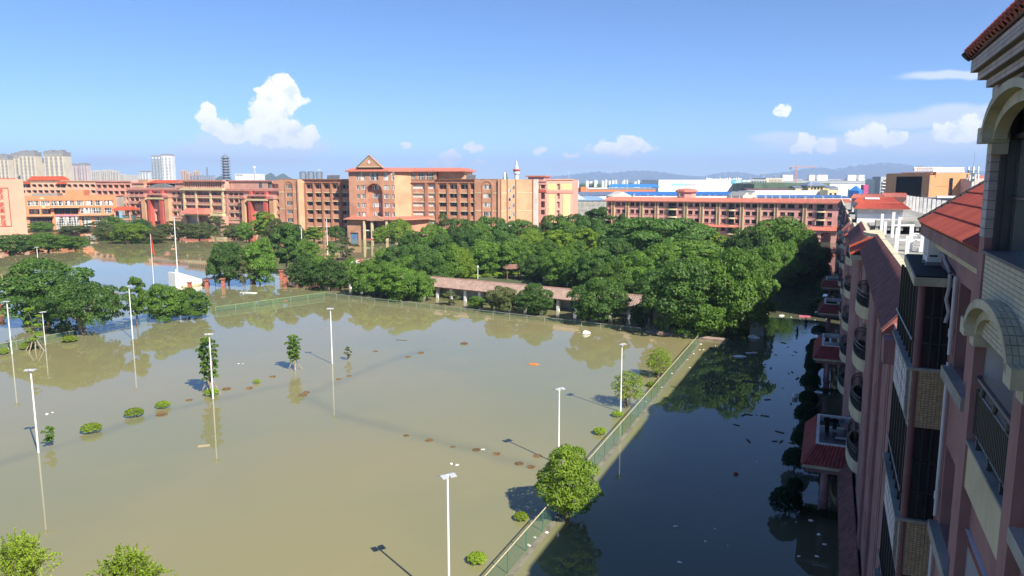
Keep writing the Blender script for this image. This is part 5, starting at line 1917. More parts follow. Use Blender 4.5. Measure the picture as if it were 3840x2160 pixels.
def porch(a0, a1, label, stuff=True):
    t = thing('porch', label, 'porch', (0, 0, 0), NROT)
    low = [(2.4, a1 + 1.6, 3.75), (2.4, a0 - 1.0, 3.75), (-0.9, a0 - 1.0, 3.75), (-0.9, a1 + 1.6, 3.75)]
    r_ = MB()
    ribbed_slope(r_, (-0.9, a0 - 1.0, 3.75), (2.4, a0 - 1.0, 3.75), (0.0, a0, 5.05), (2.4, a0, 5.05), 0.27, 0.06)
    r_.build('front_slope', mat('porch_tile', (0.30, 0.065, 0.055), 0.6, 0.15, 2.0), t)
    r_ = MB()
    ribbed_slope(r_, (-0.9, a1 + 1.6, 3.75), (-0.9, a0 - 1.0, 3.75), (0.0, a1, 5.05), (0.0, a0, 5.05), 0.27, 0.06)
    r_.build('side_slope', MATS['porch_tile'], t)
    MB().box(-0.85, a0 - 0.95, 3.5, 2.4, a1 + 1.5, 3.74).build('eave_beam', M_PARAPET, t)
    MB().box(-0.6, a0 - 0.7, 3.15, 2.4, a1 + 1.2, 3.5).build('beam', M_PIER, t)
    for q in ((0.0, a0 - 0.02, 4.6, 2.6, a0 + 0.16, 5.14), (0.0, a1 - 0.16, 4.6, 2.6, a1 + 0.02, 5.14), (-0.02, a0 + 0.16, 4.6, 0.2, a1 - 0.16, 5.14)):
        MB().box(*q).build('rim', M_WHITE_D, t)
    MB().box(0.2, a0 + 0.16, 3.76, 2.6, a1 - 0.16, 4.1).build('terrace', mat('wet_terrace', (0.05, 0.055, 0.06), 0.35, 0.2), t)
    MB().box(2.42, a0 - 0.5, 4.0, 2.49, a1 + 0.5, 8.2).build('terrace_wall', M_PIER, t)
    for (b_, a_) in ((0.72, a0 - 0.15), (0.72, a1 + 0.6)):
        c = MB()
        c.lathe([(0.34, -1), (0.34, 0.75), (0.38, 0.8), (0.38, 1.0), (0.34, 1.02), (0.30, 1.1), (0.27, 3.15)], 18, (b_, a_, 0))
        c.build('column', M_PIER, t)
    return t


porch(56.0, 63.3, 'first tiled porch with a sunken terrace, largest in the shaded water')
porch(90.8, 98.2, 'second tiled porch with a sunken terrace, beyond the round topiary row')
porch(122.5, 128.5, 'third tiled porch, half hidden in the dark shrubs of the far row')
porch(152.5, 158.5, 'smallest tiled porch on a single column at the far end of the dark row')
for (a, b_, z, col_, nm, lb) in ((57.4, 0.75, 4.1, (0.03, 0.16, 0.42), 'bucket', 'blue bucket on the terrace of the first porch'), (57.3, 1.1, 4.1, (0.55, 0.16, 0.14), 'basin', 'red basin beside the blue bucket on the first porch'),
                             (91.6, 0.8, 4.1, (0.03, 0.16, 0.42), 'bucket', 'blue bucket on the terrace of the second porch'), (91.6, 1.25, 4.1, (0.5, 0.36, 0.06), 'basin', 'yellow basin beside the blue bucket on the second porch')):
    o = MB().lathe([(0.14, 0), (0.2, 0.38), (0.22, 0.4), (0.19, 0.4), (0.15, 0.1)] if nm == 'bucket' else [(0.14, 0), (0.26, 0.2), (0.28, 0.22), (0.25, 0.21), (0.15, 0.05)], 14).build(nm, mat(nm + '_plastic' + str(int(col_[0] * 100)), col_, 0.4))
    o.location = AB(b_, a, z)
    tag(o, lb, nm)
o = MB().box(-0.55, -0.12, 0, 0.55, 0.12, 0.08).build('bench_board', M_WHITE_D)
o.location = AB(1.9, 60.4, 4.2)
o.rotation_euler = (0, 0, NROT)
tag(o, 'pale board lying on the dark terrace of the first porch', 'board')
for i, (a, h, cc) in enumerate(((62.7, 0.9, (0.03, 0.03, 0.035)), (62.6, 0.8, (0.03, 0.035, 0.04)), (62.8, 0.6, (0.4, 0.4, 0.42)))):
    m_ = MB()
    x = 0.6 + 0.55 * i
    m_.box(x, a, 5.0 - h, x + 0.32, a + 0.05, 5.1)
    m_.box(x - 0.12, a, 4.75, x + 0.44, a + 0.05, 5.05)
    o = m_.build('hanging_shirt', mat('laundry%d' % i, cc, 0.9))
    o.rotation_euler = (0, 0, NROT)
    tag(o, ('black shirt drying on the first porch, nearest its white rim', 'black shirt drying in the middle of the first porch line', 'grey shirt drying on the first porch, nearest the pink wall')[i], 'laundry', 'laundry on the first porch')

# ---- deck furniture on the flat roofs: white pergola posts and beams, concrete frame, white roof house, red roofs
pg = thing('roof_pergola', 'unroofed white pergola of square posts on the flat dormitory deck', 'pergola', (0, 0, 0), NROT)
for (a, b_, zt) in ((73.4, 4.27, 21.03), (70.8, 4.4, 20.48), (69.8, 4.91, 21.32), (71.9, 5.53, 20.84), (55.8, 4.22, 20.83), (54.1, 4.73, 20.41), (56.6, 5.13, 20.98), (56.5, 5.81, 20.55), (56.4, 5.62, 19.5), (55.9, 5.95, 20.5)):
    MB().box(b_ - 0.12, a - 0.12, 19.2, b_ + 0.12, a + 0.12, zt).build('post', M_WHITE, pg)
for (p, q) in (((5.13, 56.6, 20.4), (5.81, 56.5, 20.4)), ((5.13, 56.6, 20.4), (5.81, 56.5, 20.05)), ((4.22, 55.8, 20.0), (5.81, 56.5, 20.0)), ((4.9, 69.8, 20.2), (6.6, 71, 20.2))):
    MB().tube(p, q, 0.06, n=6).build('beam', M_WHITE, pg)
cf = thing('concrete_frame', 'weathered concrete roof frame with dark openings behind the white posts', 'roof structure', (0, 0, 0), NROT)
MB().box(4.4, 84.7, 19.31, 9.6, 87, 19.85).build('beam', M_CONC, cf)
MB().box(4.4, 86.5, 18.9, 9.6, 86.9, 19.3).build('dark_back', M_DARK, cf)
for b_ in (4.5, 5.6, 6.75, 8.2, 9.4):
    MB().box(b_ - 0.14, 84.8, 18.9, b_ + 0.14, 85.1, 19.308).build('column', M_CONC, cf)
MB().box(4.0, 86.95, 18.9, 12, 93.9, 19.2).build('deck', M_CONC, cf)
ld = MB()
for x in (6.9, 7.25, 7.6):
    ld.tube((x, 86, 19.95), (x, 86, 20.6), 0.02, n=5)
for z in (20.15, 20.4, 20.6):
    ld.tube((6.7, 86, z), (7.6, 86, z), 0.02, n=5)
ld.build('railing', M_WHITE_D, cf)


def roof_house(name, label, a, b0, b1, z0, z1, zr, depth, tilem, wallm, ov=0.5, lo=None):
    t = thing(name, label, 'roof house', (0, 0, 0), NROT, 'red tiled roof houses on the dormitory')
    m_ = MB()
    m_.box(b0, a, z0, b1, a + depth, z1)
    m_.build('wall', wallm, t)
    if lo:
        MB().box(b0 - 0.02, a - 0.05, z0, b1 + 0.02, a, lo).build('lower_panel', M_WHITE, t)
    m_ = MB()
    ribbed_slope(m_, (b0 - ov, a - 1.0, z1), (b1 + ov * 2, a - 1.0, z1), (b0 + 0.25, a + depth * 0.5, zr), (b1 + 0.35, a + depth * 0.5, zr), 0.22, 0.05)
    m_.quad((b0 - ov, a + depth + 1, z1), (b0 - ov, a - 1.0, z1), (b0 + 0.25, a + depth * 0.5, zr), (b0 + 0.25, a + depth * 0.5, zr))
    m_.quad((b1 + ov * 2, a - 1.0, z1), (b1 + ov * 2, a + depth + 1, z1), (b1 + 0.35, a + depth * 0.5, zr), (b1 + 0.35, a + depth * 0.5, zr))
    m_.build('tiled_roof', tilem, t)
    MB().box(b0 - ov, a - 1.0, z1 - 0.12, b1 + ov * 2, a + depth + 1, z1 - 0.005).build('eave', M_REDTILE, t)
    MB().tube((b0 + 0.2, a + depth * 0.5, zr), (b1 + 0.4, a + depth * 0.5, zr), 0.09, n=8).build('ridge', M_REDTILE2, t)
    return t


roof_house('roof_house', 'white walled roof house with a bright red roof facing the pergola posts', 150, 4.6, 12.0, 15.8, 18.9, 19.7, 12, M_REDTILE2, M_WHITE_D, 0.6, 17.9)
r2h = roof_house('roof_house', 'red roof directly behind the white walled one, with a pale skylight', 186, 5.3, 13.0, 15.5, 19.1, 19.9, 12, M_REDTILE2, M_WHITE_D, 0.5)
roof_house('roof_house', 'flat red roof farthest along the row, partly behind the skylight roof', 202, 4.9, 11.6, 15.5, 19.6, 20.4, 12, M_REDTILE, M_WHITE_D, 0.5)
roof_house('roof_house', 'longer dull red roof at the right of the skylight roof', 216, 12.2, 17.8, 15.5, 19.7, 20.5, 12, M_REDTILE, M_PINK, 0.3)
MB().hexa([(7.2, 188.5, 19.62), (10.2, 188.5, 19.62), (10.2, 190.6, 19.87), (7.2, 190.6, 19.87)], [(7.2, 188.5, 19.72), (10.2, 188.5, 19.72), (10.2, 190.6, 19.97), (7.2, 190.6, 19.97)]).build('skylight', M_WHITE, r2h)
row = thing('white_post_row', 'receding row of short white posts on the roof right of the red roofs', 'posts', (0, 0, 0), NROT)
for i in range(11):
    a = 206 - 5.2 * i
    b_ = 17.3 + 0.022 * (206 - a) * 2
    MB().box(b_ - 0.3, a - 0.3, 16.5, b_ + 0.3, a + 0.3, 20.2).build('post', M_WHITE_D, row)
rd2 = MB().box(9.5, 140, -1, 40, 215, 16.9).build('rear_dormitory', M_CONC)
rd2.rotation_euler = (0, 0, NROT)
tag(rd2, 'flat grey roofed rear dormitory carrying the row of white posts', 'building')

# ------------------------------------------------------------------ trees, shrubs, drowned bushes
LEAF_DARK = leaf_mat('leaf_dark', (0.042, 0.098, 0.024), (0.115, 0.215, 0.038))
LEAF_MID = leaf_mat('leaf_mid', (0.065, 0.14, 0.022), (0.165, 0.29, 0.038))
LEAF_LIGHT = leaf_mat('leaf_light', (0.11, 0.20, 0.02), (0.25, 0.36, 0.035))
LEAF_OLIVE = leaf_mat('leaf_olive', (0.075, 0.10, 0.035), (0.15, 0.175, 0.055))
LEAF_LIME = leaf_mat('leaf_lime', (0.16, 0.26, 0.02), (0.33, 0.43, 0.04))
LEAF_BROWN = leaf_mat('leaf_brown', (0.17, 0.10, 0.05), (0.30, 0.19, 0.09), 0.15)
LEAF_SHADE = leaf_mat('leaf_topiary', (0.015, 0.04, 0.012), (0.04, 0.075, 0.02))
BARK = mat('bark', (0.15, 0.115, 0.08), 0.9, 0.3, 3.0, bump=0.4, bscale=20)
BARK_PALE = mat('pale_bark', (0.34, 0.28, 0.21), 0.9, 0.25, 3.0, bump=0.3, bscale=20)


def leaf_mesh(name, blobs, n, leaf, seed, m, aspect=0.55, updir=0.35, inner=0.12):
    "leaves spread over and through a set of clump ellipsoids (x, y, z, rx, ry, rz)"
    rg = np.random.default_rng(seed)
    B = np.array(blobs, float)
    area = (B[:, 3] * B[:, 4] + B[:, 3] * B[:, 5] + B[:, 4] * B[:, 5])
    pick = rg.choice(len(B), n, p=area / area.sum())
    d = rg.normal(size=(n, 3))
    d /= np.linalg.norm(d, axis=1)[:, None]
    low = d[:, 2] < -0.25
    d[low, 2] *= -rg.uniform(0, 1, low.sum())
    d /= np.linalg.norm(d, axis=1)[:, None]
    rad = 1 - inner * np.abs(rg.normal(size=n)) + 0.03 * rg.normal(size=n)
    P = B[pick, :3] + d * B[pick, 3:6] * rad[:, None]
    # thin out leaves buried deep inside other clumps
    keep = np.ones(n, bool)
    for b in B:
        q = (((P - b[:3]) / (b[3:6] * 0.72)) ** 2).sum(1)
        keep &= q > 1
    P, d = P[keep], d[keep]
    n = len(P)
    N = d + rg.normal(size=(n, 3)) * 0.55 + np.array([0, 0, updir])
    N /= np.linalg.norm(N, axis=1)[:, None]
    t = np.cross(N, rg.normal(size=(n, 3)))
    t /= np.linalg.norm(t, axis=1)[:, None]
    u = np.cross(N, t)
    L = leaf * rg.uniform(0.6, 1.35, n)[:, None]
    V = np.empty((n, 4, 3))
    V[:, 0] = P - t * L * 0.5
    V[:, 1] = P + u * L * aspect * 0.5 - N * L * 0.06
    V[:, 2] = P + t * L * 0.5 - N * L * 0.10
    V[:, 3] = P - u * L * aspect * 0.5 - N * L * 0.06
    me = bpy.data.meshes.new(name)
    me.vertices.add(4 * n)
    me.vertices.foreach_set('co', V.reshape(-1))
    me.loops.add(4 * n)
    me.loops.foreach_set('vertex_index', np.arange(4 * n, dtype=np.int32))
    me.polygons.add(n)
    me.polygons.foreach_set('loop_start', np.arange(0, 4 * n, 4, dtype=np.int32))
    me.polygons.foreach_set('loop_total', np.full(n, 4, np.int32))
    me.materials.append(m)
    me.update()
    me.validate()
    return me


def crown_blobs(seed, kind, R0=5.0, Hc=6.0, zb=2.0, n=40):
    "clump layout of a crown: radius R0, height Hc above its underside at zb"
    rg = random.Random(seed)
    out = []
    if kind == 'dome':
        for i in range(n):
            z = 1 - 1.93 * (i + 0.5) / n
            w = i * 2.39996 + rg.uniform(-0.5, 0.5)
            q = math.sqrt(max(0, 1 - z * z))
            k = rg.uniform(0.6, 1.02)
            c = R0 * rg.uniform(0.13, 0.30)
            out.append((R0 * 0.80 * k * q * cos(w), R0 * 0.80 * k * q * sin(w), zb + Hc * 0.44 + Hc * 0.46 * k * z, c, c, c * rg.uniform(0.6, 0.85)))
        out.append((0, 0, zb + Hc * 0.46, R0 * 0.5, R0 * 0.5, Hc * 0.3))
    elif kind == 'layer':          # flat spreading layers
        for i in range(n):
            w = rg.uniform(0, 2 * pi)
            rr = R0 * math.sqrt(rg.random()) * 0.95
            top = zb + Hc * (0.55 + 0.4 * (1 - (rr / R0) ** 2))
            zz = top - rg.choice((0, 0, 0, Hc * 0.18, Hc * 0.34)) + rg.uniform(-0.2, 0.2)
            c = R0 * rg.uniform(0.16, 0.30)
            out.append((rr * cos(w), rr * sin(w), zz, c, c, c * 0.32))
    elif kind == 'tall':           # upright irregular
        for i in range(n):
            t = i / n
            w = i * 2.4 + rg.uniform(-0.4, 0.4)
            prof = math.sin(pi * (0.12 + 0.80 * t)) ** 0.8
            rr = R0 * prof * rg.uniform(0.35, 0.85)
            c = R0 * rg.uniform(0.22, 0.36) * (0.6 + 0.4 * prof)
            out.append((rr * cos(w), rr * sin(w), zb + Hc * (0.08 + 0.86 * t), c, c, c * 0.8))
    elif kind == 'sparse':
        for i in range(n):
            t = rg.random()
            w = rg.uniform(0, 2 * pi)
            prof = math.sin(pi * (0.1 + 0.8 * t))
            rr = R0 * prof * rg.uniform(0.1, 0.95)
            c = R0 * rg.uniform(0.14, 0.26)
            out.append((rr * cos(w), rr * sin(w), zb + Hc * t, c, c, c * 0.8))
    elif kind == 'ball':           # clipped shrub
        for i in range(n):
            z = 1 - 1.5 * (i + 0.5) / n
            w = i * 2.39996
            q = math.sqrt(max(0, 1 - z * z))
            out.append((R0 * 0.78 * q * cos(w), R0 * 0.78 * q * sin(w), zb + Hc * 0.5 + Hc * 0.4 * z, R0 * 0.27, R0 * 0.27, Hc * 0.15))
    return out


def trunk_mesh(name, seed, blobs, r=0.22, zb=2.0, nl=7, m=None, stakes=False, multi=1):
    rg = random.Random(seed + 77)
    b = MB()
    for k in range(multi):
        ox, oy = (rg.uniform(-0.5, 0.5), rg.uniform(-0.5, 0.5)) if multi > 1 else (0, 0)
        lean = (rg.uniform(-0.3, 0.3) + ox * 0.8, rg.uniform(-0.3, 0.3) + oy * 0.8)
        top = (ox + lean[0], oy + lean[1], zb + 0.6)
        b.path([(ox, oy, -1.2), (ox + lean[0] * 0.3, oy + lean[1] * 0.3, zb * 0.45), top], [r * 1.35, r * 1.0, r * 0.75], 9)
        tg = rg.sample(blobs, min(nl, len(blobs)))
        for t in tg:
            mid = ((top[0] + t[0]) / 2 + rg.uniform(-0.3, 0.3), (top[1] + t[1]) / 2 + rg.uniform(-0.3, 0.3), (top[2] + t[2]) / 2 - 0.25)
            b.path([top, mid, t[:3]], [r * 0.55, r * 0.36, r * 0.14], 6)
    if stakes:
        for k in range(4):
            w = k * pi / 2 + 0.6
            b.tube((1.0 * cos(w), 1.0 * sin(w), -0.6), (0.08 * cos(w), 0.08 * sin(w), 1.25), 0.045, n=5)
    return b.mesh(name, m or BARK, smooth=False)


PROTO = {}


def proto(key, kind, seed, R0, Hc, zb, nb, nleaf, leaf, m, r=0.22, bark=None, stakes=False, multi=1, nl=7, **kw):
    bl = crown_blobs(seed, kind, R0, Hc, zb, nb)
    PROTO[key] = (leaf_mesh('crown', bl, nleaf, leaf, seed, m, **kw), trunk_mesh('trunk', seed, bl, r, zb, nl, bark, stakes, multi), R0, zb + Hc)


for i_, (mm, nm) in enumerate(((LEAF_DARK, 'dark'), (LEAF_MID, 'mid'), (LEAF_LIGHT, 'light'), (LEAF_OLIVE, 'olive'))):
    for s in range(2):
        proto('dome_%s%d' % (nm, s), 'dome', 11 + i_ * 5 + s, 5.0, 7.2, 0.1, 76, 27000, 0.33, mm, inner=0.22)
proto('layer_dark0', 'layer', 31, 6.0, 5.4, 2.0, 80, 18000, 0.42, LEAF_DARK)
proto('layer_dark1', 'layer', 33, 6.0, 5.4, 2.0, 80, 18000, 0.42, LEAF_MID)
proto('tall_mid', 'tall', 41, 3.2, 8.0, 1.5, 34, 12000, 0.36, LEAF_MID)
proto('tall_light', 'tall', 43, 3.2, 8.0, 1.5, 34, 12000, 0.36, LEAF_LIGHT)
proto('tall_dark', 'tall', 45, 3.2, 8.0, 1.5, 34, 12000, 0.36, LEAF_DARK)
proto('sparse_olive', 'sparse', 51, 3.6, 5.2, 1.0, 34, 5500, 0.34, LEAF_OLIVE, r=0.13, multi=3, bark=BARK_PALE)
proto('sparse_mid', 'sparse', 53, 2.6, 4.6, 1.4, 30, 4200, 0.30, LEAF_MID, r=0.12)
proto('sapling', 'tall', 55, 0.95, 3.6, 0.9, 34, 4200, 0.20, LEAF_MID, r=0.055, stakes=True, bark=BARK_PALE, nl=9, inner=0.35)
proto('sapling_thin', 'sparse', 57, 0.95, 3.0, 1.0, 18, 900, 0.22, LEAF_LIGHT, r=0.05, stakes=True, bark=BARK_PALE, nl=9)
proto('lollipop', 'dome', 59, 1.5, 2.75, 0.55, 70, 9000, 0.115, LEAF_LIME, r=0.05, multi=5, nl=8, bark=BARK_PALE, inner=0.3)
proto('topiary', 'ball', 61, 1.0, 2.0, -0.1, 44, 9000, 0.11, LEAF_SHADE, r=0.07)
proto('near_tree', 'tall', 63, 2.1, 4.3, 0.3, 95, 42000, 0.15, LEAF_LIGHT, r=0.16, nl=14, inner=0.3)
proto('bush', 'ball', 65, 1.0, 0.9, 0.0, 26, 3200, 0.13, LEAF_LIME, r=0.03, nl=9, bark=BARK_PALE)
proto('bush_brown', 'ball', 67, 1.0, 0.6, 0.0, 20, 1300, 0.13, LEAF_BROWN, r=0.03, nl=9, bark=BARK_PALE)


def spray_tree(seed, R0, Ht, nshoot, leaf, m, mb):
    "an open crown of long leafy shoots that rise and arch outwards"
    rg = np.random.default_rng(seed)
    tk = MB()
    tk.path([(0, 0, -3), (0.05, 0.05, Ht * 0.35), (0.0, 0.1, Ht * 0.55)], [0.2, 0.16, 0.1], 9)
    P, A = [], []
    for k in range(nshoot):
        w = rg.uniform(0, 2 * pi)
        r0 = rg.uniform(0.0, 0.35) * R0
        st = np.array([r0 * cos(w), r0 * sin(w), Ht * rg.uniform(0.38, 0.66)])
        spread = rg.uniform(0.15, 1.0)
        en = np.array([R0 * spread * cos(w + rg.uniform(-0.4, 0.4)), R0 * spread * sin(w), Ht * (1.0 - 0.38 * spread ** 1.5) * rg.uniform(0.86, 1.0)])
        mid = (st + en) / 2 + np.array([0, 0, 0.10 * Ht * rg.uniform(0.2, 1.0)])
        pts = [tuple(st * (1 - t) ** 2 + 2 * mid * t * (1 - t) + en * t * t) for t in (0, 0.35, 0.7, 1)]
        tk.path([(0, 0.1, Ht * 0.5)] + pts, [0.05, 0.035, 0.025, 0.015, 0.006], 5)
        nl = int(90 * np.linalg.norm(en - st) / 2)
        for t in rg.uniform(0.0, 1.02, nl):
            c = st * (1 - t) ** 2 + 2 * mid * t * (1 - t) + en * t * t
            thick = 0.30 * (1.15 - t)
            P.append(c + rg.normal(size=3) * thick * 0.55)
            A.append(en - st)
    P = np.array(P)
    A = np.array(A)
    n = len(P)
    N = rg.normal(size=(n, 3)) * 0.6 + np.array([0, 0, 0.9])
    N /= np.linalg.norm(N, axis=1)[:, None]
    t = A / np.linalg.norm(A, axis=1)[:, None] + rg.normal(size=(n, 3)) * 0.8
    t -= N * (t * N).sum(1)[:, None]
    t /= np.linalg.norm(t, axis=1)[:, None]
    u = np.cross(N, t)
    L = leaf * rg.uniform(0.6, 1.3, n)[:, None]
    V = np.stack([P - t * L * 0.5, P + u * L * 0.33, P + t * L * 0.5 - N * L * 0.12, P - u * L * 0.33], 1)
    me = bpy.data.meshes.new('crown')
    me.from_pydata(V.reshape(-1, 3).tolist(), [], [(4 * i, 4 * i + 1, 4 * i + 2, 4 * i + 3) for i in range(n)])
    me.materials.append(m)
    return me, tk.mesh('trunk', mb)


for sd in (0, 1):
    c_, t_ = spray_tree(71 + sd, 2.6, 6.4, 110, 0.135, LEAF_LIME, BARK)
    PROTO['spray%d' % sd] = (c_, t_, 2.6, 6.4)



def plant(key, loc, s, label, cat='tree', name='tree', group=None, rot=None, sz=None, nocrown=False, mcrown=None):
    c, t, R0, Ht = PROTO[key]
    o = thing(name, label, cat, loc, (rot if rot is not None else random.Random(label).uniform(0, 6.28)), group, (s, s, s if sz is None else sz))
    put('trunk', t, o)
    put('crown', c, o)
    return o


def tree_at(dx, dtop, dbase, dw, key, label, name='tree', cat='tree', group=None, z0=0.0, rot=None):
    "a tree measured in the photo: centre x, top y, waterline y and crown width, all in pixels of a 2576 wide frame"
    p = Wd(dx, dbase, z0)
    q = D(dx * 1.49068, dtop * 1.49068, p.y)
    dist = math.hypot(p.x, p.y)
    width = dw * 1.49068 / FPX * math.hypot(dist, H - 2)
    c, t, R0, Ht = PROTO[key]
    s = width / 2 / (R0 * 1.02)
    return plant(key, p, s, label, cat, name, group, rot, sz=(q.z - z0) / Ht)


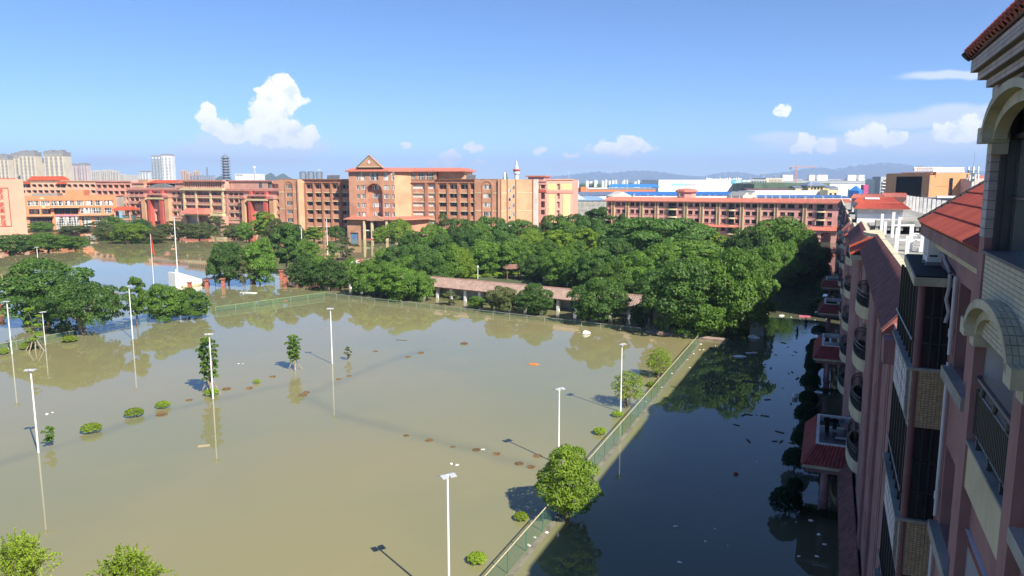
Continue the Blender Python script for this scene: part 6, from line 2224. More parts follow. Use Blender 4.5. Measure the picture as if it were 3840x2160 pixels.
G_ISL = 'trees of the dense garden'
G_ROW = 'trees along the tiled corridor'
G_COURT = 'trees in the flooded forecourt'
TREES = [
    # (x, top, base, width, kind, label)
    # flooded field edge, left
    (125, 645, 812, 220, 'dome_dark0', 'broad dark banyan with a thick pale trunk, left body of its crown', None),
    (345, 700, 822, 75, 'sparse_mid', 'thin straggly tree between the great banyan and the bright green one', None),
    (415, 707, 806, 110, 'dome_mid0', 'bright mid green tree in the water behind the left mesh fence', None),
    (478, 722, 800, 95, 'dome_mid1', 'smaller bright green crown touching the fence corner, right of its twin', None),
    (517, 745, 800, 36, 'sparse_mid', 'small leaning tree at the end of the left fence line', None),
    # group beside the podium wall
    (575, 600, 717, 105, 'dome_dark1', 'dark tree with bare grey lower limbs right of the white wedge wall', None),
    (655, 592, 715, 92, 'dome_mid0', 'rounded green tree between the podium wall and the corridor, lighter on its right side', None),
    (722, 560, 690, 78, 'tall_dark', 'tall dark tree behind the lamp post with the white twin head', None),
    (612, 660, 722, 40, 'sparse_olive', 'pale stemmed scrub at the foot of the tree beside the podium', None),
    # row in front of the main school, along the far fence
    (762, 642, 722, 72, 'dome_dark0', 'first dark tree of the row behind the far fence, beside the fence corner', G_ROW),
    (832, 646, 730, 86, 'dome_dark1', 'second dark tree of the row behind the far fence', G_ROW),
    (925, 652, 742, 96, 'dome_mid1', 'third tree of the row behind the far fence, bushy down to the water', G_ROW),
    (1015, 664, 754, 118, 'dome_mid0', 'large bushy tree hiding the left end of the tiled corridor', G_ROW),
    (1132, 737, 768, 48, 'sparse_olive', 'low pale leaved shrub standing before the corridor columns', G_ROW),
    (1200, 742, 777, 46, 'dome_mid0', 'small green shrub by the fence in front of the corridor', G_ROW),
    (1262, 716, 786, 80, 'dome_olive0', 'yellow tinged tree covering the middle of the corridor roof edge', G_ROW),
    (1345, 712, 792, 96, 'dome_dark0', 'dark tree overlapping the corridor roof left of the exposed column', G_ROW),
    (1508, 690, 812, 150, 'dome_dark1', 'big dark tree breaking the corridor roof into two stretches', G_ROW),
    (1610, 760, 820, 50, 'dome_dark0', 'low dark bush at the right end of the corridor', G_ROW),
    # dense garden, front rank
    (1720, 640, 838, 210, 'dome_dark0', 'great front tree of the garden over the far fence end', G_ISL),
    (1830, 620, 838, 200, 'dome_mid1', 'great spreading front tree at the shaded water, lit on its right', G_ISL),
    (1770, 735, 842, 150, 'dome_mid0', 'low drooping front tree whose branches touch the corner kerb', G_ISL),
    (1890, 700, 815, 110, 'dome_mid0', 'rounded tree hanging over the shaded channel', G_ISL),
    # garden right
    (1955, 543, 700, 190, 'dome_mid1', 'tall broad tree in front of the shaded dormitory end', G_ISL),
    (1880, 560, 705, 120, 'dome_dark1', 'dark tree left of the tallest one by the dormitory end', G_ISL),
    (2010, 585, 690, 90, 'dome_mid0', 'outermost garden tree, nearest the dark channel', G_ISL),
    # garden middle
    (1650, 545, 690, 225, 'layer_dark0', 'wide flat topped rain tree with layered boughs before the far dormitory', G_ISL),
    (1735, 600, 705, 130, 'layer_dark1', 'second layered tree lower and right of the rain tree', G_ISL),
    (1790, 580, 690, 70, 'tall_light', 'light green upright tree beside the layered pair', G_ISL),
    (1560, 600, 720, 120, 'dome_dark0', 'dark crown below the rain tree, towards the corridor', G_ISL),
    (1600, 628, 740, 110, 'dome_mid1', 'glossy pale speckled tree in the middle of the garden', G_ISL),
    (1500, 618, 735, 110, 'dome_dark1', 'shadowy tree above the middle of the corridor roof', G_ISL),
    (1690, 650, 745, 100, 'dome_dark1', 'deep green crown between the rain tree and the front trees', G_ISL),
    (1410, 620, 720, 110, 'dome_mid0', 'mid green crown behind the garden clipped shrubs', G_ISL),
    (1350, 640, 705, 90, 'dome_dark0', 'dark low tree behind the white garden lamp', G_ISL),
    (1470, 570, 690, 80, 'tall_light', 'yellow green slender tree in the centre of the garden', G_ISL),
    (1395, 575, 680, 90, 'tall_light', 'yellow green bushy tree left of the slender one', G_ISL),
    (1530, 560, 660, 110, 'dome_dark0', 'dark tree behind the rain tree on its left', G_ISL),
    (1450, 530, 640, 100, 'dome_dark1', 'dark feathery tree at the back of the garden under the annex', G_ISL),
    (1500, 520, 640, 90, 'tall_dark', 'tallest dark tree between the annex and the far dormitory', G_ISL),
    (1560, 530, 640, 60, 'dome_dark1', 'dark bushy tree at the left corner of the far dormitory', G_ISL),
    (1390, 535, 640, 85, 'dome_dark0', 'rounded dark tree in front of the pink annex', G_ISL),
    (1310, 545, 650, 100, 'dome_dark1', 'dark tree under the right end bay of the orange school', G_ISL),
    (1340, 570, 660, 80, 'dome_light0', 'bright green crown in front of the annex foot', G_ISL),
    (1240, 540, 650, 110, 'dome_dark0', 'broad dark tree before the school right wing', G_ISL),
    (1290, 600, 690, 100, 'dome_mid1', 'green tree left of the garden pavilion', G_ISL),
    (1225, 600, 690, 110, 'dome_mid0', 'mid green tree above the left part of the corridor', G_ISL),
    (1175, 570, 665, 90, 'dome_dark1', 'dark tree left of the school right wing windows', G_ISL),
    (1155, 610, 710, 80, 'dome_light1', 'light green tree with a slim pale trunk above the corridor', G_ISL),
    (1110, 585, 680, 100, 'dome_dark0', 'dark spreading tree right of the portico', G_ISL),
    (1060, 610, 700, 100, 'dome_dark1', 'dark tree with leaning bare limbs behind the row', G_ISL),
    (1000, 615, 695, 90, 'dome_dark0', 'dark tree at the garden left edge by the flooded drive', G_ISL),
    (1240, 625, 680, 55, 'dome_light1', 'small lime crown in the middle of the dark garden trees', G_ISL),
    (1185, 655, 700, 50, 'sparse_mid', 'small light tree standing just behind the corridor ridge', G_ISL),
    (1440, 650, 728, 60, 'dome_mid0', 'low tree beside the garden pavilion', G_ISL),
    (1120, 545, 640, 60, 'sparse_olive', 'thin bare looking tree before the blank peach wall of the school', G_ISL),
    # forecourt
    (1005, 548, 612, 72, 'dome_light0', 'yellow green tree right of the portico columns', G_COURT),
    (958, 566, 612, 46, 'dome_light1', 'smaller light green tree touching the portico column', G_COURT),
    (845, 565, 602, 50, 'dome_dark1', 'dark rounded tree left of the blue shutter', G_COURT),
    (790, 570, 612, 60, 'tall_light', 'light weeping tree behind the white lamp post', G_COURT),
    (665, 530, 612, 62, 'tall_light', 'tall pale willow like tree at the school left end', G_COURT),
    (700, 545, 622, 70, 'dome_olive0', 'olive feathery tree right of the pale willow', G_COURT),
    (740, 560, 630, 70, 'dome_dark0', 'dark tree below the school left wing', G_COURT),
    (620, 556, 606, 50, 'dome_mid0', 'green tree left of the pale willow', G_COURT),
    (870, 600, 655, 60, 'sparse_olive', 'thin tree with an arching pale trunk in front of the portico water', G_COURT),
    (770, 600, 660, 70, 'dome_mid1', 'green tree behind the tall plain pole', G_COURT),
    (835, 612, 668, 40, 'sparse_mid', 'slim tree with a straight white trunk near the plain pole', G_COURT),
    # mud stained trees along the canteen and the pink school
    (105, 556, 582, 56, 'dome_mid0', 'round clipped looking tree at the canteen left corner', G_COURT),
    (25, 588, 640, 100, 'dome_dark0', 'dark green clump at the foot of the motto wall', G_COURT),
    (120, 585, 634, 120, 'dome_mid1', 'wide green tree right of the motto wall foot', G_COURT),
    (190, 592, 630, 60, 'dome_mid0', 'rounded green tree ending the clump by the motto wall', G_COURT),
    (185, 566, 592, 80, 'dome_olive0', 'mud brown bush before the canteen doors', G_COURT),
    (245, 560, 590, 80, 'sparse_olive', 'olive scrub in front of the canteen right half', G_COURT),
    (280, 568, 605, 80, 'dome_olive1', 'mud stained shrub left of the bright green bush', G_COURT),
    (330, 558, 612, 90, 'dome_light1', 'bright green low tree with a mirror image in the clear water', G_COURT),
    (285, 540, 585, 50, 'dome_mid0', 'green tree at the passage pavilion', G_COURT),
    (355, 548, 590, 60, 'dome_dark1', 'dark tree beside the left red gate', G_COURT),
    (390, 575, 612, 60, 'dome_olive0', 'brown green shrub right of the bright low tree', G_COURT),
    (450, 560, 605, 90, 'sparse_olive', 'dusty scrub before the pink school left of its porch', G_COURT),
    (500, 558, 604, 80, 'dome_olive1', 'dusty olive tree in front of the porch', G_COURT),
    (545, 548, 600, 70, 'sparse_olive', 'dusty tree with pale forked stems right of the porch', G_COURT),
    (415, 562, 596, 60, 'dome_olive1', 'dusty shrub between the left gate and the porch', G_COURT),
    (590, 562, 602, 60, 'dome_olive0', 'dusty tree at the right red gate', G_COURT),
    # shaded channel
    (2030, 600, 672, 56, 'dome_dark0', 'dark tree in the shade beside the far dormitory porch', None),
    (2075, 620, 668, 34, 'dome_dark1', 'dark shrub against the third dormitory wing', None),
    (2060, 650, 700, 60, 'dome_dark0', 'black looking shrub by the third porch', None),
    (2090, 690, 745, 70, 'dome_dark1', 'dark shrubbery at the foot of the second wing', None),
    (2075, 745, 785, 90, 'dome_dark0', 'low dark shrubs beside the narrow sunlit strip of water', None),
]
FILL = [(1120, 625, 715, 95, 'dome_mid0'), (1090, 560, 660, 80, 'dome_mid1'), (1270, 575, 675, 95, 'dome_dark1'), (1330, 605, 690, 95, 'dome_mid0'), (1370, 600, 690, 90, 'dome_mid1'), (1440, 600, 700, 95, 'dome_mid0'), (1480, 640, 725, 90, 'dome_mid1'),
        (1540, 650, 745, 100, 'dome_mid0'), (1580, 580, 680, 110, 'dome_mid1'), (1640, 680, 775, 110, 'dome_dark0'), (1655, 600, 715, 110, 'dome_mid0'), (1715, 560, 670, 110, 'dome_mid1'), (1770, 640, 740, 120, 'dome_mid0'), (1840, 590, 700, 110, 'dome_mid0'),
        (1800, 690, 800, 120, 'dome_dark1'), (1860, 660, 770, 110, 'dome_mid1'), (1910, 610, 735, 110, 'dome_mid0'), (1960, 600, 720, 100, 'dome_mid0'), (1985, 560, 680, 90, 'dome_mid1'), (1205, 555, 655, 95, 'dome_mid1'), (1040, 575, 660, 75, 'dome_dark1'), (1020, 640, 712, 90, 'dome_mid0'), (1075, 640, 725, 95, 'dome_dark0'),
        (1160, 545, 640, 80, 'dome_dark0'), (1425, 545, 650, 80, 'dome_mid0'), (1475, 545, 650, 90, 'dome_dark0'), (1610, 555, 660, 110, 'dome_mid0'), (970, 625, 690, 70, 'dome_mid1'), (880, 645, 722, 70, 'dome_mid0'), (800, 640, 715, 70, 'dome_mid1'), (970, 655, 742, 80, 'dome_mid1'), (1060, 680, 757, 70, 'dome_mid1')]
CMP = ('standing low', 'half hidden', 'round', 'with ragged top', 'leaning out')
WHERE = ((1100, 'at the garden left end by the drive'), (1250, 'above the left stretch of the corridor'), (1420, 'behind the garden pavilion'), (1560, 'behind the broken corridor roof'), (1700, 'under the flat rain tree'), (1840, 'among the great front trees'), (9999, 'along the shaded channel'))
for (x, t, b, w, key) in FILL:
    where = next(l for lim, l in WHERE if x < lim)
    depth = 'front' if b > 735 else 'middle' if b > 690 else 'rear'
    TREES.append((x, t, b, w, key, '%s %s crown %s, %s' % ('deep green' if 'dark' in key else 'fresh green', depth, where, CMP[len(TREES) % 5]), G_ISL))
for (x, t, b, w, key, label, grp) in TREES:
    k = 1.16 if grp == G_ISL or grp == G_ROW else 1.05
    tree_at(x, t, b, w * k, key, label, group=grp)
# second crown and the thick trunk of the great banyan
ban = Wd(207, 838)
bt = MB()
bt.path([(0, 0, -1), (0.05, 0, 0.8), (-0.1, 0, 2.0), (-0.8, 0.3, 3.4), (-2.5, 0.5, 5.2)], [0.75, 0.55, 0.5, 0.35, 0.15], 12)
for e in ((2.2, 0.4, 5.2), (0.4, 1.2, 6.0), (3.6, -0.6, 4.2), (-3.6, -0.8, 4.4), (-5.2, 0.6, 3.9)):
    bt.path([(-0.1, 0, 2.0), (e[0] * 0.5, e[1] * 0.5, 3.4), e], [0.4, 0.24, 0.08], 8)
bl = crown_blobs(81, 'dome', 6.8, 7.0, 1.5, 70)
bl = [(x + 0.6, y, z - 0.3 * abs(x) / 5, a, b, c) for (x, y, z, a, b, c) in bl] + [(6.8, 0, 5.3, 1.3, 1.2, 1.0), (7.6, 0.4, 5.6, 1.0, 1.0, 0.8), (8.2, 0, 4.6, 0.9, 0.9, 0.7), (-6.8, 0, 3.6, 1.1, 1.1, 0.9)]
bo = thing('banyan_tree', 'great dark banyan with a thick pale trunk, largest tree in the flooded field', 'tree', ban)
bt.build('trunk', BARK_PALE, bo)
put('crown', leaf_mesh('crown', bl, 26000, 0.36, 81, LEAF_DARK), bo)

# saplings, lollipop trees, near trees
tree_at(530, 842, 990, 62, 'sapling', 'staked young tree right behind a white floodlight pole', 'sapling', 'tree')
tree_at(742, 838, 930, 46, 'sapling', 'staked young tree alone in the open flooded field', 'sapling', 'tree')
tree_at(88, 775, 882, 52, 'sapling_thin', 'spindly staked sapling in front of the great banyan', 'sapling', 'tree')
tree_at(1580, 930, 1022, 98, 'lollipop', 'round headed clipped tree nearer the viewer, beside the right fence pole', 'clipped_tree', 'tree', 'clipped trees by the right fence')
tree_at(1657, 873, 948, 78, 'lollipop', 'farther of the two round headed clipped trees by the right fence', 'clipped_tree', 'tree', 'clipped trees by the right fence')
tree_at(1428, 1125, 1305, 166, 'near_tree', 'bright bushy tree growing through the right mesh fence', 'tree', 'tree')
tree_at(126, 1073, 1123, 38, 'sparse_mid', 'small upright shrub by the leftmost drowned hedge', 'shrub', 'shrub')
tree_at(876, 875, 906, 20, 'sparse_olive', 'dry grassy tuft standing in the middle of the field', 'shrub', 'shrub')
p = AB(0, 0)
for (x, y, w, hgt, label) in ((62, 1322, 190, 7.2, 'lime leaved tree top in the bottom left corner'), (330, 1362, 230, 6.6, 'lime leaved tree top at the bottom edge, right of the corner one')):
    # tops of trees rooted below the frame
    base = Wd(x + 6, 1590 if x < 100 else 1640)
    key = 'spray0' if x < 100 else 'spray1'
    c, t, R0, Ht = PROTO[key]
    q = D(x * 1.49068, y * 1.49068, base.y)
    s_w = w * 1.49068 / FPX * math.hypot(base.y, H - q.z) / 2 / R0
    plant(key, base, s_w, label, rot=0.4 if x < 100 else 2.1, sz=q.z / Ht)

# drowned bushes showing above the water
BUSH = [
    (338, 1043, 40, 'lime', 'largest lime green bush top of the left drowned hedge'), (410, 1021, 32, 'lime', 'lime bush top right of the largest one, a brown one below it'),
    (230, 1083, 42, 'lime', 'lime bush top right of the upright shrub'), (532, 990, 34, 'lime', 'lime bush top at the foot of the staked sapling'), (176, 856, 30, 'lime', 'lime bush top left of the banyan trunk'),
    (70, 874, 30, 'lime', 'lime bush top beside the spindly sapling'), (5, 887, 26, 'lime', 'lime bush top cut by the left picture edge'), (1553, 1043, 28, 'lime', 'lime bush at the foot of the right fence pole'),
    (1509, 1087, 34, 'lime', 'lime bush by the fence between the pole and the bushy tree'), (1311, 1303, 38, 'limebig', 'lime bush just left of the mesh fence below the bushy tree'), (1200, 1410, 50, 'limebig', 'lime bush half in shadow at the bottom of the fence'),
    (1640, 968, 26, 'lime', 'lime bush under the nearer clipped tree'), (1655, 938, 18, 'lime', 'small lime bush under the farther clipped tree'),
    (407, 1039, 26, 'brown', 'brown bush top below the second lime one'), (570, 975, 20, 'brown', 'brown bush top right of the staked sapling'), (628, 973, 18, 'brown', 'flat brown tuft between the two saplings, lower one'),
    (646, 959, 18, 'lime', 'yellow tuft between the two saplings'), (686, 944, 16, 'brown', 'brown tuft left of the lone sapling'), (476, 1003, 16, 'brown', 'brown tuft left of the floodlight pole'),
    (770, 984, 18, 'brown', 'upper of the two reddish tufts in the field middle'), (762, 991, 20, 'brown', 'lower of the two reddish tufts in the field middle'), (852, 950, 15, 'brown', 'reddish tuft right of the middle floodlight pole'), (878, 942, 14, 'brown', 'reddish tuft next along from the middle pole'),
    (1027, 894, 15, 'brown', 'reddish tuft far up the middle hedge line'), (1059, 884, 16, 'brown', 'reddish tuft ending the middle hedge line'), (945, 880, 13, 'brown', 'faint tuft near the dry grass'), (1168, 861, 19, 'brown', 'reddish tuft alone in the far field'),
    (1022, 1092, 17, 'brown', 'first reddish tuft of the front hedge line'), (1080, 1104, 22, 'brown', 'second reddish tuft of the front hedge line'), (1139, 1120, 16, 'brown', 'third reddish tuft of the front hedge line'), (1198, 1128, 22, 'brown', 'pale tuft with a white scrap beside it'),
    (1250, 1138, 22, 'brown', 'brown tuft left of the bushy tree group'), (1306, 1163, 24, 'brown', 'yellow brown tuft near the bushy tree'), (1336, 1171, 24, 'brown', 'brown tuft touching the bushy tree'), (1352, 1144, 24, 'brown', 'ochre tuft behind the bushy tree'),
]
for (x, y, w, kind, label) in BUSH:
    pw = Wd(x, y + 4)
    width = w * 1.49068 / FPX * pw.length
    key = 'bush_brown' if kind == 'brown' else 'bush'
    plant(key, pw + Vector((0, 0, -0.12 if kind == 'brown' else -0.02)), width / 1.9, label, 'bush', 'bush', 'drowned bushes in the field', sz=(width / 1.9) * (1.0 if kind != 'limebig' else 1.1))

# topiary balls and low hedges in the shaded water
for (a, b_, s, label) in ((54.5, -1.75, 1.15, 'clipped ball shrub nearest the viewer in the shaded row'), (63.5, -1.45, 1.1, 'second clipped ball shrub, beside the first porch'), (69.5, -1.2, 0.95, 'clipped ball shrub just beyond the first porch corner'),
                         (76.5, -1.0, 1.2, 'clipped ball shrub midway between the two porches, wide'), (83.0, -1.0, 1.0, 'clipped ball shrub before the second porch'), (89.6, -1.0, 1.15, 'clipped ball shrub at the second porch corner'),
                         (98.2, -0.9, 1.05, 'clipped ball shrub beside the second porch'), (104, -1.0, 0.95, 'clipped ball shrub just past the second porch'), (108.4, -1.1, 1.0, 'clipped ball shrub in the stirred water'),
                         (59.2, -1.3, 0.6, 'small clipped ball shrub between the first two big ones'), (73.0, -1.05, 0.75, 'small clipped ball shrub after the first porch'), (80.0, -1.0, 0.8, 'small clipped ball shrub just short of the second porch'), (93.8, -0.95, 0.8, 'small clipped ball shrub along the second porch side'), (101.0, -0.95, 0.75, 'small clipped ball shrub past the second porch'), (113.5, -0.9, 0.8, 'small clipped ball shrub before the last one'),
                         (121.5, -0.65, 1.05, 'last clipped ball shrub, close to the sunlit strip')):
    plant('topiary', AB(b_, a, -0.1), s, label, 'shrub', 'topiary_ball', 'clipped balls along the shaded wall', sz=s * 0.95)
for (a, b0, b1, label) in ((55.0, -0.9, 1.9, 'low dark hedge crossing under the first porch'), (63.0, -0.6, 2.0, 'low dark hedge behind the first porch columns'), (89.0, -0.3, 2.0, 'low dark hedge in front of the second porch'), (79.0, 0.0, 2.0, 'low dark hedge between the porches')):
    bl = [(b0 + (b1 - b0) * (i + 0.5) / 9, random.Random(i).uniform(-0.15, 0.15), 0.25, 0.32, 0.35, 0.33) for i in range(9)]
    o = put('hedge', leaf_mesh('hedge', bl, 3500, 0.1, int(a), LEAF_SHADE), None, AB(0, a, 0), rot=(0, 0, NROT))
    tag(o, label, 'hedge')
# clipped cushions in the garden behind the corridor
for i, (x, y, w, lime, label) in enumerate(((1225, 697, 26, 0, 'clipped cushion shrub left of the garden lamp'), (1253, 694, 26, 1, 'clipped cushion shrub right of the garden lamp, darker row'), (1272, 690, 26, 0, 'clipped cushion at the back of the garden row'),
                                        (1281, 698, 28, 1, 'bright clipped cushion in the middle of the garden row'), (1256, 699, 28, 0, 'front clipped cushion beside the bright one'), (1300, 692, 26, 0, 'rightmost clipped cushion below the pavilion'),
                                        (1195, 700, 30, 1, 'lime cushion behind the corridor ridge'), (1172, 697, 28, 0, 'clipped cushion left end of the garden row'), (1212, 684, 24, 0, 'small cushion behind the garden lamp'),
                                        (1385, 717, 34, 1, 'lime bush rising over the corridor ridge'), (1583, 737, 34, 1, 'flat lime cushion above the second corridor stretch'))):
    pw = Wd(x, y, 0.1)
    width = w * 1.49068 / FPX * pw.length
    plant('bush', pw, width / 2.1, label, 'shrub', 'clipped_shrub', 'clipped cushions in the garden', sz=width / 2.6)

# ------------------------------------------------------------------ floodlights, poles, fences, corridor, podium, people, flotsam
M_POLE = mat('white_pole_paint', (0.80, 0.80, 0.78), 0.45, 0.03)
M_LED = mat('lamp_glass', (0.55, 0.60, 0.63), 0.15, 0.05, spec=0.6)
M_LHEAD = mat('lamp_head_grey', (0.36, 0.38, 0.40), 0.4, 0.05)
M_MESHGREEN = mat('green_fence_paint', (0.06, 0.15, 0.10), 0.5, 0.1)
M_RAIL = mat('galvanised_rail', (0.42, 0.43, 0.36), 0.5, 0.15, 3, metal=0.3)


def floodlight(base, h, rot, label, n=2, r=0.075, group='white floodlight poles of the sports field'):
    t = thing('floodlight_pole', label, 'floodlight', base, rot, group)
    MB().tube((0, 0, -1.5), (0, 0, h), r * 1.15, r * 0.8, n=12).build('pole', M_POLE, t)
    b = MB()
    b.tube((-0.45, 0, h), (0.45, 0, h), 0.03, n=6)
    b.box(-0.06, -0.06, h - 0.1, 0.06, 0.06, h + 0.05)
    b.build('cross_arm', M_POLE, t)
    for i in range(n):
        x = -0.25 + 0.5 * i / max(1, n - 1)
        for s in (-1, 1):
            if n == 2 and s > 0 and False:
                continue
            def mk():
                m = MB()
                m.hexa([(-0.30, 0.05, 0.0), (0.30, 0.05, 0.0), (0.30, 0.5, -0.13), (-0.30, 0.5, -0.13)], [(-0.30, 0.05, 0.07), (0.30, 0.05, 0.07), (0.30, 0.5, -0.06), (-0.30, 0.5, -0.06)])
                return m.mesh('lamp_head', M_LHEAD)
            hd = put('lamp_head', cached('lamphead', mk), t, (x, 0, h + 0.02), rot=(0, 0, 0 if s > 0 else pi), scale=0.62)
            def mk2():
                m = MB()
                for q in range(3):
                    m.hexa([(-0.26 + q * 0.18, 0.1, -0.022), (-0.12 + q * 0.18, 0.1, -0.022), (-0.12 + q * 0.18, 0.46, -0.127), (-0.26 + q * 0.18, 0.46, -0.127)],
                           [(-0.26 + q * 0.18, 0.1, -0.017), (-0.12 + q * 0.18, 0.1, -0.017), (-0.12 + q * 0.18, 0.46, -0.122), (-0.26 + q * 0.18, 0.46, -0.122)])
                return m.mesh('lamp_lens', M_LED)
            put('lamp_lens', cached('lamplens', mk2), hd)
    return t


def pole_from(xt, yt, xb, yb):
    b = Wd(xb, yb)
    q = D(xt * 1.49068, yt * 1.49068, b.y)
    return b, q.z


for (xt, yt, xb, yb, rot, label) in (
        (92, 622, 100, 705, 0.2, 'floodlight pole behind the great banyan crown'), (10, 758, 30, 890, 0.1, 'floodlight pole at the left picture edge'),
        (76, 930, 97, 1139, 0.15, 'floodlight pole beside the small upright shrub'), (325, 720, 334, 852, 1.3, 'floodlight pole between the banyan and the bright green tree'),
        (525, 840, 536, 1003, 0.1, 'floodlight pole in front of the staked sapling'), (823, 776, 836, 915, 0.05, 'floodlight pole in the middle of the open field'),
        (1558, 866, 1561, 1036, 0.9, 'floodlight pole beside the clipped round trees'), (1402, 978, 1405, 1168, 0.7, 'floodlight pole behind the bushy tree at the right fence'),
        (108, 785, 114, 868, 1.1, 'short thin lamp pole behind the spindly sapling')):
    b, h = pole_from(xt, yt, xb, yb)
    floodlight(b, h, rot, label, r=0.075 if 'short' not in label else 0.05)
b = Wd(1130, 1530)
q = D(1120 * 1.49068, 1196 * 1.49068, b.y)
floodlight(b, q.z, 0.55, 'nearest floodlight pole, its foot below the picture edge')
for (xt, yt, xb, yb, rot, label) in ((438, 546, 447, 690, 0.4, 'very tall lamp pole standing behind the white wedge wall'), (757, 571, 761, 655, 0.2, 'white twin lamp pole before the school left wing')):
    b, h = pole_from(xt, yt, xb, yb)
    floodlight(b, h, rot, label, r=0.11)
b, h = pole_from(821, 553, 825, 652)
t = thing('plain_pole', 'tall plain white pole without a lamp in front of the school', 'pole', b)
MB().tube((0, 0, -1), (0, 0, h), 0.12, 0.08, n=10).build('pole', M_POLE, t)
MB().lathe([(0.1, h), (0.14, h + 0.1), (0.02, h + 0.25)], 8).build('finial', M_POLE, t)
for (xt, yt, xb, yb, fl, label) in ((380, 588, 389, 745, True, 'flagpole with a limp red flag beside the bright green tree'), (496, 514, 500, 585, False, 'thin flagpole before the red porch roof')):
    b, h = pole_from(xt, yt, xb, yb)
    t = thing('flagpole', label, 'flagpole', b)
    MB().tube((0, 0, -1), (0, 0, h), 0.06, 0.035, n=10).build('pole', M_POLE, t)
    f = MB()
    rg = random.Random(2)
    n, m_ = 14, 6
    H_ = 4.0 if fl else 2.4
    vs = []
    for j in range(n + 1):
        for i in range(m_ + 1):
            tt = i / m_
            sag = j / n
            vs.append((0.06 + 0.55 * tt * (0.35 + 0.65 * sag) , 0.16 * sin(5 * tt + 2 * sag) * (0.3 + sag), h - 0.2 - H_ * sag * (0.75 + 0.25 * tt) - 0.3 * tt))
    fs = [(j * (m_ + 1) + i, j * (m_ + 1) + i + 1, (j + 1) * (m_ + 1) + i + 1, (j + 1) * (m_ + 1) + i) for j in range(n) for i in range(m_)]
    f.add(vs, fs)
    f.build('flag', mat('flag_red', (0.62, 0.03, 0.02), 0.7, 0.05), t, smooth=True)

# garden lamps
for (x, yt, yb, label) in ((1202, 672, 702, 'white garden lamp post behind the corridor roof'), (1372, 588, 625, 'white lamp post among the garden crowns'), (1291, 655, 690, 'slim grey garden lamp before the pavilion'), (1427, 712, 728, 'small globe lamp over the corridor ridge'), (1517, 690, 722, 'white lamp post inside the dark garden tree')):
    p = Wd(x, yb, 0.1)
    q = D(x * 1.49068, yt * 1.49068, p.y)
    t = thing('garden_lamp', label, 'lamp post', p, 0, 'garden lamp posts')
    hh = q.z - 0.1
    MB().tube((0, 0, 0), (0, 0, hh), 0.09, 0.07, n=8).build('post', M_POLE, t)
    MB().lathe([(0.08, hh - 0.2), (0.22, hh), (0.2, hh + 0.25), (0.05, hh + 0.35)], 10).build('lamp_shade', M_POLE, t)
    MB().tube((0, 0, hh - 0.1), (-0.7, 0, hh + 0.15), 0.05, n=6).build('arm', M_POLE, t)
# garden pavilion posts
p = Wd(1290, 702, 0.1)
t = thing('garden_pavilion', 'small dark red garden pavilion under the trees', 'pavilion', p, 0.2)
for (x, y) in ((-1.6, -1.2), (1.6, -1.2), (1.6, 1.2), (-1.6, 1.2)):
    MB().box(x - 0.12, y - 0.12, 0, x + 0.12, y + 0.12, 2.8).build('post', M_FRAME_B, t)
m_ = MB()
skirt(m_, [(-2.3, -1.8, 2.8), (2.3, -1.8, 2.8), (2.3, 1.8, 2.8), (-2.3, 1.8, 2.8)], [(-0.8, -0.1, 3.7), (0.8, -0.1, 3.7), (0.8, 0.1, 3.7), (-0.8, 0.1, 3.7)], drop=0.12)
m_.build('roof', mat('brown_tile', (0.22, 0.11, 0.08), 0.8), t)

# ---- fences
mesh_m = bpy.data.materials.new('wire_mesh')
mesh_m.use_nodes = True
mesh_m.node_tree.nodes.clear()
mt = NT(mesh_m.node_tree)
gcoord = mt.n('ShaderNodeTexCoord').outputs['Object']
gs = mt.n('ShaderNodeSeparateXYZ', {0: gcoord})
d1 = mt.math('ABSOLUTE', mt.math('SUBTRACT', mt.math('FRACT', mt.math('MULTIPLY', mt.math('ADD', gs.outputs[0], gs.outputs[2]), 9.0)), 0.5))
d2 = mt.math('ABSOLUTE', mt.math('SUBTRACT', mt.math('FRACT', mt.math('MULTIPLY', mt.math('SUBTRACT', gs.outputs[0], gs.outputs[2]), 9.0)), 0.5))
wire = mt.math('LESS_THAN', mt.math('MINIMUM', d1, d2), 0.075)
mb1 = mt.n('ShaderNodeBsdfPrincipled', {'Base Color': (0.07, 0.19, 0.12, 1), 'Roughness': 0.5})
mb2 = mt.n('ShaderNodeBsdfTransparent')
mm_ = mt.n('ShaderNodeMixShader', {0: wire, 1: mb2.outputs[0], 2: mb1.outputs[0]})
mt.n('ShaderNodeOutputMaterial', {'Surface': mm_.outputs[0]})


def fence(P0, P1, h, step, label, rail_m, post_m, panel=True, pr=0.035):
    d = P1 - P0
    L = d.length
    n = max(1, round(L / step))
    w = L / n
    t = thing('mesh_fence', label, 'fence', (P0.x, P0.y, 0), math.atan2(d.y, d.x))
    pm = MB().tube((0, 0, -0.5), (0, 0, h), pr, n=8).mesh('post', post_m)
    rm = MB().tube((0, 0, h), (w, 0, h), pr * 1.1, n=8).mesh('top_rail', rail_m)
    g = MB()
    g.quad((0, 0, -0.3), (w, 0, -0.3), (w, 0, h), (0, 0, h))
    gm_ = g.mesh('mesh_panel', mesh_m)
    for i in range(n + 1):
        put('post', pm, t, (i * w, 0, 0))
        if i < n:
            put('top_rail', rm, t, (i * w, 0, 0))
            if panel:
                put('mesh_panel', gm_, t, (i * w, 0, 0))
    return t


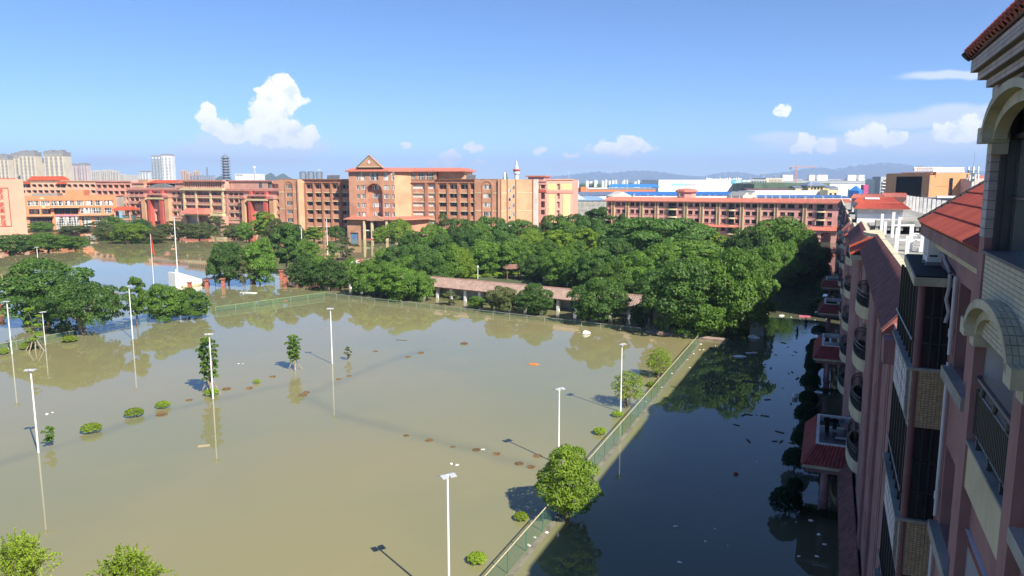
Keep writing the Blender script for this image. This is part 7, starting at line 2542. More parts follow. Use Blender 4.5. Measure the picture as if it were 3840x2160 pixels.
M_RAIL_Y = mat('sunbleached_rail', (0.52, 0.46, 0.30), 0.6, 0.15, 2)
fence(AB(-17.05, 30), AB(-16.7, 108), 1.5, 3.0, 'green mesh fence with a pale top rail running along the shaded channel', M_RAIL_Y, M_MESHGREEN, pr=0.032)
fence(W(1215, 1098, 0.6), W(2404, 1231, 0.6), 0.62, 3.6, 'low grey railed fence across the far side of the field', M_RAIL, M_RAIL, pr=0.04)
fence(W(808, 1152, 0.9), W(1215, 1098, 0.9), 0.95, 3.6, 'green mesh fence slanting from the field corner to the left', M_MESHLIGHT if 'M_MESHLIGHT' in globals() else mat('faded_green_rail', (0.25, 0.33, 0.16), 0.6), mat('faded_green_rail', (0.25, 0.33, 0.16)), pr=0.04)
fence(W(-60, 1300, 0.6), W(790, 1153, 0.6), 0.65, 4.2, 'low wire fence under the banyan and the left trees', M_RAIL, M_RAIL, pr=0.03)
# low kerb wall by the fence foot and the corner ledge
kb = MB()
kb.box(-16.9, 30, -0.5, -16.55, 112, 0.02)
o = kb.build('fence_kerb', mat('wet_concrete', (0.20, 0.18, 0.14), 0.6, 0.2, 1.0))
o.rotation_euler = (0, 0, NROT)
tag(o, 'wet concrete kerb awash along the foot of the right fence', 'kerb')
P0, P1 = W(2420, 1240, 0.25), W(2720, 1278, 0.25)
d = P1 - P0
o = MB().box(0, 0, -0.5, d.length, 1.6, 0.28).build('corner_ledge', mat('pinkish_paving', (0.34, 0.25, 0.21), 0.85, 0.2, 1.0))
o.location = (P0.x, P0.y, 0)
o.rotation_euler = (0, 0, math.atan2(d.y, d.x))
tag(o, 'pinkish paved ledge under the front garden trees', 'ledge')
P0, P1 = W(2690, 1290), W(2722, 1255)
for i in range(4):
    pass

# ---- long tiled corridor with white columns
E0, E1 = W(1262, 1039, 2.35), W(2500, 1162, 2.35)
d = E1 - E0
CL = d.length
crot = math.atan2(d.y, d.x)
cor = thing('tiled_corridor', 'long open corridor with a faded pink tile roof and white columns', 'covered walkway', (E0.x, E0.y, 0), crot)
CW = 4.2
M_CORT = mat('faded_pink_tile', (0.31, 0.215, 0.175), 0.85, 0.15, 1.0, col2=(0.22, 0.155, 0.125), streak=0.35)
m_ = MB()
ribbed_slope(m_, (0, 0, 2.35), (CL, 0, 2.35), (0, CW * 0.62, 3.95), (CL, CW * 0.62, 3.95), 0.42, 0.09)
m_.build('tile_courses', M_CORT, cor, kind='stuff')
m_ = MB()
m_.quad((CL, CW + 0.4, 2.6), (0, CW + 0.4, 2.6), (0, CW * 0.62, 3.95), (CL, CW * 0.62, 3.95))
m_.build('back_slope', M_CORT, cor)
cap = MB().tube((0, 0, 0), (1.02, 0, 0), 0.10, n=8).mesh('ridge_tile', mat('ridge_tile_pink', (0.40, 0.22, 0.17), 0.8, objvar=0.15))
for i in range(int(CL)):
    put('ridge_tile', cap, cor, (i, CW * 0.62, 3.99))
MB().box(0, 0.02, 2.2, CL, 0.16, 2.33).build('eave_board', M_FRAME_B, cor)
cm = MB().box(-0.27, -0.27, -1, 0.27, 0.27, 2.22).mesh('column', M_WHITE)
n = round(CL / 3.55)
for i in range(n + 1):
    put('column', cm, cor, (i * CL / n, 0.75, 0))
cwl = MB()
sw = Seg((0, CW - 0.2), (CL, CW - 0.2))
hs = []
rg = random.Random(12)
for i in range(n):
    x = i * CL / n
    hs.append((x + 0.7, x + 1.5, 0.7, 1.8))
    if rg.random() < 0.6:
        hs.append((x + 2.2, x + 3.0, -0.9, 1.7))
wall(cwl, sw, 0, CL, -1, 2.6, hs, 0.2)
cwl.build('back_wall', M_WHITE_D, cor)
for h in hs:
    window(cor, sw, *h, 0.18, 2, 1, 0.08, M_FRAME_D, M_GLASS_D)

# ---- podium wedge, brick pillars, thin rods
P0, P1 = W(660, 1078), W(776, 1064)
d = P1 - P0
pod = thing('podium_wall', 'white tiled wedge shaped wall of the flooded flag podium', 'wall', (P0.x, P0.y, 0), math.atan2(d.y, d.x))
L = d.length
MB().prism([(0, -1), (L, -1), (L, 0.6), (0.5, 3.3), (0, 3.3)], 0, 3.0).build('wedge', M_WHITE, pod)
MB().prism([(0.5, 3.302), (L, 0.602), (L, 0.74), (0.5, 3.44)], -0.08, 0.4).build('coping', M_WHITE, pod)
MB().box(1.2, -0.9, -1, L + 0.2, -0.02, 0.32).build('ledge', M_CREAM, pod)
MB().tube((0.7, 0.6, 3.3), (0.7, 0.6, 4.0), 0.4, 0.3, n=10).build('plinth', M_WHITE_D, pod)
M_RB = mat('red_brick_pillar', (0.36, 0.12, 0.08), 0.85, 0.2, 2.0)
for (x, yb, h, label) in ((776, 1077, 1.7, 'red brick pillar at the tip of the white wedge wall'), (712, 1082, 1.5, 'red brick pillar left of the wedge wall tip'), (838, 1078, 2.1, 'dark brick pillar between podium and first tree trunk'), (951, 1064, 2.1, 'dark brick pillar between the two podium trees'),
                      (1056, 1047, 2.2, 'dark brick pillar in the gap right of the podium trees'), (434, 1135, 1.9, 'red brick pillar just right of the banyan crown'), (2, 1180, 1.8, 'red brick pillar at the left picture edge'), (1070, 1060, 1.9, 'reddish brick pillar just behind the gap pillar')):
    t = thing('brick_pillar', label, 'pillar', W(x, yb), 0.2, 'brick gate pillars standing in the flood')
    MB().box(-0.38, -0.38, -1, 0.38, 0.38, h - 0.25).build('shaft', M_RB, t)
    MB().prism([(-0.62, h), (-0.42, h - 0.25), (0.42, h - 0.25), (0.62, h)], -0.6, 0.6).build('cap', M_RB, t)
    MB().box(-0.5, -0.5, -0.6, 0.5, 0.5, 0.25).build('foot', M_RB, t)
bm_ = thing('sign_beam', 'dark beam resting on the brick pillar at the wedge wall tip', 'beam', W(776, 1075), 0.1)
MB().hexa([(-0.6, -0.5, 1.72), (3.4, 0.2, 1.75), (3.4, 0.5, 1.75), (-0.6, 0.6, 1.72)], [(-0.6, -0.6, 1.95), (3.4, 0.0, 1.95), (3.4, 0.6, 1.95), (-0.6, 0.7, 1.95)]).build('beam', mat('dark_slate', (0.13, 0.11, 0.11), 0.8), bm_)
for (x, yt, yb, r, label) in ((777, 1000, 1060, 0.07, 'thick dark rod rising behind the brick pillar tip'), (808, 1034, 1073, 0.06, 'dark post right of the sign beam'), (692, 1028, 1066, 0.03, 'thin wire post left across the wedge wall'), (720, 1008, 1068, 0.03, 'thin wire post across the middle of the wedge wall'),
                        (750, 1005, 1072, 0.03, 'thin wire post across the wedge wall right half'), (806, 985, 1040, 0.04, 'pale thin rod behind the dark post'), (938, 1025, 1055, 0.06, 'dark short post beside the podium trees'), (914, 1045, 1068, 0.05, 'dark stake left of the dark brick pillar')):
    b = W(x, yb)
    q = D(x, yt, b.y)
    o = MB().tube((0, 0, -0.5), (0, 0, q.z), r, n=6).build('rod', M_FRAME_D if r > 0.045 else M_STEEL)
    o.location = b
    tag(o, label, 'post', 'rods and posts around the podium')
wi = MB()
for (x0, y0, x1, y1) in ((665, 1010, 806, 1020), (665, 1045, 777, 1048), (777, 1006, 850, 1040), (800, 1050, 960, 1038)):
    a, b = D(x0, y0, 192), D(x1, y1, 192)
    wi.tube(a, b, 0.02, n=4)
o = wi.build('wire_lines', M_STEEL)
tag(o, 'sagging wires strung between the thin podium posts', 'wires')
# white balustrade by the drive
p0, p1 = W(1292, 1002), W(1347, 990)
d = p1 - p0
t = thing('white_balustrade', 'short white balustrade between red pillars on the flooded drive', 'balustrade', (p0.x, p0.y, 0), math.atan2(d.y, d.x))
for z in (0.3, 0.95):
    MB().box(0, -0.1, z, d.length, 0.1, z + 0.16).build('rail', M_WHITE, t)
for x in (0.0, d.length * 0.45, d.length * 0.8):
    MB().box(x, -0.12, -0.5, x + 0.3, 0.12, 0.95).build('post', M_WHITE, t)
for x in (-0.9, d.length + 0.05):
    MB().box(x, -0.4, -0.5, x + 0.8, 0.4, 1.25).build('red_pillar', M_RB, t)
# grey booth block at the corner of the garden
t = thing('grey_booth', 'small grey concrete booth at the water edge under the garden trees', 'booth', W(2836, 1262), NROT)
MB().box(-1.0, 0, -1, 1.0, 2.6, 2.1).build('wall', M_CONC, t)
MB().box(-1.2, -0.2, 2.1, 1.2, 2.8, 2.3).build('roof', M_CONC, t)

# ---- two people wading


def wader(loc, rot, label, top, lean):
    vs = [(0, 0, 0.0), (0, lean * 0.3, 0.35), (0, lean, 0.62), (0, lean * 1.1, 0.72), (0, lean * 1.3, 0.82), (0, lean * 1.5, 0.92),
          (-0.19, lean, 0.58), (-0.27, lean + 0.06, 0.34), (-0.22, lean + 0.24, 0.14), (0.19, lean, 0.58), (0.28, lean + 0.02, 0.33), (0.26, lean + 0.22, 0.16),
          (-0.1, -0.02, -0.1), (-0.11, 0, -0.5), (-0.11, -0.02, -0.9), (0.1, 0.02, -0.1), (0.11, 0.1, -0.5), (0.11, 0.05, -0.9)]
    es = [(0, 1), (1, 2), (2, 3), (3, 4), (4, 5), (2, 6), (6, 7), (7, 8), (2, 9), (9, 10), (10, 11), (0, 12), (12, 13), (13, 14), (0, 15), (15, 16), (16, 17)]
    rad = [0.15, 0.15, 0.16, 0.06, 0.10, 0.095, 0.07, 0.05, 0.04, 0.07, 0.05, 0.04, 0.1, 0.075, 0.055, 0.1, 0.075, 0.055]
    me = bpy.data.meshes.new('person')
    me.from_pydata(vs, es, [])
    o = bpy.data.objects.new('person', me)
    COL.objects.link(o)
    sk = o.modifiers.new('skin', 'SKIN')
    lay = me.skin_vertices[0] if me.skin_vertices else None
    if lay is None:
        bm = bmesh_skin(me)
        lay = me.skin_vertices[0]
    for i, r in enumerate(rad):
        lay.data[i].radius = (r, r * 0.8)
    lay.data[0].use_root = True
    o.modifiers.new('sub', 'SUBSURF').levels = 1
    o.modifiers['sub'].render_levels = 1
    me.materials.append(top)
    o.location = loc
    o.rotation_euler = (0, 0, rot)
    tag(o, label, 'person', 'people wading in the shaded channel')
    m = MB()
    m.lathe([(0.02, 0.80), (0.11, 0.84), (0.125, 0.93), (0.10, 1.02), (0.03, 1.055)], 12, (0, lean * 1.5, 0))
    m.build('hair', mat('black_hair', (0.015, 0.013, 0.012), 0.6), o, smooth=True)
    return o


def bmesh_skin(me):
    import bmesh
    bm = bmesh.new()
    bm.from_mesh(me)
    bm.verts.layers.skin.verify()
    bm.to_mesh(me)
    bm.free()


wader(W(2990, 1249), 0.5, 'person in a dark greenish shirt wading waist deep, nearer of the two', mat('dark_green_shirt', (0.03, 0.05, 0.04), 0.9), 0.04)
wader(W(3021, 1214), 0.2, 'person in black wading waist deep near the sunlit strip, farther of the two', mat('black_shirt', (0.018, 0.018, 0.02), 0.9), -0.02)

# ---- flotsam
M_FOAM = mat('foam_white', (0.78, 0.77, 0.73), 0.8, 0.1, 3)
M_PLANK = mat('wet_plank', (0.10, 0.075, 0.05), 0.7, 0.25, 3)
M_ORNG = mat('orange_sheet', (0.70, 0.17, 0.03), 0.6, 0.1)


def lump(seed, sx, sy, sz, n=10):
    rg = random.Random(seed)
    m = MB()
    ring = []
    for (zz, k) in ((-0.3, 0.7), (0.15, 1.0), (0.7, 0.75), (1.0, 0.3)):
        ring.append([(sx * k * cos(2 * pi * i / n) * rg.uniform(0.75, 1.15), sy * k * sin(2 * pi * i / n) * rg.uniform(0.75, 1.15), sz * zz * rg.uniform(0.85, 1.1)) for i in range(n)])
    vs = [p for r in ring for p in r]
    fs = [(j * n + i, j * n + (i + 1) % n, (j + 1) * n + (i + 1) % n, (j + 1) * n + i) for j in range(3) for i in range(n)] + [tuple(range(3 * n, 4 * n)), tuple(range(n - 1, -1, -1))]
    return m.add(vs, fs)


for (dx, dy, kind, sx, sy, sz, m, nm, cat, label) in (
        (1342, 917, 'l', 0.85, 0.35, 0.16, M_ORNG, 'orange_sheet', 'sheet', 'crumpled orange sheet floating in the open field'),
        (1474, 840, 'l', 0.7, 0.5, 0.55, M_FOAM, 'white_sack', 'sack', 'white sack floating near the far fence'),
        (2024, 797, 'b', 0.95, 0.22, 0.2, mat('pink_board', (0.62, 0.15, 0.22), 0.6), 'pink_board', 'board', 'pink board floating in the sunlit strip of water'),
        (1966, 795, 'l', 0.6, 0.35, 0.22, M_FOAM, 'foam_block', 'foam', 'white foam block left of the pink board'),
        (1896, 850, 'l', 0.9, 1.1, 0.5, M_FOAM, 'foam_heap', 'foam', 'heap of white foam in front of the grey booth'),
        (1860, 897, 'l', 0.9, 0.6, 0.2, M_FOAM, 'white_tarpaulin', 'sheet', 'white sheet floating in the tree reflection'),
        (1890, 888, 'b', 0.8, 0.25, 0.08, M_WHITE_D, 'white_plank', 'plank', 'pale plank just above the floating white sheet'),
        (1887, 960, 'b', 0.9, 0.2, 0.12, M_PLANK, 'plank', 'plank', 'dark plank at the lower end of the tree reflection'),
        (2000, 1000, 'b', 0.22, 0.2, 0.5, M_FOAM, 'white_canister', 'canister', 'upright white canister left of the ball shrubs'),
        (2052, 867, 'b', 0.9, 0.14, 0.08, M_PLANK, 'plank', 'plank', 'dark driftwood left of the second porch'),
        (1851, 1193, 'l', 0.2, 0.17, 0.2, mat('red_can', (0.45, 0.05, 0.04), 0.5), 'red_can', 'can', 'red can floating in the dark water'),
        (625, 737, 'b', 1.9, 0.42, 0.12, M_FOAM, 'floating_board', 'board', 'white board floating left of the far fence corner'),
        (612, 738, 'l', 0.5, 0.5, 0.3, M_STEEL, 'floating_ring', 'ring', 'dark ring floating at the end of the white board'),
        (875, 660, 'l', 0.5, 0.4, 0.3, M_ORNG, 'orange_float', 'float', 'orange float on the drive water'),
        (718, 757, 'l', 0.5, 0.2, 0.12, mat('red_can', (0.45, 0.05, 0.04)), 'red_bag', 'bag', 'red bag floating near the far fence'),
        (513, 1122, 'b', 0.5, 0.16, 0.06, mat('tan_board', (0.42, 0.33, 0.2), 0.8), 'tan_board', 'board', 'tan board floating below the white floodlight pole'),
        (1215, 1131, 'l', 0.2, 0.12, 0.06, M_FOAM, 'white_scrap', 'scrap', 'white scrap touching the pale tuft of the front hedge'),
        (1010, 856, 'b', 0.9, 0.08, 0.05, M_PLANK, 'stick', 'stick', 'long stick floating in the far field')):
    o = (lump(len(label), sx, sy, sz) if kind == 'l' else MB().box(-sx, -sy, -0.05, sx, sy, sz)).build(nm, m)
    o.location = Wd(dx, dy)
    o.rotation_euler = (0, 0, random.Random(label).uniform(-0.4, 0.4))
    tag(o, label, cat)
rg = random.Random(21)
foam_me = [lump(100 + i, 0.22 * rg.uniform(0.6, 1.3), 0.16, 0.1).mesh('foam_scrap', M_FOAM) for i in range(4)]
dark_me = [MB().box(-0.3 * rg.uniform(0.5, 1.3), -0.07, -0.03, 0.3, 0.07, 0.05).mesh('driftwood', M_PLANK) for i in range(4)]
SPOTS = ((1820, 1090), (1905, 1163), (1798, 1330), (1775, 1362), (1832, 1372), (1700, 1325), (1710, 1415), (2010, 1400), (1880, 1050), (1760, 880), (1775, 905), (1788, 912), (1745, 890), (1770, 880), (1730, 905), (1735, 925), (1800, 870), (1763, 866), (1990, 798), (1930, 790), (1945, 802), (2050, 805), (2080, 803), (2012, 803), (1978, 803), (600, 915), (611, 915), (118, 1042), (132, 1038), (1135, 1167), (1150, 1170), (20, 878), (1705, 905), (1690, 940), (1665, 975), (1625, 1010), (1375, 1340), (1345, 1352), (1330, 1372), (2040, 1310), (2060, 1345), (2075, 1370), (2055, 1400))
for i, (x, y) in enumerate(SPOTS):
    o = put('foam_scrap', foam_me[i % 4], None, Wd(x, y), rot=(0, 0, rg.uniform(0, 3)), scale=rg.uniform(0.4, 0.95))
    zone = 'near the ball shrubs' if x > 2005 and y > 1290 else 'in the sunlit strip' if 785 < y < 810 else 'in the open field' if x < 1200 else 'along the right fence' if (x < 1700 and y > 930) or y > 1335 and x < 1400 else 'by the field corner' if y < 930 else 'in the dark channel'
    tag(o, 'small white foam scrap floating ' + zone, 'scrap', 'foam scraps ' + zone)
for i in range(34):
    x, y = rg.uniform(1840, 2010), rg.uniform(860, 1120)
    o = put('driftwood', dark_me[i % 4], None, Wd(x, y), rot=(0, 0, rg.uniform(0, 3)), scale=rg.uniform(0.6, 1.5))
    tag(o, 'small dark driftwood piece floating in the shaded channel', 'driftwood', 'driftwood in the shaded channel')

# ------------------------------------------------------------------ the town beyond
M_TOWER_C = mat('tower_cream', (0.62, 0.53, 0.38), 0.8, 0.06, 0.05)
M_TOWER_P = mat('tower_pink', (0.60, 0.46, 0.40), 0.8, 0.06, 0.05)
M_TOWER_G = mat('tower_grey', (0.40, 0.41, 0.42), 0.8, 0.06, 0.05)
M_TOWER_W = mat('tower_white', (0.66, 0.66, 0.64), 0.8, 0.05, 0.05)
M_TOWER_D = mat('tower_dark', (0.16, 0.17, 0.19), 0.6, 0.05, 0.05)
M_TOWER_O = mat('tower_orange', (0.60, 0.38, 0.22), 0.8, 0.06, 0.05)
M_BLUE = mat('blue_sheet_roof', (0.04, 0.20, 0.55), 0.45, 0.08, 0.1)
M_BLUE_L = mat('pale_blue_roof', (0.28, 0.42, 0.62), 0.5, 0.08, 0.1)
M_SHED_W = mat('white_cladding', (0.78, 0.78, 0.77), 0.5, 0.03, 0.05)
M_SHED_O = mat('orange_cladding', (0.66, 0.20, 0.06), 0.6, 0.05, 0.05)
M_SLATE = mat('slate_sheet_roof', (0.17, 0.21, 0.29), 0.5, 0.08, 0.1)


def block(name, label, x0, x1, yt, Y, m, cat='building', depth=None, group=None, zb=-1, yb=None, rot=0.0):
    a, b = D(x0, yt, Y), D(x1, yt, Y)
    w = b.x - a.x
    dp = depth or w * 0.7
    zb = zb if yb is None else D(x0, yb, Y).z
    t = thing(name, label, cat, (a.x, Y, 0), rot, group)
    MB().box(0, 0, zb, w, dp, a.z).build('wall', m, t)
    return t, w, a.z, dp, zb


def tower(x0, x1, yt, Y, m, label, crown=None, bays=3, strips=M_TOWER_D, group='residential towers on the horizon', fl=3.1, side=True):
    t, w, zt, dp, _ = block('residential_tower', label, x0, x1, yt, Y, m, 'tower block', None, group)
    n = max(6, int((zt - 3) / fl))
    # recessed window bays as dark strips crossed by pale balcony slabs
    for i in range(bays):
        c = w * (i + 0.5) / bays
        hw = w / bays * 0.24
        MB().box(c - hw, -0.25, 0, c + hw, -0.002, zt - fl * 1.3).build('window_strip', strips, t)
    bl = MB()
    for k in range(n - 1):
        z = 2 + k * fl
        for i in range(bays):
            c = w * (i + 0.5) / bays
            hw = w / bays * 0.27
            bl.box(c - hw, -1.2, z, c + hw, -0.26, z + 1.2)
    bl.build('balcony_slabs', m, t, kind='stuff')
    if crown is not None:
        zc = D(x0, crown, Y).z
        MB().box(-0.3, -0.4, zc, w + 0.3, dp + 0.3, zt).build('crown_band', M_TOWER_G2, t)
        for i in range(bays):
            c = w * (i + 0.5) / bays
            MB().box(c - w / bays * 0.36, -0.2, zt, c + w / bays * 0.30, dp * 0.6, zt + (zt - zc) * (0.25 + 0.2 * (i % 2))).build('roof_frame', M_TOWER_G2, t)
    return t


M_TOWER_G2 = mat('tower_crown_grey', (0.24, 0.23, 0.21), 0.8, 0.06, 0.05)
# (x0, x1, top, crown line) measured on the crop of the left skyline
for (x0, x1, yt, cr_, Y, m, bays, label) in (
        (-60, 112, 92, 152, 1700, M_TOWER_C, 3, 'cream tower with a grey crown, cut by the left picture edge'), (118, 162, 160, None, 1900, M_TOWER_C, 1, 'slim cream tower behind the leftmost one'),
        (155, 272, 70, 130, 1750, M_TOWER_C, 2, 'cream tower second from the left, grey crowned'), (276, 516, 40, 100, 1700, M_TOWER_C, 4, 'broad cream tower third from the left with a high grey crown'),
        (520, 622, 135, 205, 2100, M_TOWER_C, 2, 'paler tower set back between the two broad cream ones'), (626, 664, 200, None, 2300, M_TOWER_P, 1, 'thin tower left of the second broad cream one'),
        (655, 946, 36, 100, 1700, M_TOWER_C, 4, 'broad cream tower with two grey roof crowns, right of the others'), (958, 1000, 208, None, 2300, M_TOWER_G, 1, 'slim grey tower beside the broad cream one'),
        (1002, 1048, 290, None, 2500, M_TOWER_P, 1, 'low hazy tower left of the pink pair'), (1050, 1142, 222, 245, 2300, M_TOWER_P, 2, 'left tower of the pinkish pair'), (1146, 1178, 215, None, 2350, M_TOWER_G, 1, 'grey sliver between the pinkish pair'),
        (1180, 1310, 212, 240, 2300, M_TOWER_P, 3, 'right tower of the pinkish pair'), (1312, 1350, 312, None, 3000, M_TOWER_C, 1, 'first of the far low cream towers'), (1354, 1404, 322, None, 3000, M_TOWER_C, 2, 'second of the far low cream towers'),
        (1408, 1502, 318, None, 3000, M_TOWER_C, 3, 'third and broadest of the far low cream towers'), (1540, 1602, 312, None, 3000, M_TOWER_C, 2, 'fourth of the far low cream towers'), (1630, 1692, 306, None, 3000, M_TOWER_C, 2, 'fifth of the far low cream towers, tallest of them'),
        (1710, 1782, 326, None, 3000, M_TOWER_C, 2, 'sixth of the far low cream towers'), (1784, 1868, 376, None, 3200, M_TOWER_C, 3, 'last and lowest of the far cream towers'), (1310, 1900, 385, None, 3400, M_TOWER_C, 12, 'long low cream block behind the far towers'),
        (2106, 2236, 330, 345, 2200, M_TOWER_W, 3, 'short white tower left of the tall striped one')):
    sx0, sx1 = x0 / 4.025, x1 / 4.025
    tower(sx0, sx1, 560 + yt / 4.025, Y, m, label, None if cr_ is None else 560 + cr_ / 4.025, bays)
tower(566, 602, 582, 1600, M_TOWER_D2 if 'M_TOWER_D2' in globals() else mat('tower_glass_grey', (0.26, 0.29, 0.32), 0.5), 'grey glass half of the tall striped tower behind the pink school', None, 3, M_TOWER_W)
tower(602, 642, 579, 1602, M_TOWER_W, 'white half of the tall striped tower behind the pink school', 583, 3, M_TOWER_G)
tower(642, 654, 634, 1900, M_TOWER_G, 'low grey tower just right of the striped one', None, 1)
for (x0, x1, yt, label) in ((677, 696, 638, 'left of two orange towers far behind the pink school'), (701, 717, 647, 'low cream tower between the two orange ones'), (725, 743, 640, 'right of two orange towers far behind the pink school')):
    tower(x0, x1, yt, 2600, M_TOWER_O if 'orange' in label else M_TOWER_C, label, None, 2)
t, *_ = block('chimney', 'dark chimney right of the far orange towers', 773, 777, 627, 2600, M_TOWER_D, 'chimney')
# pagoda tower
p0 = D(829, 667, 1500)
p1 = D(864, 577, 1500)
t = thing('pagoda_tower', 'tall grey pagoda tower with many upturned eaves on the horizon', 'pagoda', ((p0.x + p1.x) / 2, 1500, 0))
R_ = (p1.x - p0.x) / 2
zt = p1.z
m_ = MB()
m_.lathe([(R_ * 0.66, 0), (R_ * 0.60, zt * 0.94)], 8)
m_.build('shaft', mat('pagoda_grey', (0.17, 0.19, 0.23), 0.7), t)
for k in range(9):
    z = 24 + (zt - 30) * k / 8.4
    e = MB()
    rr = R_ * (0.95 - 0.012 * k)
    e.lathe([(R_ * 0.62, z - 1.2), (rr, z - 0.2), (rr * 1.03, z + 0.4), (R_ * 0.66, z + 1.2)], 8)
    e.build('eave', mat('pagoda_eave', (0.25, 0.27, 0.31), 0.7), t)
    e = MB()
    for q in range(8):
        w = 2 * pi * q / 8
        e.box(rr * cos(w) - 0.35, rr * sin(w) - 0.35, z, rr * cos(w) + 0.35, rr * sin(w) + 0.35, z + 1.6)
    e.build('eave_tips', mat('pagoda_grey', (0.17, 0.19, 0.23)), t, kind='stuff')
MB().lathe([(R_ * 0.5, zt * 0.93), (R_ * 0.35, zt * 0.965), (0.8, zt * 0.98), (0.3, zt * 1.02)], 8).build('spire', MATS['pagoda_grey'], t)
# white box building with aerial
t, w, z, dp, _ = block('white_hall', 'plain white hall with an aerial mast behind the pink school', 881, 972, 652, 700, M_TOWER_W)
MB().box(w * 0.02, -0.1, z - 1.5, w * 0.32, -0.002, z - 0.6).build('dark_band', M_TOWER_D, t)
MB().tube((w * 0.84, -1, z - 8), (w * 0.84, -1, z + 6.5), 0.22, n=6).build('mast', M_TOWER_W, t)
for q in range(3):
    MB().box(w * 0.84 - 1.1 + q * 0.8, -1.5, z + 5.2, w * 0.84 - 0.6 + q * 0.8, -0.8, z + 7.2).build('antenna', M_TOWER_W, t)
# tanks on the pink school roof
for i in range(7):
    u_, z_ = F_PINK.uz(716 + i * 13.5, 672, 6)
    lb = ('first', 'second', 'third', 'fourth', 'fifth', 'sixth', 'last')[i] + ' steel tank from the left in the row on the pink school roof'
    roof_tank(F_PINK.world(u_, 7, 23.2 if 44 < u_ < 73 else 23.0), 0.75, 2.9, lb, 'steel tanks on the pink school roof')
# observation tower and dark pyramid
p0, p1 = D(1929, 667, 620), D(1945, 601, 620)
t = thing('observation_tower', 'slim white tower with a red ringed head behind the orange school', 'tower', ((p0.x + p1.x) / 2, 620, 0))
zt = p1.z
MB().lathe([(1.75, 0), (1.65, zt - 12)], 16).build('shaft', M_TOWER_W, t)
MB().lathe([(1.65, zt - 12), (2.5, zt - 10.8), (2.5, zt - 9.3), (2.2, zt - 9.2)], 16).build('head', M_TOWER_W, t)
MB().lathe([(2.3, zt - 9.2), (3.1, zt - 8.2), (3.1, zt - 7.6), (2.0, zt - 7.0)], 16).build('red_ring', M_RED, t)
MB().lathe([(1.6, zt - 7.0), (1.5, zt - 5.0), (0.9, zt - 4.6), (0.7, zt - 2.5), (0.15, zt)], 12).build('spire', M_TOWER_W, t)
p0, p1 = D(1878, 667, 560), D(1912, 643, 560)
t = thing('glass_pyramid', 'dark pyramid roof light beside the white tower', 'roof light', ((p0.x + p1.x) / 2, 560, 0))
w = (p1.x - p0.x) / 2
MB().hexa([(-w, -w, 18), (w, -w, 18), (w, w, 18), (-w, w, 18)], [(-0.7, -0.7, p1.z), (0.7, -0.7, p1.z), (0.7, 0.7, p1.z), (-0.7, 0.7, p1.z)]).build('glazing', mat('pyramid_glass', (0.10, 0.13, 0.13), 0.3), t)
MB().tube((-0.5, -w - 0.5, 18), (-0.5, -w - 0.5, p1.z - 0.4), 0.9, n=8).build('white_stack', M_TOWER_W, t)
# ---- right hand industrial quarter
rg = random.Random(31)
woods = []
for i in range(150):
    x = rg.uniform(2100, 3460)
    y = rg.uniform(1750, 2600)
    q = D(x, 690, y)
    s = rg.uniform(7, 14)
    woods.append((q.x, y, s * 0.55, s, s, s * rg.uniform(0.55, 0.9)))
for i in range(70):
    x = rg.uniform(2130, 2475)
    y = rg.uniform(1150, 1350)
    q = D(x, 690, y)
    s = rg.uniform(5, 9)
    woods.append((q.x, y, s * 0.6, s, s, s * rg.uniform(0.6, 0.9)))
for i in range(60):
    x = rg.uniform(-30, 980)
    y = rg.uniform(1300, 1500)
    q = D(x, 690, y)
    s = rg.uniform(7, 13)
    woods.append((q.x, y, s * 0.6, s, s, s * rg.uniform(0.6, 0.9)))
o = put('far_woods', leaf_mesh('far_woods', woods, 60000, 2.6, 5, LEAF_DARK, aspect=0.8))
o['kind'] = 'stuff'
o['label'] = 'dark band of far woods along the horizon'
for i in range(36):
    x = rg.uniform(2150, 2470)
    Y = rg.uniform(1500, 2300)
    t, *_ = block('far_house', 'tiny white house among the far woods beyond the orange shed', x, x + rg.uniform(4, 11), rg.uniform(673.5, 680), Y, M_TOWER_W, 'house', 8, 'far white houses in the woods')


def shed(name, label, x0, x1, ye, yr, Y, dp, mw, mr, yb=None):
    "long low shed: eave at ye, ridge at yr"
    a, b = D(x0, ye, Y), D(x1, ye, Y)
    w = b.x - a.x
    zr = D(x0, yr, Y + dp).z
    t = thing(name, label, 'shed', (a.x, Y, 0))
    MB().box(0, 0, -1, w, dp * 2, a.z).build('wall', mw, t)
    r_ = MB()
    n = max(4, int(w / 8))
    ribbed_slope(r_, (-0.5, -0.5, a.z + 0.05), (w + 0.5, -0.5, a.z + 0.05), (-0.5, dp, zr), (w + 0.5, dp, zr), max(1.2, w / 90), 0.12)
    r_.quad((w + 0.5, dp * 2, a.z), (-0.5, dp * 2, a.z), (-0.5, dp, zr), (w + 0.5, dp, zr))
    r_.build('roof', mr, t)
    return t, w, a.z


def x5(x): return 2100 + x / 4.025
def y5(y): return 560 + y / 4.025
def x6(x): return 2640 + x / 4.025


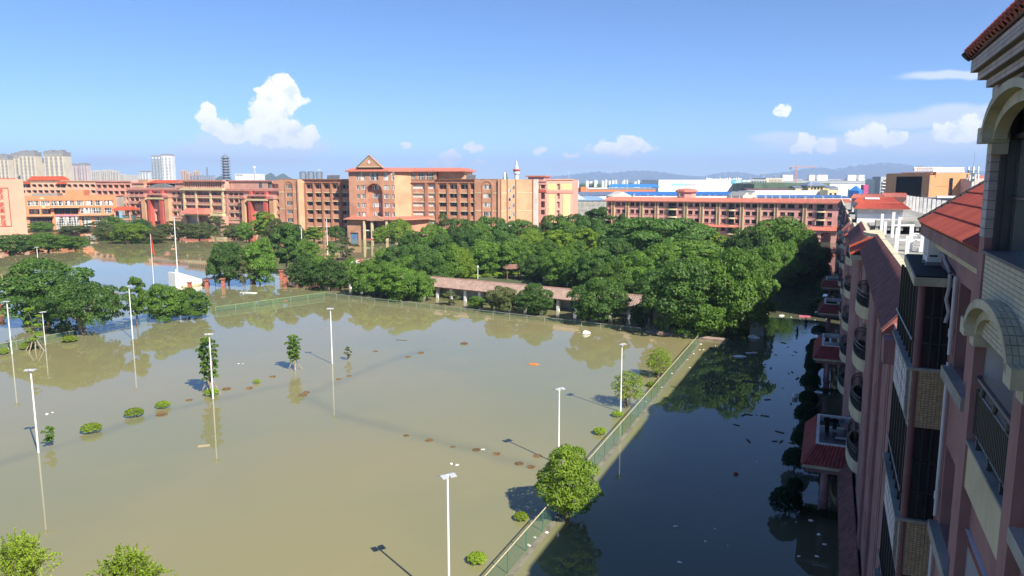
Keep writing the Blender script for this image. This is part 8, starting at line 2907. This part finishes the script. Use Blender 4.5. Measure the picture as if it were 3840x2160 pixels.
t, w, z = shed('orange_shed', 'long orange clad shed with a blue and white roof before the far woods', x5(420), x5(1445), y5(603), y5(578), 760, 26, M_SHED_O, M_SHED_W)
MB().hexa([(22, 6, z + 2.0), (75, 6, z + 2.2), (72, 16, z + 5), (25, 16, z + 5)], [(22, 6, z + 2.2), (75, 6, z + 2.4), (72, 16, z + 5.2), (25, 16, z + 5.2)]).build('blue_roof_strip', M_BLUE, t)
t, *_ = block('orange_tower_house', 'square orange house at the left end of the orange shed', x5(312), x5(420), y5(566), 755, M_SHED_O)
t, *_ = block('brown_shed', 'dull brown annex left of the square orange house', x5(192), x5(310), y5(580), 757, mat('brown_clad', (0.25, 0.11, 0.07), 0.8))
shed('slate_warehouse', 'wide blue grey sheet roof right of the pink annex', x5(110), x5(960), y5(700), y5(642), 520, 60, M_SHED_W, M_SLATE)
shed('pale_warehouse', 'pale blue warehouse roof in front of the slate one', x5(100), x5(700), y5(775), y5(712), 440, 45, M_CONC, M_BLUE_L)
for (xa, xb, ya, yb_, Y, label) in ((150, 370, 745, 672, 455, 'white triangular gable lit by the sun right of the pink annex'), (790, 1110, 715, 640, 470, 'broad cream gable left of the blue roof')):
    a, b, c = D(x5(xa), y5(ya), Y), D(x5(xb), y5(ya), Y), D(x5((xa + xb) / 2), y5(yb_), Y)
    o = MB().prism([(a.x, 3), (b.x, 3), (b.x, a.z), (c.x, c.z), (a.x, a.z)], Y, Y + 30).build('gable_shed', mat('gable_cream', (0.66, 0.62, 0.50), 0.7, 0.05))
    tag(o, label, 'shed')
# white factory with stripe and sign
t, w, z, dp, _ = block('white_factory', 'huge white factory box with a teal and grey stripe and a blue sign', x5(1490), x6(688), y5(460), 900, M_SHED_W, 'factory', 120)
z0, z1 = D(2470, y5(548), 900).z, D(2470, y5(513), 900).z


def fx(sx): return D(sx, 690, 900).x - D(x5(1490), 690, 900).x


MB().prism([(fx(x5(1690)), z0), (fx(x5(1908)), z0), (fx(x5(1888)), z1), (fx(x5(1668)), z1)], -0.15, -0.002).build('teal_stripe', mat('teal_stripe_paint', (0.30, 0.58, 0.66), 0.6), t)
MB().prism([(fx(x5(1912)), z0), (fx(x5(2062)), z0), (fx(x5(2048)), z1), (fx(x5(1893)), z1)], -0.15, -0.002).build('grey_stripe', mat('grey_stripe_paint', (0.48, 0.48, 0.48), 0.6), t)
for j in range(1, 4):
    MB().box(0, -0.12, z * (1 - j * 0.2), w, -0.002, z * (1 - j * 0.2) + 0.18).build('cladding_joint', M_TOWER_W, t)
M_LOGO = mat('sign_blue', (0.02, 0.42, 0.66), 0.5)


zs = D(2760, y5(493), 900).z
text('阳江乳业', 5.6, (fx(x6(543)), -0.15, zs), M_LOGO, t)
lg = MB()
cx_ = fx(x6(452))
arch_band(lg, Seg((0, 0), (w, 0)), cx_, zs, 2.2, 2.2, 0.9, 0.002, 0.2, n=20, a0=0.0, a1=2 * pi)
lg.box(cx_ - 1.6, -0.2, zs - 0.3, cx_ + 1.2, -0.002, zs + 0.5)
lg.box(cx_ - 0.3, -0.2, zs - 1.7, cx_ + 0.3, -0.002, zs + 1.5)
lg.build('round_emblem', M_LOGO, t)
rt = MB()
for i in range(16):
    x = w * 0.55 + i * w * 0.025
    rt.box(x, 10, z, x + 1.6, 14, z + rg.uniform(1.0, 2.6))
rt.build('roof_units', M_TOWER_W, t, kind='stuff')
# blue roofed sheds
shed('blue_shed', 'long bright blue sheet roofed shed right behind the far dormitory', x5(1090), x6(640), y5(695), y5(640), 470, 40, M_SHED_W, M_BLUE)
for (xa, xb, label) in ((585, 690, 'left peak of the cream double gable behind the dormitory'), (690, 790, 'right peak of the cream double gable behind the dormitory')):
    a, b, c = D(x6(xa), 742, 440), D(x6(xb), 742, 440), D(x6((xa + xb) / 2 + 15), 720, 440)
    o = MB().prism([(a.x, 3), (b.x, 3), (b.x, a.z + 1), (c.x, c.z), (a.x, a.z + 1)], 440, 470).build('gable_shed', MATS['gable_cream'])
    tag(o, label, 'shed')
shed('blue_shed', 'low pale blue roofed shed behind the dormitory right half', x6(750), x6(2230), y5(728), y5(690), 440, 18, M_SHED_W, mat('mid_blue_roof', (0.10, 0.22, 0.48), 0.5))
block('white_wall_hall', 'long white windowless hall behind the low blue roof', x6(770), x6(1870), y5(628), 560, M_SHED_W, 'building', 30)
t, w, z, *_ = block('cream_house', 'small cream house with two dark windows beside the white hall', x6(1870), x6(2025), y5(612), 545, mat('cream_house_wall', (0.66, 0.56, 0.34), 0.8), 'house', 14)
for k in (0.2, 0.65):
    MB().box(w * k, -0.1, z - 4.5, w * (k + 0.2), -0.002, z - 2.2).build('window', M_GLASS_D, t)
block('white_house', 'stepped white house right of the small cream one', x6(2030), x6(2195), y5(588), 545, M_SHED_W, 'house', 16)
block('white_house', 'narrow taller white house ending the row by the red roofs', x6(2197), x6(2262), y5(590), 544, M_SHED_W, 'house', 16)
a = D(x6(2305), y5(690), 520)
o = MB().lathe([(5.0, 8), (5.0, a.z + 3), (0.3, a.z + 6.5)], 4, (a.x, 522, 0)).build('blue_tent', M_BLUE)
tag(o, 'blue peaked tent right of the narrow white house', 'tent')
# far row: grey block, cream block, long grey sheds, crane, yellow house
t, w, z, *_ = block('grey_office', 'grey block with square dark windows right of the white factory', x6(690), x6(940), y5(452), 1000, M_TOWER_G, 'building', 60)
for i in range(6):
    for k in range(3):
        MB().box(3 + i * w / 6.2, -0.2, z - 6 - k * 9, 3 + i * w / 6.2 + w / 14, -0.002, z - 2.4 - k * 9).build('window', M_GLASS_D, t)
t, w, z, *_ = block('cream_hall', 'cream hall with slotted walls far behind the dormitory', x6(935), x6(1190), y5(434), 1100, M_TOWER_C, 'building', 60)
for i in range(9):
    MB().box(w * (0.22 + 0.085 * i), -0.2, z - 9, w * (0.25 + 0.085 * i), -0.002, z - 2.0).build('slot_window', M_TOWER_D, t)
t, w, z = shed('grey_long_shed', 'very long grey shed across the foot of the mountain', x6(1190), x6(2580), y5(475), y5(448), 1150, 30, M_TOWER_G, mat('grey_sheet', (0.42, 0.44, 0.47), 0.6))
for (k0, k1) in ((0.01, 0.12), (0.30, 0.36), (0.39, 0.50), (0.72, 0.81), (0.84, 0.9)):
    MB().box(w * k0, 5, z - 1, w * k1, 15, z + 9).build('roof_monitor', M_SHED_W, t)
shed('grey_long_shed', 'lower pale grey shed in front of the very long one', x6(1300), x6(2570), y5(520), y5(505), 1000, 20, M_SHED_W, mat('pale_sheet', (0.50, 0.52, 0.50), 0.6))
o = MB().prism([(D(x6(760), 690, 820).x, 0), (D(x6(1900), 690, 820).x, 0), (D(x6(1900), 690, 820).x, D(2900, 686, 820).z), (D(x6(900), 690, 820).x, D(2900, 684, 820).z), (D(x6(760), 690, 820).x, D(2900, 690, 820).z)], 820, 960).build('green_bank', mat('green_bank_grass', (0.10, 0.15, 0.09), 0.9, 0.3, 0.05))
tag(o, 'dull green netted bank between the grey block and the yellow house', 'bank')
shed('brown_roof_row', 'low brown roofed row under the green bank', x6(690), x6(1570), y5(622), y5(592), 640, 16, M_SHED_W, mat('brown_sheet', (0.20, 0.10, 0.09), 0.7))
t, w, z, *_ = block('yellow_house', 'yellow three storey house with red characters and blue grey roofs', x6(1575), x6(1830), y5(545), 600, mat('yellow_house_wall', (0.66, 0.52, 0.26), 0.8), 'house', 14)
skirt_m = MB()
skirt(skirt_m, [(-1.5, -1.5, z), (w + 1.5, -1.5, z), (w + 1.5, 15, z), (-1.5, 15, z)], [(3, 4, z + 2.6), (w - 3, 4, z + 2.6), (w - 3, 10, z + 2.6), (3, 10, z + 2.6)])
skirt_m.build('roof', M_SLATE, t)
for i in range(4):
    for k in (0, 2):
        MB().box(2 + i * (w - 3) / 4, -0.1, z - 3.2 - k * 3.6, 2 + i * (w - 3) / 4 + 1.7, -0.002, z - 1.4 - k * 3.6).build('window', M_GLASS_D, t)
text('东明大厦', 2.6, (w * 0.5, -0.12, z - 5.6), mat('sign_red', (0.60, 0.07, 0.04), 0.6), t)
for (xa, xb, label) in ((1380, 1575, 'left wing of the yellow house with a blue grey roof'), (1830, 2030, 'right wing of the yellow house with a blue grey roof')):
    shed('house_wing', label, x6(xa), x6(xb), y5(582), y5(555), 604, 8, MATS['yellow_house_wall'], M_SLATE)
# tower crane and two small ones
for (xm, yt, yb, xj0, xj1, yj, Y, label) in ((2983, 617, 690, 2963, 3063, 627, 1050, 'orange tower crane before the mountain'), (2863, 650, 690, 2854, 2873, 653, 1600, 'small far crane left of the orange one'), (2908, 657, 690, 2903, 2916, 660, 1700, 'tiny far crane between the other two')):
    m0 = D(xm, 690, Y)
    zt, zj = D(xm, yt, Y).z, D(xm, yj, Y).z
    t = thing('tower_crane', label, 'crane', (m0.x, Y, 0), 0, 'cranes on the horizon')
    mm = mat('crane_orange', (0.60, 0.22, 0.08), 0.6) if Y < 1100 else M_TOWER_G
    s = 0.9 if Y < 1100 else 0.7
    ms = MB()
    k = 0
    zz = 0.0
    while zz < zj:
        for sx_, sy_ in ((-1, -1), (1, -1), (1, 1), (-1, 1)):
            ms.box(sx_ * s - 0.15, sy_ * s - 0.15, zz, sx_ * s + 0.15, sy_ * s + 0.15, min(zj, zz + 2.2))
        ms.tube((-s, -s, zz), (s, -s, zz + 2.2), 0.1, n=4)
        ms.tube((s, s, zz), (-s, s, zz + 2.2), 0.1, n=4)
        zz += 2.2
    ms.build('mast', mm, t)
    j = MB()
    j0, j1 = D(xj0, yj, Y).x - m0.x, D(xj1, yj, Y).x - m0.x
    j.tube((j0, 0, zj), (j1, 0, zj), 0.28, n=5)
    j.tube((j0 * 0.6, 0, zj + 1.6), (j1 * 0.95, 0, zj + 1.4), 0.15, n=4)
    for i in range(24):
        x = j0 + (j1 - j0) * i / 24
        j.tube((x, 0, zj), (x + (j1 - j0) / 48, 0, zj + 1.5), 0.08, n=4)
    j.build('jib', mm, t)
    MB().tube((0, 0, zj), (0, 0, zt), 0.5, 0.15, n=5).build('apex', mm, t)
    st_ = MB()
    st_.tube((0, 0, zt), (j1 * 0.7, 0, zj + 0.3), 0.06, n=4)
    st_.tube((0, 0, zt), (j0 * 0.9, 0, zj + 0.3), 0.06, n=4)
    st_.build('tie_bar', mm, t)
    MB().box(j0 - 0.3, -1, zj - 3.2, j0 + 2.2, 1, zj).build('counterweight', M_TOWER_D, t)
# blocks at the right end


def x7(x): return 3080 + x / 3.293
def y7(y): return 560 + y / 3.293


t, w, z, *_ = block('white_slab_block', 'blank pale slab block at the left of the balcony flats', x7(655), x7(733), y7(368), 800, M_TOWER_W, 'building', 20)
t, w, z, *_ = block('balcony_flats', 'grey flats with rows of white balconies beyond the red roofs', x7(735), x7(905), y7(337), 790, M_TOWER_G, 'apartment block', 18)
for k in range(6):
    for i in range(2):
        MB().box(w * (0.12 + 0.42 * i), -1.6, z - 6.5 - k * 3.3, w * (0.48 + 0.42 * i), -0.002, z - 5.3 - k * 3.3).build('balcony', M_TOWER_W, t)
        MB().box(w * (0.2 + 0.42 * i), -0.1, z - 5.29 - k * 3.3, w * (0.42 + 0.42 * i), -0.001, z - 3.6 - k * 3.3).build('window', M_GLASS_D, t)
block('cream_flats', 'narrow cream flats right of the balcony flats', x7(905), x7(950), y7(372), 795, M_TOWER_C, 'apartment block', 16)
block('brown_flats', 'narrow brown grey block between cream and white flats', x7(960), x7(1028), y7(362), 790, mat('brown_grey_wall', (0.25, 0.20, 0.18), 0.8), 'apartment block', 16)
t, w, z, *_ = block('white_flats', 'white stepped flats under the blue letter sign', x7(1028), x7(1140), y7(388), 780, M_TOWER_W, 'apartment block', 16)
for k in range(3):
    for i in range(3):
        MB().box(w * (0.1 + 0.3 * i), -0.1, z - 6 - k * 6.2, w * (0.28 + 0.3 * i), -0.002, z - 3.4 - k * 6.2).build('window', M_GLASS_D, t)
sg = text('AR', 8.4, (w * 0.55, 0.0, z + 4.2), mat('sign_blue2', (0.10, 0.22, 0.55), 0.5), t, 'sign_letters', ext=0.3)
MB().box(w * 0.1, 0.4, z, w, 0.6, z + 0.8).build('sign_frame', M_STEEL, t)
block('grey_shed_block', 'flat grey shed in front of the white flats', x7(950), x7(1140), y7(492), 520, mat('blue_grey_clad', (0.30, 0.34, 0.38), 0.7), 'shed', 20)
t, w, z, *_ = block('pink_sign_tower', 'magenta and grey sign tower far beyond the red roofs', x7(525), x7(585), y7(437), 700, mat('magenta_panel', (0.50, 0.06, 0.18), 0.6), 'sign tower', 6)
# orange office
Y = 330
t, w, z, dp, _ = block('orange_office', 'orange office block with a dark glass corner and three small windows', x7(1365), x7(1830), y7(290), Y, mat('office_orange', (0.68, 0.33, 0.15), 0.8, 0.05, 0.1), 'office', 40)


def f7(x, dy=0.0): return D(x7(x), 690, Y + dy).x - D(x7(1365), 690, Y).x


for yy in (410, 478, 546):
    z0 = D(3500, y7(yy + 18), Y).z
    MB().box(f7(1590), -0.15, z0, f7(1632), -0.002, z0 + 2.6).build('window', M_GLASS_D, t)
g0 = MB()
g0.hexa([(f7(1140, 30), 30, -1), (f7(1365), -0.5, -1), (f7(1365), 30, -1), (f7(1140, 30), 40, -1)], [(f7(1140, 30), 30, z - 3.0), (f7(1365), -0.5, z - 1.5), (f7(1365), 30, z - 1.5), (f7(1140, 30), 40, z - 3.0)])
g0.build('glass_corner', glass_mat('bronze_glass', (0.17, 0.14, 0.12), (0.26, 0.22, 0.19), 0.4), t)
for (xa, xb, ya) in ((1215, 1282, 18.0), (1345, 1420, 0.0)):
    MB().box(f7(xa, ya - 2), ya - 2, -1, f7(xb, ya - 2), ya + 4, z - 1.0).build('orange_fin', MATS['office_orange'], t)
MB().hexa([(f7(1140, 28), 28, z - 3.0), (f7(1420, -2.2), -2.2, z - 2.0), (f7(1420), 30, z - 2.0), (f7(1140, 30), 40, z - 3.0)], [(f7(1140, 28), 28, z - 0.6), (f7(1420, -2.2), -2.2, z + 0.4), (f7(1420), 30, z + 0.4), (f7(1140, 30), 40, z - 0.6)]).build('orange_lintel', MATS['office_orange'], t)
for k in range(5):
    MB().box(f7(1366), -0.12, D(3500, y7(455), Y).z + 0.01, f7(1830), -0.001, D(3500, y7(455), Y).z + 0.22).build('joint', MATS['office_orange'], t) if k == 0 else None
rr = MB()
for i in range(14):
    x = f7(1150, 20) + i * (f7(1470, 20) - f7(1150, 20)) / 14
    rr.box(x, 20, z - 0.2, x + 0.15, 20.2, z + 3.0)
    rr.hexa([(x, 20, z + 1.2), (x + 1.6, 20, z + 1.2), (x + 1.6, 21.5, z + 1.2), (x, 21.5, z + 1.2)], [(x, 20.8, z + 2.9), (x + 1.6, 20.8, z + 2.9), (x + 1.6, 21, z + 2.9), (x, 21, z + 2.9)])
rr.build('roof_frame', M_TOWER_W, t)
solar_rack((D(x7(1520), 690, Y).x, Y + 8, z), 0, 8, 'white solar heaters on the orange office roof', 1.8, 1.8)
t2, w2, z2, *_ = block('grey_annex', 'grey slatted annex with a white roof edge in front of the orange office', x7(1410), x7(1640), y7(600), 250, mat('slatted_grey', (0.26, 0.28, 0.30), 0.6), 'shed', 12)
for i in range(12):
    MB().box(i * w2 / 12, -0.8, z2, i * w2 / 12 + 0.5, 0, z2 + 0.7).build('roof_batten', M_TOWER_W, t2)
# telecom mast
m0, m1 = D(x7(1855), y7(500), 300), D(x7(1855), y7(165), 300)
t = thing('telecom_mast', 'white telecom mast with clustered antennas beside the orange office', 'mast', (m0.x, 300, 0))
MB().tube((0, 0, 0), (0, 0, m1.z - 2), 0.75, 0.55, n=10).build('pole', M_TOWER_W, t)
for k, zz in enumerate((m1.z - 3.5, m1.z - 6.5)):
    MB().lathe([(1.6, zz), (1.7, zz + 0.15)], 10).build('platform', M_TOWER_W, t)
    for i in range(6):
        w = 2 * pi * i / 6 + k * 0.5
        MB().box(1.9 * cos(w) - 0.25, 1.9 * sin(w) - 0.2, zz - 0.6, 1.9 * cos(w) + 0.25, 1.9 * sin(w) + 0.2, zz + 2.0).build('antenna', M_TOWER_W, t)
        MB().tube((0.5 * cos(w), 0.5 * sin(w), zz + 0.5), (1.9 * cos(w), 1.9 * sin(w), zz + 0.5), 0.07, n=4).build('arm', M_STEEL, t)
MB().tube((0, 0, m1.z - 2), (0, 0, D(x7(1860), y7(30), 300).z), 0.06, n=5).build('whip_aerial', M_STEEL, t)
block('pink_house', 'small pinkish house with a red roof room right of the telecom mast', x7(1895), x7(2010), y7(360), 320, M_TOWER_P, 'house', 14)
block('red_roof_room', 'red roof room on the small pinkish house', x7(1945), x7(2010), y7(320), 326, M_REDTILE, 'roof room', 6, zb=D(3600, y7(362), 326).z)
# slim light masts over the sheds
for (x, yt, yb, Y, label) in ((2134, 640, 700, 480, 'thin mast right of the pink annex'), (2200, 672, 705, 700, 'thin mast over the orange house'), (2352, 668, 712, 700, 'thin mast over the orange shed'), (2270, 672, 695, 1100, 'thin far mast at the woods'), (2651, 660, 712, 640, 'slim mast in front of the white factory'), (2700, 658, 672, 910, 'short white rod on the factory roof'), (3043, 667, 722, 590, 'thin mast in front of the yellow house'), (2978, 714, 740, 480, 'grey mast over the white hall'), (2815, 660, 672, 1000, 'dark stub on the grey block')):
    b, q = D(x, yb, Y), D(x, yt, Y)
    o = MB().tube((0, 0, 0), (0, 0, q.z), 0.16 * Y / 600, 0.1 * Y / 600, n=6).build('light_mast', M_TOWER_W)
    o.location = (q.x, Y, 0)
    tag(o, label, 'mast', 'slim masts over the sheds')
# wind turbines on the ridge
for (x, yt, yb, label) in ((3316, 598, 616, 'wind turbine on the highest mountain top'), (3204, 612, 626, 'wind turbine left of the mountain top'), (3384, 622, 634, 'wind turbine right of the mountain top'), (2720, 630, 650, 'wind turbine on the low hills, left one'), (2780, 633, 650, 'wind turbine on the low hills, right one')):
    Y = 12000
    b, q = D(x, yb, Y), D(x, yt, Y)
    t = thing('wind_turbine', label, 'wind turbine', (b.x, Y, 0), 0, 'wind turbines on the hills')
    MB().tube((0, 0, b.z - 40), (0, 0, q.z), 4.5, 3.0, n=8).build('tower', M_WHITE, t)
    for k in range(3):
        w = 0.5 + k * 2 * pi / 3
        MB().tube((0, -6, q.z), (52 * sin(w), -6, q.z + 52 * cos(w)), 3.0, 0.8, n=5).build('blade', M_WHITE, t)
